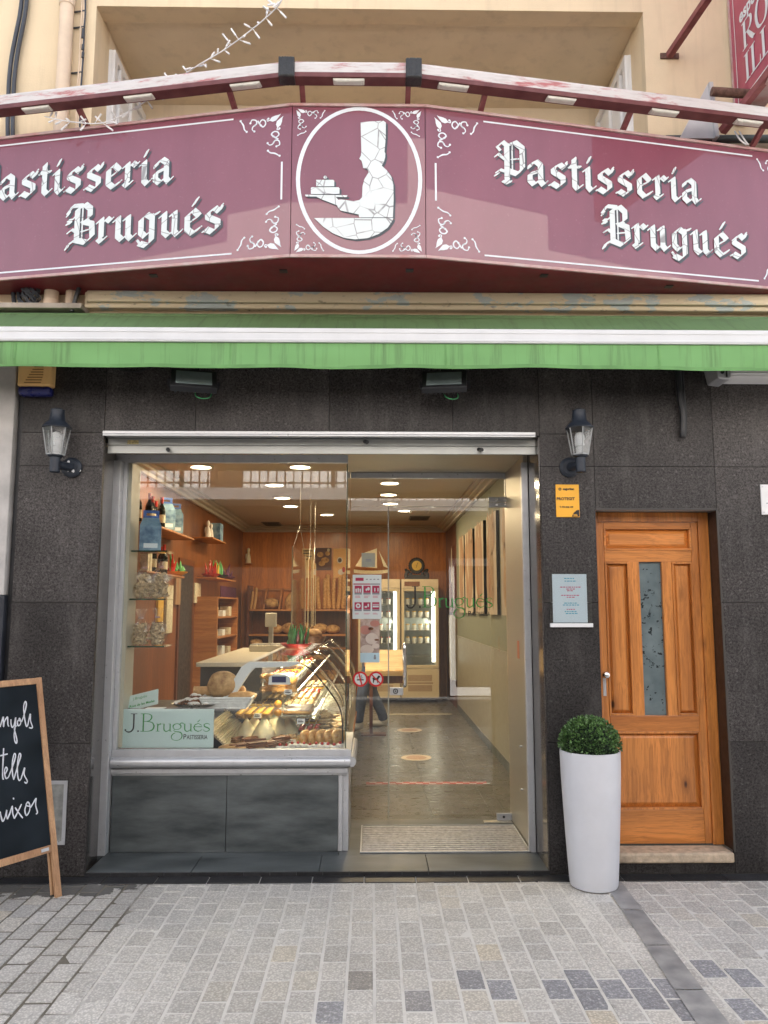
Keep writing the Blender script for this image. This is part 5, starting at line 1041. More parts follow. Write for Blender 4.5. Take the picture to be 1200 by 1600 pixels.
# ---- service counter behind it with scales
sc = thing('service_counter', 'dark service counter with a beige top behind the pastry counter', 'counter', (-1.2, 1.5, FZ))
mb = MB(); mb.box(-1.34, -.86, 1.45, 3.6, FZ, 1.085); mb.build('counter_body', M['black'], sc); mb = MB(); mb.box(-1.37, -.845, 1.42, 3.63, 1.086, 1.12); mb.build('counter_top', M['cream'], sc, bevel=.004)
X, Y = -1.02, 3.05; scl = thing('shop_scales', 'beige shop scales with a display on a tall post', 'scales', (X, Y, 1.12))
z1 = ax(419, 958, X)[1]
mb = MB(); mb.box(X-.17, X+.17, Y-.17, Y+.17, 1.1205, 1.18); mb.build('scale_base', M['cream'], scl, bevel=.008); mb = MB(); mb.box(X-.022, X+.022, Y+.12, Y+.16, 1.181, z1-.14); mb.build('post', M['cream'], scl, bevel=.004); mb = MB(); mb.box(X-.055, X+.055, Y+.09, Y+.17, z1-.139, z1); mb.build('display_head', M['cream'], scl, bevel=.01); mb = MB(); mb.box(X-.16, X+.16, Y-.15, Y+.10, 1.1805, 1.19); mb.build('weighing_pan', M['tray'], scl)
# ---- hanging clear screens over the counter
for i, (y0, y1) in enumerate(((2.75, 4.25), (4.65, 5.15), (5.45, 5.85))):
    r_ = thing('hanging_screen', ('clear hanging screen above the counter, nearest and widest of three', 'clear hanging screen above the counter, middle of three', 'clear hanging screen above the counter, farthest of three')[i], 'screen', (-.77, y0, 1.3), 'clear screens hung over the counter')
    mb = MB(); mb.box(-.772, -.768, y0, y1, 1.30, 2.13); pl_ = mb.build('clear_sheet', M['plexi'], r_)
    mb = MB(); [mb.box(-.775, -.765, q-.004, q+.004, 1.30, 2.13) for q in (y0, y1)]; mb.build('sheet_edge', mat('bright_edge', (.6,.5,.33), .3), r_)
    mb = MB(); [mb.tube([(-.77, q, 2.13), (-.77, (y0+y1)/2, 2.40)], .002, 5) for q in (y0+.08, y1-.08)]; mb.tube([(-.77,(y0+y1)/2,2.40),(-.77,(y0+y1)/2,2.949)], .002, 5); mb.build('hanging_wire', M['tray'], r_)

# ================================================================ BAKERY GOODS (one of each kind, then copies)
def proto(name, mb, m_, label, cat, group, parts=(), smooth=True, bevel=0):
    o = mb.build(name, m_, smooth=smooth, bevel=bevel, angle=60); tag(o, label, cat, group)
    for nm, b2, m2 in parts: b2.build(nm, m2, o, smooth=True)
    return o
USED = set()
def put(o, x, y, z, rz=0.0, s=1.0, label=None):
    if o.name not in USED: USED.add(o.name); c = o; c.location = (x,y,z); c.rotation_euler = (0,0,rz); c.scale = (s,)*3 if not isinstance(s, tuple) else s
    else: c = dup(o, (x,y,z), rz, scale=s)
    if label: c['label'] = label
    return c
def put_px(o, px, py, z, rz=None, s=1.0, label=None):
    x, y = az(px, py, z); return put(o, x, y, z, random.uniform(0,6.28) if rz is None else rz, s, label)
# meringue: swirled drop
mb = MB(); vs_ = []; n = 28
prof_m = [(.0,0),(.052,.0),(.062,.012),(.060,.03),(.048,.05),(.036,.07),(.022,.088),(.010,.105),(.002,.125)]
for r, z in prof_m:
    for j in range(n): a = 2*math.pi*j/n; q = 1 + .10*math.cos(6*(a + z*14)); vs_.append((r*q*math.cos(a), r*q*math.sin(a), z))
K = len(prof_m); mb.add(vs_, [(i*n+j, i*n+(j+1)%n, (i+1)*n+(j+1)%n, (i+1)*n+j) for i in range(K-1) for j in range(n)])
mer = proto('meringue', mb, M['meringue'], 'large swirled cream meringue with a pointed tip on the display deck', 'meringue', 'meringues at the end of the counter')
for px, py, s in ((385,1141,.95),(397,1136,1.0),(412,1143,1.08),(418,1131,1.05),(433,1137,1.15),(437,1128,1.15),(450,1136,1.0)): put_px(mer, px, py + 15, .623, None, (s*1.22, s*1.22, s*1.4))
# palmier: heart of rolled dough
mb = MB(); n = 40; vs_ = []
for i in range(15):
    t = math.pi*i/14
    for j in range(20):
        a = 2*math.pi*j/20; q = 1 + .09*math.sin(t*11)*abs(math.cos(a))
        vs_.append((.062*math.cos(t)*1.0, .024*q*math.sin(t)**.6*math.cos(a), .048*q*math.sin(t)**.6*math.sin(a)))
mb.add(vs_, [(i*20+j, i*20+(j+1)%20, (i+1)*20+(j+1)%20, (i+1)*20+j) for i in range(14) for j in range(20)])
pal = proto('puff_pastry', mb, M['pastry'], 'plump golden puff pastry leaning in a row on the display deck', 'pastry', 'puff pastries in a row on the counter deck')
for k in range(5): x, y = az(478 + k*13, 1158, .65); o = put(pal, x, y + .01*k, .672, R(70 - 6*k), 1.12); o.rotation_euler.x = R(-14)
# flaky brown pastry strips
mb = MB()
for k in range(3): mb.box(-.07, .07, -.022 + k*.002, .022 - k*.002, k*.012, k*.012 + .010)
stp = proto('puff_pastry_strip', mb, M['darkpastry'], 'dark glazed puff pastry strip piled on the display deck', 'pastry', 'dark pastry strips on the counter deck', bevel=.004)
for k in range(11): px, py = 375 + (k % 6)*13 + random.uniform(-4,4), 1161 + (k//6)*7 + random.uniform(-3,3); o = put_px(stp, px, py, .626 + (k % 3)*.012, random.uniform(.2,1.1)); o.rotation_euler.x = random.uniform(-.3,.3)
# round flat coca
mb = MB(); mb.lathe([(.0,.0),(.12,.0),(.135,.012),(.128,.026),(.10,.032),(.05,.030),(.0,.033)], n=30, wob=.04)
coca = proto('flat_bread', mb, M['crust'], 'flat golden coca bread at the corner of the display deck', 'bread', None); put_px(coca, 378, 1172, .623, 0, (1.15,.85,1))
# nut tart
mb = MB(); mb.box(-.10,.10,-.055,.055,0,.022); mb2 = MB()
for k in range(60): mb2.ball((random.uniform(-.09,.09), random.uniform(-.048,.048), .026 + random.uniform(0,.012)), random.uniform(.006,.010), n=6, m=4, wob=.2)
nut = proto('almond_slice', mb, M['pastry'], 'long almond topped slice in a paper case on the display deck', 'pastry', None, [('almonds', mb2, M['nuts'])]); put_px(nut, 458, 1157, .623, .15)
# small red and white cakes
mb = MB(); mb.lathe([(.0,0),(.024,0),(.030,.018),(.026,.026),(.0,.028)], n=14); mb2 = MB(); mb2.ball((0,0,.034), .012, n=10, m=7)
cak = proto('berry_tartlet', mb, M['sugar'], 'tiny white cream tartlet topped with red fruit at the front of the deck', 'tartlet', 'berry tartlets along the counter deck front', [('berry', mb2, M['redfruit'])])
for k in range(12): put_px(cak, 428 + k*9.4, 1170 + random.uniform(-2.5,2), .623, None, random.uniform(.8,1.0))
# custard tartlets on glass shelf
mb = MB(); mb.lathe([(.0,0),(.020,0),(.028,.018),(.0,.017)], n=14); mb2 = MB(); mb2.lathe([(.0,.0175),(.023,.0175),(.020,.024),(.0,.027)], n=14)
cus = proto('custard_tartlet', mb, M['pastry'], 'small round tartlet with orange custard on the middle glass shelf', 'tartlet', 'custard tartlets on the middle shelf', [('custard', mb2, M['custard'])])
for i in range(4):
    for j in range(6): put(cus, -.93 + i*.062, .82 + j*.062, .794)
# orange glazed balls
mb = MB(); mb.ball((0,0,.028), .028, n=16, m=10); ora = proto('orange', mb, M['orangefruit'], 'bright orange fruit, lower of two stacked on the shelf', 'fruit', None); put(ora, -.655, .80, .794); put(ora, -.655, .80, .848, label='bright orange fruit, upper of two stacked on the shelf')
# chocolate eclairs in rows on a tray
mb = MB(); mb.box(-.13,.13,-.20,.20,0,.006); mb.box(-.135,-.1302,-.205,.205,0,.014); mb.box(.1302,.135,-.205,.205,0,.014)
trp = proto('pastry_tray', mb, M['tray'], 'silver tray of chocolate fingers on the middle glass shelf', 'tray', None, smooth=False); put(trp, -.53, 1.02, .794)
mb = MB(); mb.tube([(-.10,0,.014),(-.092,0,.014),(.092,0,.014),(.10,0,.014)], [.006,.015,.015,.006], 10); mb2 = MB(); mb2.tube([(-.09,0,.020),(.09,0,.020)], .0125, 8)
ecl = proto('eclair', mb, M['pastry'], 'chocolate topped eclair lying in a row on the silver tray', 'pastry', 'eclairs on the silver tray', [('chocolate', mb2, M['choc'])])
for k in range(9): put(ecl, -.53, .85 + k*.042, .8005)
# trays of small pastries along the two glass shelves and the deck
mb = MB(); mb.tube([(.062*math.cos(R(200+a*28)), .05*math.sin(R(200+a*28))+.03, .018) for a in range(6)], [.006,.018,.024,.024,.018,.006], 10)
cro = proto('croissant', mb, M['pastry'], 'glazed croissant on the upper counter shelf', 'croissant', 'croissants on the upper counter shelf')
mb = MB(); mb.lathe([(.0,0),(.018,0),(.022,.014),(.0,.014)], n=12); mb2 = MB(); mb2.lathe([(.0,.0142),(.019,.0142),(.016,.021),(.0,.024)], n=12)
petA = proto('fruit_petit_four', mb, M['pastry'], 'tiny tartlet with red fruit on a counter tray', 'petit four', 'red fruit petits fours in the counter', [('fruit', mb2, M['redfruit'])])
mb = MB(); mb.box(-.022,.022,-.014,.014,0,.016); mb2 = MB(); mb2.box(-.0215,.0215,-.0135,.0135,.0162,.024)
petB = proto('chocolate_petit_four', mb, M['custard'], 'tiny sponge cake with dark icing on a counter tray', 'petit four', 'chocolate petits fours in the counter', [('icing', mb2, M['choc'])], smooth=False, bevel=.003)
mb = MB(); mb.ball((0,0,.014), .021, .019, .015, n=12, m=8, wob=.05); mb2 = MB(); mb2.ball((0,0,.0205), .017, .015, .0105, n=10, m=6, wob=.08)
petC = proto('sugared_puff', mb, M['pastry'], 'tiny sugared cream puff on a counter tray', 'petit four', 'sugared puffs in the counter', [('sugar', mb2, M['sugar'])])
mb = MB(); mb.ball((0,0,.010), .023, .015, .011, n=12, m=7, wob=.08)
petD = proto('almond_biscuit', mb, M['nuts'], 'knobbly almond biscuit on a counter tray', 'biscuit', 'almond biscuits in the counter')
kinds = [petC, petA, petB, petD]
for zi, (z, xs_, ys_) in enumerate(((.974, (-.74,), (1.62, 2.02, 2.42, 2.82, 3.22, 3.62)), (.794, (-.83, -.56), (1.45, 1.85, 2.25, 2.65, 3.05)), (.623, (-.82, -.50), (1.30, 1.72, 2.14)))):
    for xi, xc in enumerate(xs_):
        for yi, yc in enumerate(ys_):
            t_ = put(trp, xc, yc, z + .0003, 0, (.95, .85, 1), 'silver tray of small pastries in the counter'); t_['group'] = 'silver trays in the counter'
            kd = kinds[(zi*2 + xi + yi) % 4]
            for i in range(4):
                for j in range(4): put(kd, xc - .085 + i*.057 + random.uniform(-.004,.004), yc - .12 + j*.078 + random.uniform(-.006,.006), z + .0068, random.uniform(-.3,.3), random.uniform(1.0,1.2))
for k in range(7): put(cro, -.74 + random.uniform(-.09,.09), 1.34 + random.uniform(-.1,.1), .975 + (k//4)*.03, random.uniform(0,6.28), random.uniform(.8,.95))
mb = MB(); mb.box(-.03,.03,-.018,.018,0,.016)
bis = proto('biscuit', mb, M['biscuit'], 'little golden biscuit among many at the right of the counter deck', 'biscuit', 'biscuits at the right of the counter deck', bevel=.004)
for k in range(40): x, y = az(505 + random.uniform(0,33), 1120 + random.uniform(0,17), .64); put(bis, min(x,-.235), y, .623 + (k % 4)*.015, random.uniform(0,6.28), random.uniform(.8,1.2))
mb = MB(); mb.lathe([(.0,0),(.10,.0),(.115,.03),(.105,.07),(.06,.09),(.0,.095)], n=26, wob=.04)
pan = proto('panettone_cake', mb, M['pastry'], 'tall round golden cake on top of the upper counter shelf', 'cake', None); x, y = az(487, 1067, .99); put(pan, -.66, 1.15, .975, 0, .95)

# price tags
for k, (px, py, z, w_) in enumerate(((402,1122,.794,'in front of the custard tartlets'),(470,1131,.794,'in front of the eclair tray'),(520,1136,.624,'among the biscuits'),(418,1150,.624,'between meringues and pastry strips'),(456,1163,.624,'by the almond slice'),(505,1168,.624,'under the palmiers'),(450,1085,.975,'by the round cake on the upper shelf'))):
    X, Y = az(px, py, z); T = Matrix.Translation((X, Y, z)) @ Matrix.Rotation(R(-25), 4, 'X'); mb = MB(); mb.T = T; mb.box(-.026,.026,0,.0015,.0,.034); o = tag(mb.build('price_tag', M['sugar']), 'small white price tag standing ' + w_, 'price tag', 'price tags in the counter'); mb = MB(); ft = lambda p, q, t: tuple(T @ Vector((p, -.0003-t, q))); rect(mb, -.020, .008, .022, .026, ft, .0002); rect(mb, -.020, .016, .010, .017, ft, .0002); mb.build('printed_text', M['ink'], o)
# ---- front shelf in the window
boxthing('window_shelf', 'black shelf in the display window above the white name panel', 'shelf', M['black'], -1.598, -.955, .425, .95, .872, .892)
nm = thing('window_sign', 'pale green panel with shop name in the bottom of the display window', 'sign', (-1.3, .41, .65)); (a, z1), (b, z0) = ay(182, 1108, .41), ay(333, 1172, .41)
mb = MB(); mb.box(max(a,-1.620), b, .408, .416, .6525, z1); pn = mb.build('panel_board', M['panelwhite'], nm, bevel=.001)
fn2 = lambda p, q, t: (p, .4078 - t, q)
(jx, jz), (ex, _) = ay(194, 1143, .408), ay(329, 1143, .408); cap = ay(200, 1115, .408)[1] - jz; sx_ = (ex - jx)/((.60+.17+.72+.31+.49+.50+.49+.47+.36)*cap)
mb = MB(); a2 = roman(mb, 'J.', jx, jz, cap, fn2, .001, sx_); mb.build('lettering', M['ink'], pn); mb = MB(); roman(mb, 'Brugués', a2, jz, cap, fn2, .001, sx_); mb.build('lettering', M['greenink'], pn)
mb = MB(); (px_, pz_) = ay(286, 1155, .408); text(mb, 'P', .046, fn2, .001, px_, pz_, sx=.9, bold=.0004); text(mb, 'ASTISSERIA', .038, fn2, .001, px_ + .0235, pz_, sx=.71, space=1.0, bold=.0004); mb.build('lettering', M['ink'], pn)
# name card
T = Matrix.Translation((-1.515, .475, .893)) @ Matrix.Rotation(R(-8), 4, 'Z') @ Matrix.Rotation(R(-14), 4, 'Y') @ Matrix.Rotation(R(-28), 4, 'X')
mb = MB(); mb.T = T; mb.box(-.085, .125, 0, .003, .0, .105); nc = tag(mb.build('name_card', M['panelwhite']), 'tilted pale name card reading Rocs de les Medes, on the window shelf', 'card')
f3 = lambda p, q, t: tuple(T @ Vector((p, -.0003 - t, q))); mb = MB(); text(mb, 'J.Brugués', .026, f3, .0003, -.05, .068); text(mb, 'Rocs de les Medes', .0235, f3, .0003, -.075, .020, bold=.0006); mb.build('lettering', M['greenink'], nc)
boxthing('card_stack', 'thin stack of cards lying in front of the name card', 'cards', M['paper'], -1.47, -1.35, .44, .50, .8925, .897, .001)
# tray of sugared chocolate biscuits
X, Y = -1.155, .53; mb = MB(); mb.lathe([(.0,.0),(.12,.0),(.165,.022),(.168,.026),(.12,.006),(.0,.005)], (X,Y,.893), 28, sq=.62); tag(mb.build('biscuit_tray', M['tray'], smooth=True), 'dark oval tray heaped with sugared biscuits on the window shelf', 'tray')
mb = MB(); mb.ball((0,0,.016), .030, .022, .016, n=14, m=9, wob=.06); mb2 = MB(); mb2.ball((.002,-.002,.021), .0275, .0205, .0155, n=12, m=7, wob=.10)
sbi = proto('sugared_biscuit', mb, M['darkpastry'], 'brown biscuit dusted with icing sugar, in the heap on the oval tray', 'biscuit', 'sugared biscuits on the oval tray', [('icing_sugar', mb2, M['sugar'])])
for k in range(30): a = random.uniform(0,6.28); r = math.sqrt(random.random()); lay = 0 if k < 19 else 1 if k < 27 else 2; rr = (.135,.09,.05)[lay]; put(sbi, X + rr*r*math.cos(a), Y + rr*.60*r*math.sin(a), .900 + lay*.024, random.uniform(0,6.28), random.uniform(.85,1.1))
# wicker basket with loaf and baguette
X, Y = -.96, .56; bk2 = thing('bread_basket', 'white wicker bread tray holding a round loaf on the window shelf', 'basket', (X, Y, .893)); mb = MB()
o4 = [(-.13,-.08),(.13,-.08),(.13,.12),(-.13,.12)]; b4 = [(X+p,Y+q,.893) for p, q in o4]; t4 = [(X+p*1.28,Y+q*1.18,.955) for p, q in o4]
for i in range(4):
    j = (i+1) % 4; A_, B_, C_, D_ = (Vector(v) for v in (b4[i], b4[j], t4[j], t4[i])); c0 = Vector((X,Y,.95))
    for k in range(6): f = k/5; mb.tube([A_.lerp(D_, f), B_.lerp(C_, f)], .0078, 7)
    for k in range(12): f = k/11; mb.tube([A_.lerp(B_, f), D_.lerp(C_, f)], .0050, 6)
mb.tube([t4[0],t4[1],t4[2],t4[3],t4[0]], .009, 8); mb.box(X-.13, X+.13, Y-.08, Y+.12, .8935, .899); mb.build('wicker', M['wicker'], bk2, smooth=True)
mb = MB(); mb.ball((0,0,.07), .112, .10, .085, n=28, m=18, wob=.03); lf = proto('round_loaf', mb, M['crust'], 'big round floured loaf in the white wicker tray', 'bread', None); o = put(lf, -1.0, .585, .92); o.rotation_euler = (R(-58), R(12), .2); o.location.z = .985
mb = MB(); mb.tube(spline([(-.15,0,.0),(-.13,0,0),(-.02,.0,0),(.12,.01,0),(.2,.01,0)], 4), [.012,.028,.032,.03]+[.03]*12+[.012], 12); bg1 = proto('baguette_end', mb, M['baguette'], 'baguette lying behind the round loaf, its end sticking out', 'bread', None); put(bg1, -1.06, .66, .985, .1)
mb = MB(); mb.ball((0,0,.03), .10, .055, .032, n=18, m=10, wob=.05); fl = proto('flat_loaf', mb, M['baguette'], 'flat brown loaf beside the round loaf in the wicker tray', 'bread', None); put(fl, -.87, .60, .925, .2)

# ---- glass gift shelves on the left
for i, (z, yy) in enumerate(((1.92, 860), (1.603, 935), (1.296, 1008))):
    mb = MB(); mb.box(-1.598, -1.36, .43, .62, z-.008, z); o = mb.build('glass_shelf', mat('smoked_glass_edge_%d' % i, (.02,.035,.03), .1) if False else M['glass_dirty']); tag(o, ('top glass shelf in the window corner, under the blue box', 'middle glass shelf in the window corner, under two biscuit bags', 'lowest glass shelf in the window corner, above the name card')[i], 'shelf', 'glass shelves in the window corner'); mb = MB(); mb.box(-1.598, -1.36, .4265, .4295, z-.009, z+.001); mb.build('shelf_edge', M['glass_edge'], o)
def giftbox(label, X, Y, Z, s, rz, plain=False):
    root = thing('gift_box', label, 'gift box', (X, Y, Z), 'blue gift boxes with carrying handles'); w_, d_, h_ = .062*s, .045*s, .15*s
    mb = MB(); mb.hexa([(X-w_,Y-d_,Z),(X+w_,Y-d_,Z),(X+w_,Y+d_,Z),(X-w_,Y+d_,Z)], [(X-w_,Y-d_,Z+h_),(X+w_,Y-d_,Z+h_),(X+w_,Y+d_,Z+h_),(X-w_,Y+d_,Z+h_)])
    mb.hexa([(X-w_,Y-d_,Z+h_+.0003),(X+w_,Y-d_,Z+h_+.0003),(X+w_,Y+d_,Z+h_+.0003),(X-w_,Y+d_,Z+h_+.0003)], [(X-w_*.75,Y-.004,Z+h_*1.35),(X+w_*.75,Y-.004,Z+h_*1.35),(X+w_*.75,Y+.004,Z+h_*1.35),(X-w_*.75,Y+.004,Z+h_*1.35)]); bx = mb.build('box_body', M['bluebox'], root)
    mb = MB(); z0 = Z + h_*1.3505
    for a in ((-.75,-.45,0,.3),(.45,.75,0,.3),(-.4499,.4499,.19,.3),(-.4499,.4499,0,.09)): mb.box(X+a[0]*w_, X+a[1]*w_, Y-.004, Y+.004, z0+a[2]*h_, z0+a[3]*h_)
    mb.build('carry_handle', M['bluecard'], root)
    mb = MB(); mb.box(X-w_*.6, X+w_*.7, Y-d_-.001, Y-d_-.0003, Z+h_*.12, Z+h_*.3); mb.build('box_label', M['paper'], bx)
    root.rotation_euler.z = rz; return root
giftbox('blue and white gift box with a handle on the top glass shelf', -1.50, .52, 1.921, 1.12, .25)
giftbox('blue gift box on the wooden wall shelf, in front of the wine bottles', -2.13, 3.25, 2.335, 1.35, .5); giftbox('blue gift box on the wooden wall shelf, farthest from the window', -2.13, 3.62, 2.335, 1.3, .4)
def bag(label, X, Y, Z, s, tall):
    root = thing('biscuit_bag', label, 'bag', (X, Y, Z), 'clear bags of biscuits on the glass shelves')
    mb = MB(); n = 18; vs_ = []; pr = [(.040,.0),(.056,.03),(.060,.08),(.052,.12),(.026,.15),(.014,.162),(.022,.185),(.034,.215 if tall else .20)]
    for r, z in pr:
        for j in range(n): a = 2*math.pi*j/n; q = 1 + .10*math.sin(5*a + z*60) + .07*math.sin(9*a - z*40); vs_.append((X + r*q*s*math.cos(a), Y + r*q*s*.75*math.sin(a), Z + .002 + z*s))
    K = len(pr); mb.add(vs_, [(i*n+j, i*n+(j+1)%n, (i+1)*n+(j+1)%n, (i+1)*n+j) for i in range(K-1) for j in range(n)] + [tuple(range(n))]); mb.build('clear_wrap', M['cello'], root)
    mb = MB()
    for k in range(130):
        a = random.uniform(0,6.28); z = random.uniform(.008,.125); r = .039*math.sqrt(random.random())*(1 if z < .1 else .75); T = Matrix.Translation((X + r*s*math.cos(a), Y + r*s*.75*math.sin(a), Z + z*s)) @ Matrix.Rotation(random.uniform(0,6.28), 4, Vector((random.gauss(0,1),random.gauss(0,1),random.gauss(0,1)))); mb.T = T
        mb.ball((0,0,0), .016*s, .011*s, .006*s, 8, 5, .1)
    o = mb.build('biscuits', M['biscuit'], root, smooth=True); o['kind'] = 'stuff'
    mb = MB(); mb.lathe([(.016*s,.157*s),(.016*s,.166*s)], (X,Y,Z), 12, sq=.75); mb.build('tie', M['pinktrim'], root); return root
bag('bulging clear bag of biscuits on the middle glass shelf, by the window frame', -1.535, .53, 1.604, 1.28, False); bag('bulging clear bag of biscuits on the middle glass shelf, farther from the frame', -1.43, .545, 1.604, 1.32, False)
bag('tied clear bag of biscuits on the lowest glass shelf, by the window frame', -1.545, .525, 1.297, 1.10, True); bag('tied clear bag of biscuits on the lowest glass shelf, farther from the frame', -1.435, .525, 1.297, 1.14, True)
# ---- wall shelves along the left
for i, (z, y0, y1, lab) in enumerate(((2.31, 2.2, 4.0, 'upper wooden shelf on the left wall holding dark bottles and blue boxes'), (1.87, 2.2, 3.6, 'lower wooden shelf on the left wall holding a bright orange dish'), (1.93, 5.3, 6.7, 'wooden shelf on the left wall with orange and green decorations'), (2.42, 5.0, 5.9, 'short high shelf with small white figures on the left wall'))):
    boxthing('wall_shelf', lab, 'shelf', M['shelfwood'], XL+.001, -2.0, y0, y1, z-.02, z, .004)
mbB = MB(); mbB.lathe([(.0,0),(.036,0),(.038,.01),(.038,.17),(.032,.20),(.014,.235),(.013,.29),(.016,.295),(.016,.305),(.0,.306)], n=20); mb2 = MB(); mb2.lathe([(.0385,.05),(.0385,.13)], n=20, caps=False); mb3 = MB(); mb3.lathe([(.0145,.245),(.0168,.296),(.0168,.307),(.0,.3075)], n=14, caps=False)
bot = proto('wine_bottle', mbB, M['bottle'], 'dark wine bottle on the upper wooden wall shelf', 'bottle', 'bottles on the wall shelves', [('bottle_label', mb2, M['label']), ('capsule', mb3, M['redfruit'])])
for x, y, z, lab in ((-2.12,2.72,2.311,None),(-2.06,2.83,2.311,None),(-2.15,2.95,2.311,None),(-2.1,2.55,2.311,None),(-2.16,2.4,2.311,None),(-2.08,3.05,1.871,'dark wine bottle on the lower wooden wall shelf'),(-2.15,3.2,1.871,'dark wine bottle on the lower wooden wall shelf'),(-2.12,2.8,1.871,'dark wine bottle on the lower wooden wall shelf'),(-2.07,2.62,1.871,'dark wine bottle on the lower wooden wall shelf')): put(bot, x, y, z, random.random()*6, random.uniform(.9,1.05), lab)
# decorations
def dish(label, X, Y, Z, m_, tops, s=1.0):
    root = thing('gift_dish', label, 'decoration', (X, Y, Z)); mb = MB(); mb.lathe([(.0,.0),(.07*s,.0),(.12*s,.035),(.125*s,.045),(.07*s,.012),(.0,.01)], (X,Y,Z), 20); mb.build('dish', m_, root, smooth=True)
    for m2, k in tops:
        mb = MB()
        for i in range(k): a = random.uniform(0,6.28); r = random.uniform(.01,.08)*s; p = Vector((X + r*math.cos(a), Y + r*math.sin(a), Z+.02)); q = p + Vector((random.uniform(-.05,.05), random.uniform(-.05,.05), random.uniform(.06,.2)*s)); mb.tube([p, p.lerp(q,.5) + Vector((random.uniform(-.02,.02),0,0)), q], [.012*s,.016*s,.003], 6)
        mb.build('wrapped_sweets', m2, root, smooth=True)
dish('orange dish with green leaves on the lower wooden wall shelf', -2.08, 3.48, 1.871, M['orangefruit'], [(M['green_ribbon'], 8), (M['redfruit'], 4)], 1.1)
dish('red twig decoration, nearest on the far wall shelf', -2.1, 5.42, 1.931, M['redfruit'], [(M['redfruit'], 10)]); dish('green and yellow sweets arrangement in the middle of the far wall shelf', -2.1, 5.85, 1.931, M['black'], [(M['green_ribbon'], 10), (M['custard'], 5), (M['redfruit'], 5)], 1.2); dish('purple wrapped sweets at the end of the far wall shelf', -2.1, 6.4, 1.931, M['purple'], [(M['purple'], 12)], 1.2)
for y, h, lab in ((2.42,.16,'small white box, first on the lower wall shelf'),(2.50,.20,'taller white box, second on the lower wall shelf')): boxthing('small_carton', lab, 'carton', M['label'], -2.12, -2.05, y-.03, y+.03, 1.871, 1.871+h, .002)
for i, (px0, px1, py0, py1, c_, lab) in enumerate(((245,255,925,972,'custard','long yellow wrapped nougat bar hanging on the left wall'),(258,270,915,990,'label','long cream wrapped nougat bar hanging on the left wall'),(273,282,900,945,'canvas','patterned wrapped nougat bar hanging on the left wall'),(303,313,912,942,'label','cream wrapped packet on the cabinet wall'))):
    y0, z0 = ax(px0, py1, XL+.02); y1, z1 = ax(px1, py0, XL+.02); boxthing('nougat_bar', lab, 'packet', M[c_], XL+.001, XL+.03, y0, y1, z0, z1, .003)
# dark doorway and cabinet on the left wall
mb = MB(); mb.box(XL+.001, XL+.02, 4.35, 5.1, FZ, 2.12); dd = tag(mb.build('dark_doorway', M['darkwood']), 'dark brown doorway in the left wall behind the counter', 'doorway'); mb = MB(); mb.box(XL+.0205, XL+.022, 4.42, 5.03, FZ+.02, 2.05); mb.build('door_leaf', M['black'], dd)
cab = thing('wall_cabinet', 'tall wooden cabinet of open cubbyholes along the left wall', 'cabinet', (-2.1, 6, FZ)); mb = MB(); mb.box(XL+.001, -1.97, 5.25, 5.29, FZ, 1.68); mb.box(XL+.001, -1.97, 6.75, 6.79, FZ, 1.68); mb.box(XL+.001, XL+.02, 5.2905, 6.7495, FZ, 1.68); mb.build('cabinet_frame', M['shelfwood'], cab)
for k in range(7): mb = MB(); mb.box(XL+.0205, -1.975, 5.291, 6.749, .1 + k*.26, .118 + k*.26); mb.build('cabinet_shelf', M['shelfwood'], cab)
k = 0
for z in (.379,.639,.899,1.159,1.419):
    for y in (5.55, 6.05, 6.5):
        k += 1; mb = MB(); mb.box(-2.17, -2.03, y-.09, y+.09, z, z + random.uniform(.07,.16)); tag(mb.build('packet', (M['label'], M['biscuit'], M['paper'])[k % 3], bevel=.006), 'small pale block in a cubbyhole, standing in for a reflected shoe', 'packet', 'pale blocks in the wooden cabinet')  # pale blocks stand in for shoes reflected in the window glass
boxthing('purple_banner', 'tall purple printed panel on the left wall past the cabinet', 'poster', M['purple'], XL+.001, XL+.012, 6.9, 8.2, .75, 1.86, .001)
boxthing('blue_carton', 'blue grey carton on the short high shelf of the left wall', 'carton', M['bluebox'], -2.2, -2.03, 5.62, 5.82, 2.421, 2.66, .004)
def figure(label, X, Y, Z, s, m_):
    mb = MB(); mb.lathe([(.0,0),(.035*s,.0),(.03*s,.05*s),(.022*s,.10*s),(.012*s,.125*s),(.02*s,.15*s),(.018*s,.175*s),(.0,.19*s)], (X,Y,Z), 14); mb.ball((X-.025*s,Y,Z+.08*s), .012*s, .012*s, .04*s, 8, 6); tag(mb.build('figurine', m_, smooth=True), label, 'figurine')
figure('small white figurine, nearer of two on the short high shelf', -2.1, 5.18, 2.421, 1.2, M['sugar']); figure('small white figurine, farther of two on the short high shelf', -2.1, 5.36, 2.421, 1.1, M['sugar'])
X, Z = ay(388, 880, YB-.05); boxthing('figurine_bracket', 'tiny shelf under the figurine on the back wall', 'shelf', M['shelfwood'], X-.06, X+.06, YB-.1, YB-.001, Z-.015, Z, .002); figure('cream figurine on its own tiny shelf on the back wall', X, YB-.06, Z+.001, 1.4, M['meringue'])

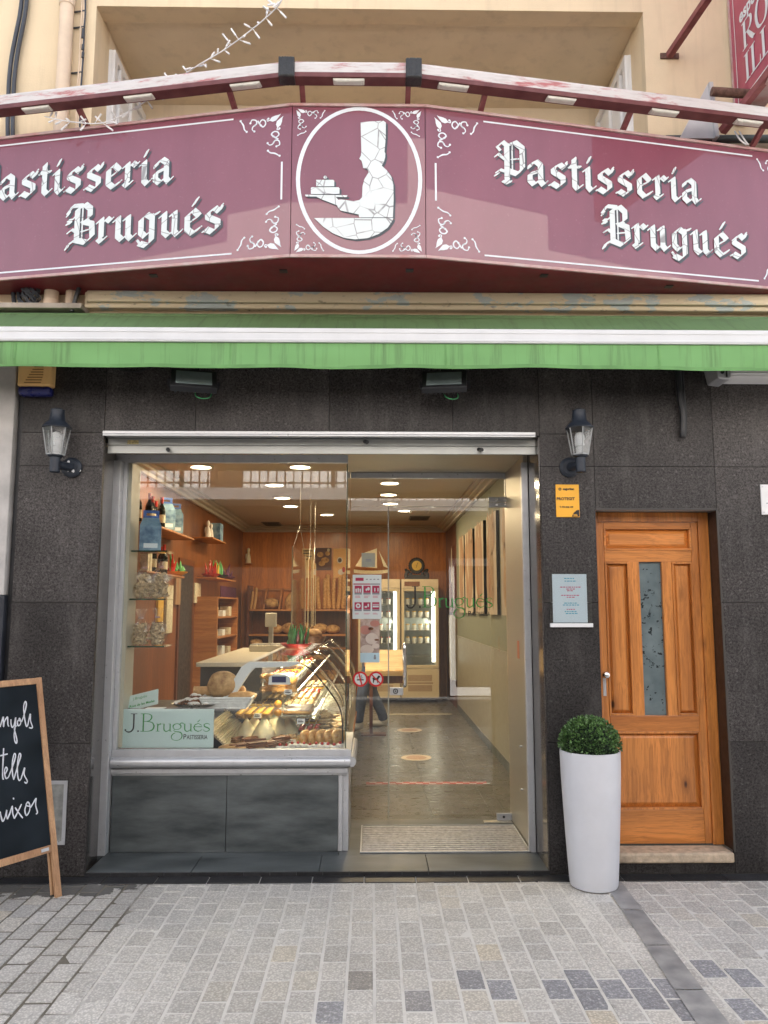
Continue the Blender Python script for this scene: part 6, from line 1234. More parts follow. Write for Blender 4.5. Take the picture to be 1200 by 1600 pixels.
# ---- bread rack on the back wall
YR0 = 8.42; rk = thing('bread_rack', 'wooden bread rack with slanted dividers on the back wall', 'shelving', (-1.1, 8.6, FZ)); X0 = ay(386, 950, YR0)[0]; X1 = -.36
zz = [ay(450, y, YR0)[1] for y in (952, 991, 1012)]
mb = MB(); mb.box(X0, X0+.04, YR0, YB-.001, FZ, ay(400,915,YR0)[1]); mb.box(X1-.04, X1, YR0, YB-.001, FZ, zz[0]); mb.box(X0+.0405, X1-.0405, YB-.02, YB-.001, FZ, zz[0]); mb.build('rack_frame', M['darkwood'], rk)
for z in zz: mb = MB(); mb.box(X0+.041, X1-.041, YR0-.02, YB-.021, z-.03, z); mb.build('rack_shelf', M['shelfwood'], rk, bevel=.004)
ztop = ay(400, 919, YR0)[1]; mb = MB(); mb.box(X0+.041, -1.1, YB-.05, YB-.002, ztop-.03, ztop); mb.build('rack_rail', M['shelfwood'], rk)
for px in (412, 436, 461):
    x = ay(px, 940, YR0)[0]; mb = MB(); mb.hexa([(x-.012,YR0,zz[0]+.001),(x+.012,YR0,zz[0]+.001),(x+.012,YB-.06,zz[0]+.001),(x-.012,YB-.06,zz[0]+.001)], [(x+.02,YR0+.12,ztop),(x+.045,YR0+.12,ztop),(x+.045,YB-.06,ztop),(x+.02,YB-.06,ztop)]); mb.build('rack_divider', M['shelfwood'], rk)
mb = MB(); mb.tube(spline([(0,0,0),(0,0,.05),(.01,0,.28),(0,0,.50),(0,0,.56)], 4), [.012,.03,.036]+[.037]*10+[.034,.03,.022,.008], 12)
bag_ = proto('baguette', mb, M['baguette'], 'long baguette standing upright at the back wall rack', 'baguette', 'baguettes standing in the rack')
for px in (498, 507, 514, 521, 528, 536, 543, 551): x = ay(px, 950, 8.6)[0]; o = put(bag_, x, 8.66 + random.uniform(-.03,.03), zz[0]+.001, random.random()*6, random.uniform(.95,1.1)); o.rotation_euler.y = random.uniform(-.02,.1)
for px, s in ((392,.55),(397,.66)): x = ay(px, 948, 8.55)[0]; o = put(bag_, x, 8.55, zz[0]+.001, .2, s, 'short fat baguette leaning at the left end of the rack'); o.rotation_euler.y = .1; o['group'] = 'short baguettes in the rack'
mb = MB(); mb.ball((0,0,.09), .15, .12, .09, n=20, m=12, wob=.05); rl = proto('country_loaf', mb, M['crust'], 'round country loaf on a lower shelf of the bread rack', 'bread', 'country loaves on the rack')
for px, py, k in ((430,990,1),(452,990,1),(476,990,1),(424,952,0),(520,990,1),(400,1012,2),(500,990,1)): x = ay(px, py, 8.55)[0]; put(rl, x, 8.55, zz[k]+.001, random.random()*6, random.uniform(.8,1.1))
mb = MB(); mb.ball((0,0,.2), .15, .06, .24, n=18, m=12, wob=.03); sl = proto('slashed_loaf', mb, M['crust'], 'large oval slashed loaf leaning in the upper bread rack', 'bread', None); x = ay(450, 948, 8.5)[0]; o = put(sl, x, 8.52, zz[0]+.0, 0, .8); o.rotation_euler.y = .5
# pictures on the back wall
def poster(label, px0, py0, px1, py1, base, blobs, lines):
    (a, z1), (b, z0) = ay(px0, py0, YB-.01), ay(px1, py1, YB-.01); mb = MB(); mb.box(a, b, YB-.010, YB-.001, z0, z1); o = tag(mb.build('poster', base), label, 'poster'); f = lambda p, q, t: (a + p*(b-a), YB-.0103-t, z0 + q*(z1-z0))
    for i, (m_, lst) in enumerate(blobs):
        mb = MB()
        for j, (p, q, r, e) in enumerate(lst): disc(mb, p, q, r, f, .0004 + i*.0012 + j*.0001, 14, r*e)
        mb.build('printed_picture', m_, o)
    if lines:
        mb = MB(); [rect(mb, .1, .1 + l, q, q+.035, f, .004) for q, l in lines]; mb.build('printed_text', M['ink'], o)
poster('cream poster with dark text, first of three above the bread', 472, 857, 490, 903, mat('poster_cream', (.72,.52,.28), .6), [(M['orangefruit'], [(.7,.3,.2,.5)])], [(.9,.8),(.82,.6),(.72,.75),(.62,.4)])
poster('dark poster of bread slices, second of three above the bread', 493, 856, 518, 891, mat('poster_dark', (.10,.04,.04), .5), [(M['crust'], [(.3,.7,.2,.6),(.6,.45,.25,.5),(.4,.3,.2,.6),(.75,.75,.15,.7)]), (M['label'], [(.8,.9,.08,1)])], [])
poster('orange poster with a coffee cup, third of three above the bread', 521, 857, 541, 903, mat('poster_orange', (.78,.45,.18), .5), [(M['sugar'], [(.5,.6,.22,.5),(.6,.2,.25,.4)]), (M['choc'], [(.5,.6,.15,.5)]), (M['redfruit'], [(.8,.28,.12,.8)])], [])

# ---- fridges
def fridge(label, X0, X1, fill):
    Y = 8.05; zt = ay(655, 905, Y)[1]; root = thing('display_fridge', label, 'fridge', ((X0+X1)/2, Y, FZ), 'glass door fridges at the back')
    mb = MB(); t = .05
    mb.box(X0, X0+t, Y, 8.75, .10, zt); mb.box(X1-t, X1, Y, 8.75, .10, zt); mb.box(X0+t, X1-t, Y, 8.75, zt-.05, zt); mb.box(X0+t, X1-t, 8.70, 8.75, .10, zt-.05); mb.box(X0+t, X1-t, Y+.03, 8.70, .10, .56); mb.build('fridge_cabinet', M['fridgewhite'], root, bevel=.006)
    mb = MB(); mb.box(X0+t+.002, X1-t-.002, 8.69, 8.699, .57, zt-.06); mb.box(X0+t+.0005, X0+t+.004, Y+.05, 8.69, .57, zt-.06); mb.box(X1-t-.004, X1-t-.0005, Y+.05, 8.69, .57, zt-.06); mb.build('fridge_lining', M['fridgein'], root)
    mb = MB(); mb.box(X0, X1, Y-.05, Y-.001, zt-.145, zt); hd = mb.build('fridge_header', mat('fridge_header_cream', (.72,.60,.42), .4), root, bevel=.006); mb = MB(); mb.box(X0+.05, X0+.30, Y-.054, Y-.0505, zt-.115, zt-.04); mb.build('header_display', M['darkpastry'], hd)
    mb = MB(); z0, z1 = .57, zt-.15; q = .045
    mb.box(X0, X0+q, Y-.045, Y-.002, z0, z1); mb.box(X1-q, X1, Y-.045, Y-.002, z0, z1); mb.box(X0+q, X1-q, Y-.045, Y-.002, z0, z0+q); mb.box(X0+q, X1-q, Y-.045, Y-.002, z1-q, z1); dr_ = mb.build('fridge_door', M['fridgewhite'], root, bevel=.004)
    mb = MB(); mb.box(X0+q+.0005, X1-q-.0005, Y-.03, Y-.024, z0+q, z1-q); mb.build('door_glass', M['glass'], dr_)
    mb = MB(); mb.box(X0, X1, Y-.045, Y-.002, .10, .555); gr = mb.build('fridge_plinth', M['fridgewhite'], root, bevel=.004); mb = MB()
    for k in range(26):
        x = X0 + .11 + k*(X1-X0-.22)/26
        for a, b in ((.20,.30),(.36,.46)): mb.box(x, x+.007, Y-.0465, Y-.0452, a, b)
    mb.box(X0+.1, X1-.1, Y-.047, Y-.0452, .325, .338); mb.build('vent_grille', M['darkpastry'], gr)
    mb = MB(); mb.box(X1-t-.055, X1-t-.012, Y+.035, Y+.075, .66, zt-.2); mb.build('light_tube', M['tube'], root)
    shz = [.75 + k*(zt-.95-.0)/5 for k in range(6)]
    for z in shz: mb = MB(); mb.box(X0+t+.006, X1-t-.06, Y+.08, 8.68, z-.012, z); mb.build('fridge_shelf', M['tray'], root)
    ld = bpy.data.lights.new('fridge_lamp', 'AREA'); ld.shape = 'RECTANGLE'; ld.size = .05; ld.size_y = 1.2; ld.energy = 0.9; ld.color = (1,.93,.75); lo = bpy.data.objects.new('fridge_lamp', ld); C.objects.link(lo); lo.parent = root; lo.location = Vector((X1-t-.07, Y+.12, 1.3)) - root.location; lo.rotation_euler = (0, R(90), 0)
    mb = MB(); mb.lathe([(.0,0),(.032,.0),(.038,.085),(.0,.086)], n=12); cup = mb.build('dessert_cup', M['clearplast'] if False else M['sugar'], smooth=True); tag(cup, 'white dessert cup with a fruit top on the %s fridge shelves' % fill, 'dessert cup', 'dessert cups in the %s fridge' % fill); m2 = MB(); m2.lathe([(.0,.087),(.036,.087),(.03,.10),(.0,.105)], n=12); m2.build('fruit_top', M['custard'] if fill == 'right' else M['redfruit'], cup, smooth=True)
    first = True
    for k in (1,2,3,4,5):
        for x in (0,1,2,3):
            xx = X0 + t + .06 + x*(X1-X0-2*t-.16)/3.3; yy = Y + .14
            if first: cup.location = (xx, yy, shz[k]+.001); first = False
            else: dup(cup, (xx, yy, shz[k]+.001), 0)
    return zt
x0, x1 = ay(627,950,8.05)[0], ay(685,950,8.05)[0]; zt = fridge('cream glass door fridge with the black clock on top', x0, x1, 'right'); xm = ay(560,950,8.05)[0]; fridge('cream glass door fridge under the model sailing boat', xm, x0 - .02, 'left')
# clock
X = ay(651, 890, 8.3)[0]; ck = thing('mantel_clock', 'ornate black mantel clock with a golden dial, on the fridge', 'clock', (X, 8.3, zt)); hC = ay(651, 884, 8.3)[1]
mb = MB(); mb.box(X-.20, X+.20, 8.24, 8.38, zt+.001, zt+.045); mb.box(X-.14, X+.14, 8.25, 8.37, zt+.0455, zt+.08)
mb.tube([(X, 8.36, hC), (X, 8.27, hC)], .115, 28)
for i in range(20): a = 2*math.pi*i/20; mb.ball((X + .118*math.cos(a), 8.31, hC + .118*math.sin(a)), .024, n=8, m=6)
for s in (-1, 1):
    mb.tube(spline([(X+s*.18,8.3,zt+.04),(X+s*.17,8.3,zt+.11),(X+s*.12,8.3,zt+.15)], 5), [.03]*5+[.028]*5+[.02], 8); mb.ball((X+s*.175,8.3,zt+.16), .026, n=10, m=8); mb.tube([(X+s*.17,8.3,zt+.13),(X+s*.175,8.3,zt+.05)], [.02,.035], 8); mb.ball((X+s*.10,8.3,zt+.09), .035, n=8, m=6)
mb.build('clock_case', M['black'], ck, smooth=True); mb = MB(); mb.tube([(X,8.2695,hC),(X,8.266,hC)], .082, 24); dlc = mb.build('clock_dial', M['dial'], ck); mb = MB(); mb.bar((X,8.2645,hC),(X+.02,8.2645,hC+.055),.006,.002, up=(0,1,0)); mb.bar((X,8.2645,hC),(X-.01,8.2645,hC-.035),.007,.002, up=(0,1,0)); mb.build('clock_hands', M['black'], dlc)
# model boat
(X, zk) = ay(580, 897, 8.3); bt = thing('model_sailing_boat', 'cream model sailing boat with two sails on the fridge top', 'model boat', (X, 8.3, zk)); mb = MB()
L_ = .29; secs = []
for i in range(9): f = i/8; x = X - L_ + 2*L_*f; wv_ = .055*math.sin(math.pi*min(1, .15+f*.85))**.7 * (1 - .75*max(0, f-.6)/.4); secs.append((x, wv_, .02*(2*f-1)**2))
vs_ = []
for x, w2, dz_ in secs: vs_ += [(x, 8.3-w2, zk+.055+dz_), (x, 8.3, zk+.0+dz_*1.2), (x, 8.3+w2, zk+.055+dz_), (x, 8.3, zk+.058+dz_)]
mb.add(vs_, [(i*4+j, i*4+(j+1)%4, (i+1)*4+(j+1)%4, (i+1)*4+j) for i in range(8) for j in range(4)] + [(0,1,2,3), (32,33,34,35)]); mb.build('hull', M['meringue'], bt, smooth=True)
zm = ay(600, 856, 8.3)[1]; xm_ = ay(590, 880, 8.3)[0]; mb = MB(); mb.tube([(xm_,8.3,zk+.05),(xm_,8.3,zm)], .007, 8); mb.tube([(xm_,8.3,zk+.09),(X-L_*.95,8.3,zk+.12)], .005, 8); mb.tube([(X+L_,8.3,zk+.08),(X+L_+.09,8.3,zk+.11)], .005, 6); mb.tube([(xm_,8.3,zm),(X+L_+.08,8.3,zk+.11)], .002, 5); mb.build('mast', M['shelfwood'], bt)
mb = MB(); y_ = 8.3; cv = lambda p, q, t: (p, y_ - .02*math.sin(3*(q-zk)) + t, q)
mb.prism([(xm_-.01,zk+.10),(X-L_*.92,zk+.13),(X-L_*.45,zm-.09),(xm_-.01,zm-.01)], cv, 0, .003); mb.build('mainsail', M['meringue'], bt); mb = MB(); mb.prism([(xm_+.02,zm-.05),(X+L_*.98,zk+.10),(xm_+.10,zk+.13)], cv, 0, .003); mb.build('jib', M['meringue'], bt)
# paintings on the right wall
for i, (pa_, pb_, yt, yb, lab) in enumerate(((717.5,725,862,955,'farthest'),(726.5,738.5,838,957,'fourth from the door'),(742,755,826,957,'middle'),(760.5,775,812,958,'second from the door'),(782,801,796,959,'nearest the door'))):
    Y1, z1 = ax(pa_, yt, XR-.03); Y0, _ = ax(pb_, yt, XR-.03); z0 = 1.47; z1 = 2.52
    root = thing('wall_panel_painting', 'tall narrow bread painting on the olive wall, ' + lab, 'painting', (XR-.02, (Y0+Y1)/2, z0), 'tall bread paintings on the olive wall'); mb = MB(); mb.box(XR-.034, XR-.0005, Y0, Y1, z0, z1); cvs = mb.build('canvas', mat('canvas_cream', (.46,.38,.28), .6, var=.08) if i == 0 else bpy.data.materials['canvas_cream'], root); mb = MB(); f = lambda p, q, t: (XR-.0345-t, Y0 + p*(Y1-Y0), z0 + q*(z1-z0))
    for j in range(5): x_ = random.uniform(.25,.75); ribbon(mb, [(x_ + random.uniform(-.2,.2), .04 + k*.19 + j*.01) for k in range(6)], [.05, .28, .18, .3, .05], f, .0004 + j*.0004)
    mb.build('brush_marks', M['canvas'] if i < 4 else mat('sepia', (.42,.26,.14), .6), cvs)
    mb = MB(); mb.box(XR-.034, XR-.0005, Y0-.014, Y0-.0005, z0, z1); mb.build('canvas_edge', M['black'], root)
for i, (y0, y1, z0, z1, m_, lab) in enumerate(((7.45,7.62,1.9,2.5,'label','small pale framed picture, highest on the dark wood wall'),(7.25,7.38,1.65,2.2,'label','narrow framed picture, nearest on the dark wood wall'),(7.75,7.95,1.45,1.95,'shelfwood','wooden framed picture, lowest on the dark wood wall'))):
    root = thing('framed_picture', lab, 'picture', (XR-.02, y0, z0)); mb = MB(); mb.box(XR-.03, XR-.0005, y0, y1, z0, z1); mb.build('picture_frame', M['darkwood'], root); mb = MB(); mb.box(XR-.032, XR-.0305, y0+.025, y1-.025, z0+.03, z1-.03); mb.build('picture', M[m_], root)
boxthing('reflection_strip', 'tall pale strip standing in for fridge light reflected on the dark wood wall', 'reflection strip', M['wainscot'], 1.20, XR-.001, 7.2, 7.6, .45, 1.42, .004)  # pale box added in place of the fridge light's reflection
# ---- pastry stand and customer
st_ = thing('pastry_stand', 'light wooden tilted tray of pastries on a dark leg near the fridges', 'stand', (.15, 4.75, FZ)); (a, z1), (b, z0) = ay(571, 1016, 4.85), ay(634, 1053, 4.6)
mb = MB(); mb.hexa([(a,4.6,z0-.02),(b,4.6,z0-.02),(b,4.95,z1-.02),(a,4.95,z1-.02)], [(a,4.6,z0),(b,4.6,z0),(b,4.95,z1),(a,4.95,z1)]); mb.box(a, b, 4.57, 4.599, z0-.02, z0+.035); mb.build('tilted_tray', wood('pale_pine', (.62,.42,.20), (.52,.33,.14), 'x', .5, .1, 1, False), st_)
mb = MB(); mb.box(a+.02, b-.02, 4.72, 4.93, z0-.12, z0-.0215); mb.build('stand_shelf', M['darkwood'], st_); mb = MB(); mb.box(a+.05, a+.09, 4.86, 4.90, FZ, z0-.1205); mb.build('stand_leg', M['darkwood'], st_); mb = MB(); mb.box(a-.05, a+.25, 4.78, 4.98, FZ, FZ+.015); mb.build('stand_foot', M['darkwood'], st_)
for k in range(9): put(cro, a + .05 + k*(b-a-.1)/8, 4.64, z0 + .012, random.uniform(0,6), .8, 'glazed croissant along the lower edge of the wooden tray')['group'] = 'croissants on the wooden tray'
px_, py_ = -.02, 5.35
pr_ = thing('person', 'person in blue jeans and white trainers standing behind the poster in the shop', 'person', (px_, py_, FZ))
def skinned(name, joints, edges, m_, parent, lv=2):
    me = bpy.data.meshes.new(name); me.from_pydata([Vector(p) for p, r in joints], edges, []); me.materials.append(m_); o = bpy.data.objects.new(name, me); C.objects.link(o); o.parent = parent
    sk = o.modifiers.new('k', 'SKIN'); sk.use_smooth_shade = True
    for v, (p, r) in zip(me.skin_vertices[0].data, joints): v.radius = (r, r) if not isinstance(r, tuple) else r
    me.skin_vertices[0].data[0].use_root = True; s = o.modifiers.new('s', 'SUBSURF'); s.levels = lv; s.render_levels = lv; return o
body = [((0,0,.92),.13),((0,0,1.12),.125),((0,.01,1.34),.15),((0,.01,1.45),.06),((0,-.01,1.53),.055),((0,-.02,1.60),.085),((0,-.015,1.68),.075),((.18,.01,1.40),.06),((.22,.0,1.15),.045),((.21,-.03,.95),.035),((.20,-.05,.86),.025),((-.18,.01,1.40),.06),((-.22,.0,1.15),.045),((-.21,-.03,.95),.035),((-.20,-.05,.86),.025),((.10,0,.82),.09),((.11,-.10,.48),.06),((.12,-.15,.09),.042),((-.10,0,.82),.09),((-.10,.0,.48),.06),((-.11,.16,.09),.042)]
ed = [(0,1),(1,2),(2,3),(3,4),(4,5),(5,6),(2,7),(7,8),(8,9),(9,10),(2,11),(11,12),(12,13),(13,14),(0,15),(15,16),(16,17),(0,18),(18,19),(19,20)]
bo = skinned('body', body, ed, M['skin'], pr_)
skinned('jeans', [((0,0,.90),.145),((0,0,.98),.142),((.10,0,.80),.105),((.112,-.10,.48),.078),((.122,-.15,.14),.066),((.122,-.15,.07),.066),((-.10,0,.80),.105),((-.102,0,.48),.078),((-.112,.16,.14),.066),((-.112,.16,.07),.066)], [(0,1),(0,2),(2,3),(3,4),(4,5),(0,6),(6,7),(7,8),(8,9)], M['jeans'], pr_)
skinned('sweater', [((0,0,.98),.15),((0,0,1.14),.145),((0,.01,1.34),.165),((0,.01,1.44),.075),((.185,.01,1.40),.075),((.225,.0,1.15),.06),((.212,-.028,.96),.05),((-.185,.01,1.40),.075),((-.225,0,1.15),.06),((-.212,-.028,.96),.05)], [(0,1),(1,2),(2,3),(2,4),(4,5),(5,6),(2,7),(7,8),(8,9)], M['sweater'], pr_)
skinned('hair', [((0,.03,1.70),.085),((0,.05,1.62),.08),((0,.055,1.52),.055)], [(0,1),(1,2)], M['hair'], pr_)
for x, y in ((.125,-.17),(-.115,.14)):
    mb = MB(); o0 = pr_.location; mb.ball((px_+x, py_+y-.05, FZ+.042), .048, .135, .042, 14, 10); mb.ball((px_+x, py_+y+.03, FZ+.075), .045, .06, .05, 12, 8); mb.build('shoe', M['shoe'], pr_, smooth=True)
for x, y, z, sgn in ((.20,-.05,.86,1),(-.20,-.05,.86,-1)):
    for k in range(4): skinned('finger', [((x,y-.024+k*.016,z),.0095),((x-.004*sgn,y-.026+k*.017,z-.045),.009),((x-.014*sgn,y-.026+k*.017,z-.075-.006*(k%3)),.0075)], [(0,1),(1,2)], M['skin'], pr_, 1)
    skinned('thumb', [((x,y-.022,z+.02),.011),((x-sgn*.008,y-.045,z-.01),.009),((x-sgn*.012,y-.052,z-.035),.008)], [(0,1),(1,2)], M['skin'], pr_, 1)
mb = MB(); [mb.ball((px_+s*.03, py_-.098, FZ+1.59), .009, n=8, m=6) for s in (-1,1)]; mb.build('eye', M['ink'], pr_); mb = MB(); mb.tube([(px_,py_-.095,FZ+1.60),(px_,py_-.125,FZ+1.565),(px_,py_-.10,FZ+1.555)], [.008,.014,.008], 8); mb.build('nose', M['skin'], pr_, smooth=True); mb = MB(); mb.ball((px_,py_-.098,FZ+1.53), .024, .008, .006, 10, 6); mb.build('mouth', mat('lips', (.4,.15,.13), .5), pr_, smooth=True)
pr_.rotation_euler.z = R(-90)
# flowers and red tray on the counter top
dish('red tray with green ribbons and red flowers on the counter top', -.68, 2.3, 1.183, M['red_plastic'], [(M['green_ribbon'], 26), (M['redfruit'], 14)], 1.15)
mb = MB(); random.seed(3)
for i in range(3):
    pass
gl_ = thing('basket_of_loaves', 'small dark basket with a round loaf on the counter top', 'basket', (-.60, 3.3, 1.183)); mb = MB(); mb.lathe([(.0,0),(.10,.0),(.13,.07),(.122,.07),(.095,.008),(.0,.008)], (-.60,3.3,1.183), 20); mb.build('basket', M['darkpastry'], gl_, smooth=True); mb = MB(); mb.ball((-.6,3.3,1.27), .09, .09, .06, 16, 10, .04); mb.build('loaf', M['crust'], gl_, smooth=True)

# ================================================================ ON THE GLASS DOOR
GY = 1.0752; fg = lambda p, q, t: (p, GY - t, q)
(jx, jz), (ex, _) = ay(634, 949, GY), ay(771, 949, GY); cap = ay(640, 916, GY)[1] - jz; sx_ = (ex - jx)/((.60+.17+.72+.31+.49+.50+.49+.47+.36)*cap)
mb = MB(); a2 = roman(mb, 'J.', jx, jz, cap, fg, .001, sx_); (px2_, pz2_) = ay(731, 962, GY); text(mb, 'P', .052, fg, .001, px2_, pz2_, sx=.85, bold=.0006); text(mb, 'ASTISSERIA', .042, fg, .001, px2_ + .029, pz2_, sx=.66, bold=.0006); mb.build('lettering', M['ink'], leaf)
mb = MB(); roman(mb, 'Brugués', a2, jz, cap, fg, .001, sx_); mb.build('lettering', M['greenink'], leaf)
FY = 1.0745; ff = lambda p, q, t: (p, FY - t, q)
def paper(name, label, px0, py0, px1, py1, m_, y=FY):
    (a, z1), (b, z0) = ay(px0, py0, y), ay(px1, py1, y); mb = MB(); mb.box(a, b, y, y+.0012, z0, z1); o = tag(mb.build(name, m_), label, 'poster'); return o, (lambda p, q, t: (a + p*(b-a), y - .0002 - t, z0 + q*(z1-z0)))
o, f = paper('notice_poster', 'pale blue notice with six crimson pictograms on the fixed glass pane', 551, 898, 596, 967, M['paper'])
for i in range(3):
    for j in range(2): mb = MB(); x0_ = .07 + i*.305; y0_ = .55 - j*.375; rect(mb, x0_, x0_+.25, y0_ + .04, y0_+.20, f, .0003); mb.build('pictogram_square', M['crimson'], o)
mb = MB(); rect(mb, .03, .60, .775, .80, f, .0003); rect(mb, .1, .38, .86, .93, f, .0003); mb.build('notice_heading', M['crimson'], o)
mb = MB()
for i in range(3):
    for j in range(2): x0_ = .07 + i*.305; y0_ = .55 - j*.375; rect(mb, x0_, x0_+.25, y0_, y0_+.038, f, .0003)
rect(mb, .602, .95, .775, .80, f, .0003)
for k in range(4): rect(mb, .46 + k*.13, .50 + k*.13 + .03, .885, .905, f, .0003)
mb.build('caption_bar', M['grey_ink'], o)
mb = MB()
for i, (c0, c1) in enumerate(((.195,.67),(.195,.295))):
    if i == 0: [disc(mb, .195 + d_, .67 - abs(d_)*.2, .028, f, .0006 + .0001*abs(d_*10), 10, .03) for d_ in (-.07, 0, .07)]; [rect(mb, .195+d_-.02, .195+d_+.02, .60, .655, f, .0007) for d_ in (-.07,.0,.07)]
    else: ring(mb, c0, c1, .035, .085, f, .0006, 18, .02, .055)
disc(mb, .48, .66, .03, f, .0006, 10, .03); disc(mb, .55, .68, .045, f, .0007, 12, .04); rect(mb, .75, .79, .62, .70, f, .0006); rect(mb, .86, .90, .62, .70, f, .0006); rect(mb, .42, .50, .25, .29, f, .0006); rect(mb, .52, .57, .27, .34, f, .0006); rect(mb, .70, .91, .26, .30, f, .0006); rect(mb, .70, .91, .32, .335, f, .0006)
mb.build('pictogram', M['whitevinyl'], o)
mb = MB()
for i in range(3):
    for q in (.515,.495,.475,.125,.105): rect(mb, .09 + i*.305, .09 + i*.305 + random.uniform(.12,.22), q, q+.008, f, .0003)
mb.build('printed_text', M['pink_ink'], o)
o, f = paper('bread_poster', 'narrow poster of floury loaves on the fixed glass pane, under the notice', 563, 967.5, 593, 1035, mat('bread_photo', (.42,.25,.21), .5, var=.5, vs_=14, col2=(.66,.52,.46)), 1.0740)
for m_, lst in ((mat('pink_crust', (.50,.22,.18), .5), [(.25,.75,.3,.35),(.75,.90,.25,.3)]), (mat('flour', (.66,.56,.50), .6, var=.15), [(.6,.55,.33,.4),(.35,.30,.36,.3),(.8,.38,.2,.3)]), (M['darkpastry'], [(.55,.78,.14,.25),(.85,.52,.12,.2)])):
    mb = MB(); [disc(mb, p, q, r, f, .0004 + i*.0001, 14, r*e) for i, (p, q, r, e) in enumerate(lst) if p + r < 1.2]
    for v in mb.v: v.x = min(max(v.x, f(.01,0,0)[0]), f(.99,0,0)[0])
    mb.build('printed_loaf', m_, o)
mb = MB(); rect(mb, 0.0, 1.0, 0.0, .22, f, .0009); mb.build('poster_band', mat('sky_band', (.50,.68,.80), .5), o); mb = MB(); rect(mb, .70, .82, .07, .13, f, .0012); disc(mb, .76, .15, .05, f, .0012, 10, .03); mb.build('poster_mark', M['grey_ink'], o)
o, f = paper('card_sticker', 'small grey square sticker on the glass pane above the notice', 565, 864, 586, 886, mat('grey_card', (.36,.36,.30), .5), FY); mb = MB(); rect(mb, .3, .7, .5, .56, f, .0003); rect(mb, .3, .72, .4, .46, f, .0003); mb.build('printed_text', M['grey_ink'], o)
for k, (px, lab) in enumerate(((563,'round red no smoking sticker on the fixed glass pane'),(587.5,'round red no dogs sticker on the fixed glass pane'))):
    (cx, cz) = ay(px, 1061, FY); r = ay(px + 11.8, 1061, FY)[0] - cx; mb = MB(); mb.tube([(cx, FY+.0008, cz), (cx, FY, cz)], r, 36); o = tag(mb.build('prohibition_sticker', M['whitevinyl']), lab, 'sticker', 'prohibition stickers on the glass')
    f = lambda p, q, t: (cx + p*r, FY - .0002 - t, cz + q*r); mb = MB()
    if k == 0: rect(mb, -.45, .45, -.18, -.02, f, .0003); ribbon(mb, [(.15,.02),(.25,.2),(.1,.3),(.2,.5)], .07, f, .0003); ribbon(mb, [(-.3,.05),(-.45,.3),(-.2,.4)], .05, f, .0003)
    else: mb.sheet([(-.5,.12),(-.38,.2),(.1,.14),(.3,.46),(.5,.42),(.62,.22),(.42,.18),(.30,-.1),(.26,-.5),(.16,-.5),(.12,-.16),(-.22,-.14),(-.3,-.5),(-.42,-.5),(-.40,-.05)], f, .0003)
    mb.build('pictogram', M['ink'], o); mb = MB(); ring(mb, 0, 0, .76, 1.0, f, .0006, 40); s = math.sin(R(45 if k else 75)); c_ = math.cos(R(45 if k else 75)); a1 = .8
    mb.add([f(-c_*a1 - s*.09, s*a1 - c_*.09, .0008), f(c_*a1 - s*.09, -s*a1 - c_*.09, .0008), f(c_*a1 + s*.09, -s*a1 + c_*.09, .0008), f(-c_*a1 + s*.09, s*a1 + c_*.09, .0008)], [(0,1,2,3)]); mb.build('red_ring', M['redring'], o)

# ================================================================ FLOOR MARKS, MAT
for (px0, px1, py, lab) in ((622,679,1184,'round pale floor sticker, nearer of two on the shop floor'),(621,659,1141,'round pale floor sticker, farther of two on the shop floor')):
    xa, y_ = az(px0, py, FZ); xb, _ = az(px1, py, FZ); xa = 2*az((px0+px1)/2 if False else px1, py, FZ)[0] - xb if False else xa
    r = .155; cx = (xa+xb)/2; mb = MB(); mb.lathe([(r,.0005),(r,.002)], (cx, y_, FZ), 40); o = tag(mb.build('floor_sticker', M['dot']), lab, 'floor sticker', 'round stickers on the shop floor'); mb = MB(); disc(mb, cx, y_, r*.68, lambda p, q, t: (p, q, FZ + t), .0025, 32); mb.build('sticker_centre', M['dot2'], o)
xa, y_ = az(572, 1224, FZ); xb, _ = az(761, 1224, FZ); tp = thing('floor_tape', 'red and white barrier tape stuck across the shop floor', 'floor tape', ((xa+xb)/2, y_, FZ)); mb = MB(); mb.box(xa, xb, y_-.045, y_+.045, FZ+.0004, FZ+.0016); t_ = mb.build('tape_strip', M['tape_red'], tp); mb = MB()
for k in range(9):
    x = xa + .03 + k*(xb-xa)/9
    for q, o_ in ((.02,0),(-.035,.05)): rect(mb, x+o_, x+o_+.06, y_+q, y_+q+.014, lambda p, q2, t: (p, q2, FZ + t), .002)
mb.build('tape_marks', M['paper'], t_)
xa, y_ = az(600, 1116, FZ); xb, _ = az(706, 1116, FZ); boxthing('floor_line', 'pale yellow line across the far shop floor', 'floor tape', M['label'], xa, xb, y_-.03, y_+.03, FZ+.0004, FZ+.0014, 0)
mt2 = thing('entrance_mat', 'ribbed aluminium entrance mat let into the slate doorstep', 'door mat', (.46, .62, .024)); x0_, x1_, y0_, y1_ = -.075, .995, .33, .935; mb = MB(); mb.box(x0_, x1_, y0_, y1_, .0242, .0262); mb.build('mat_base', M['rubber'], mt2)
for k in range(14):
    y = y0_ + .012 + k*(y1_-y0_-.02)/14; mb = MB(); mb.box(x0_+.012, x1_-.012, y, y+.024, .0264, .0315); mb.build('mat_rib', mat('mat_ribs', (.50,.48,.47), .5, .4, var=.3, vs_=40) if k == 0 else bpy.data.materials['mat_ribs'], mt2)
mb = MB(); mb.box(x0_, x0_+.01, y0_, y1_, .0264, .033); mb.box(x1_-.01, x1_, y0_, y1_, .0264, .033); mb.box(x0_+.0102, x1_-.0102, y0_, y0_+.009, .0264, .033); mb.box(x0_+.0102, x1_-.0102, y1_-.006, y1_, .0264, .033); mb.build('mat_frame', M['alu'], mt2)
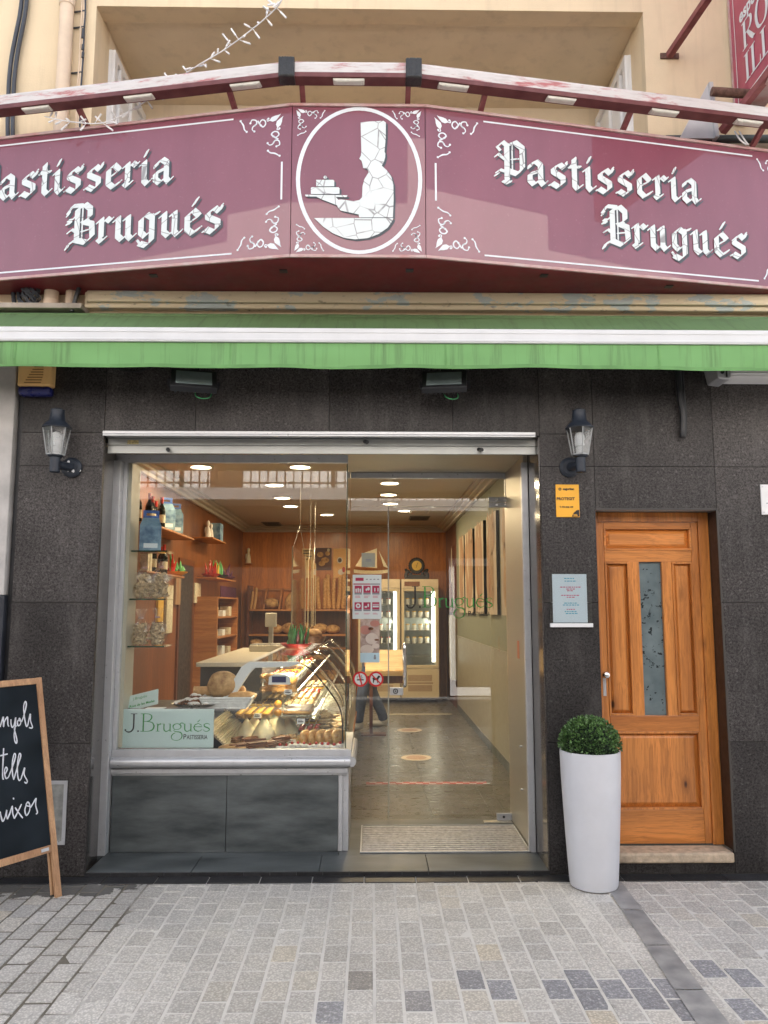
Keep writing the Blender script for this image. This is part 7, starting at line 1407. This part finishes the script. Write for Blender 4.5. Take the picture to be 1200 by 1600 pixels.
x, y_ = az(770, 1285, .026); boxthing('floor_plate', 'small brass plate on the floor under the door hinge', 'plate', M['steel'], .80, 1.0, 1.0, 1.055, .0243, .030, .001)

# ================================================================ ACROSS THE STREET (seen only as reflections)
ob_ = thing('opposite_building', 'pale house with a railed balcony across the street, reflected in the shop glass', 'building', (0, -7, 0)); YO = -6.9
mb = MB(); mb.box(-14, 14, YO-.6, YO, 3.2, 7.3); mb.box(.5, 1.5, YO-.6, YO-.001, 7.3005, 8.3); mb.box(2.4, 5.5, YO-.6, YO-.001, 7.3005, 7.9); mb.box(-5, -2.6, YO-.6, YO-.001, 7.3005, 7.75); mb.build('upper_wall', mat('opposite_render', (.80,.78,.77), .9, var=.05), ob_); mb = MB(); mb.box(-14, 14, YO-.6, YO, 0, 3.199); mb.build('ground_floor_wall', mat('opposite_stone', (.06,.05,.042), .8, var=.2), ob_)  # unseen roof blocks added, and height set, to shape the sign's reflection
mb = MB(); mb.box(-9, 9, YO+.001, YO+.75, 3.16, 3.34); bal = mb.build('balcony', mat('balcony_render', (.40,.39,.39), .8), ob_)
mb = MB(); yb_ = YO + .70
for z in (3.42, 4.25): mb.box(-9, 9, yb_-.012, yb_+.012, z-.012, z+.012)
x = -9
while x < 9: mb.box(x-.010, x+.010, yb_-.010, yb_+.010, 3.341, 4.24); x += .13
for x in (-7.5,-5.2,-2.9,-.6,1.7,4.0,6.3): mb.box(x-.03, x+.03, yb_-.03, yb_+.03, 3.341, 4.28)
mb.build('railing', mat('brown_iron', (.06,.035,.02), .6), bal)
for x in (-6, -2.35, 3.3, 6.5): mb = MB(); mb.box(x-.26, x+.26, YO+.001, YO+.03, 3.35, 5.4); mb.build('balcony_door', mat('brown_shutters', (.12,.06,.03), .6) if x == -6 else bpy.data.materials['brown_shutters'], ob_)
for x0_, x1_ in ((1.35,2.45),):
    mb = MB(); t = .10; mb.box(x0_, x0_+t, YO+.001, YO+.06, .02, 2.4); mb.box(x1_-t, x1_, YO+.001, YO+.06, .02, 2.4); mb.box(x0_+t, x1_-t, YO+.001, YO+.06, .02, .16); mb.box(x0_+t, x1_-t, YO+.001, YO+.06, 2.27, 2.4); f_ = mb.build('shop_window_frame', M['whitepaint'], ob_); mb = MB(); mb.box(x0_+t, x1_-t, YO+.002, YO+.02, .16, 2.27); mb.build('shop_window_pane', M['black'], f_)
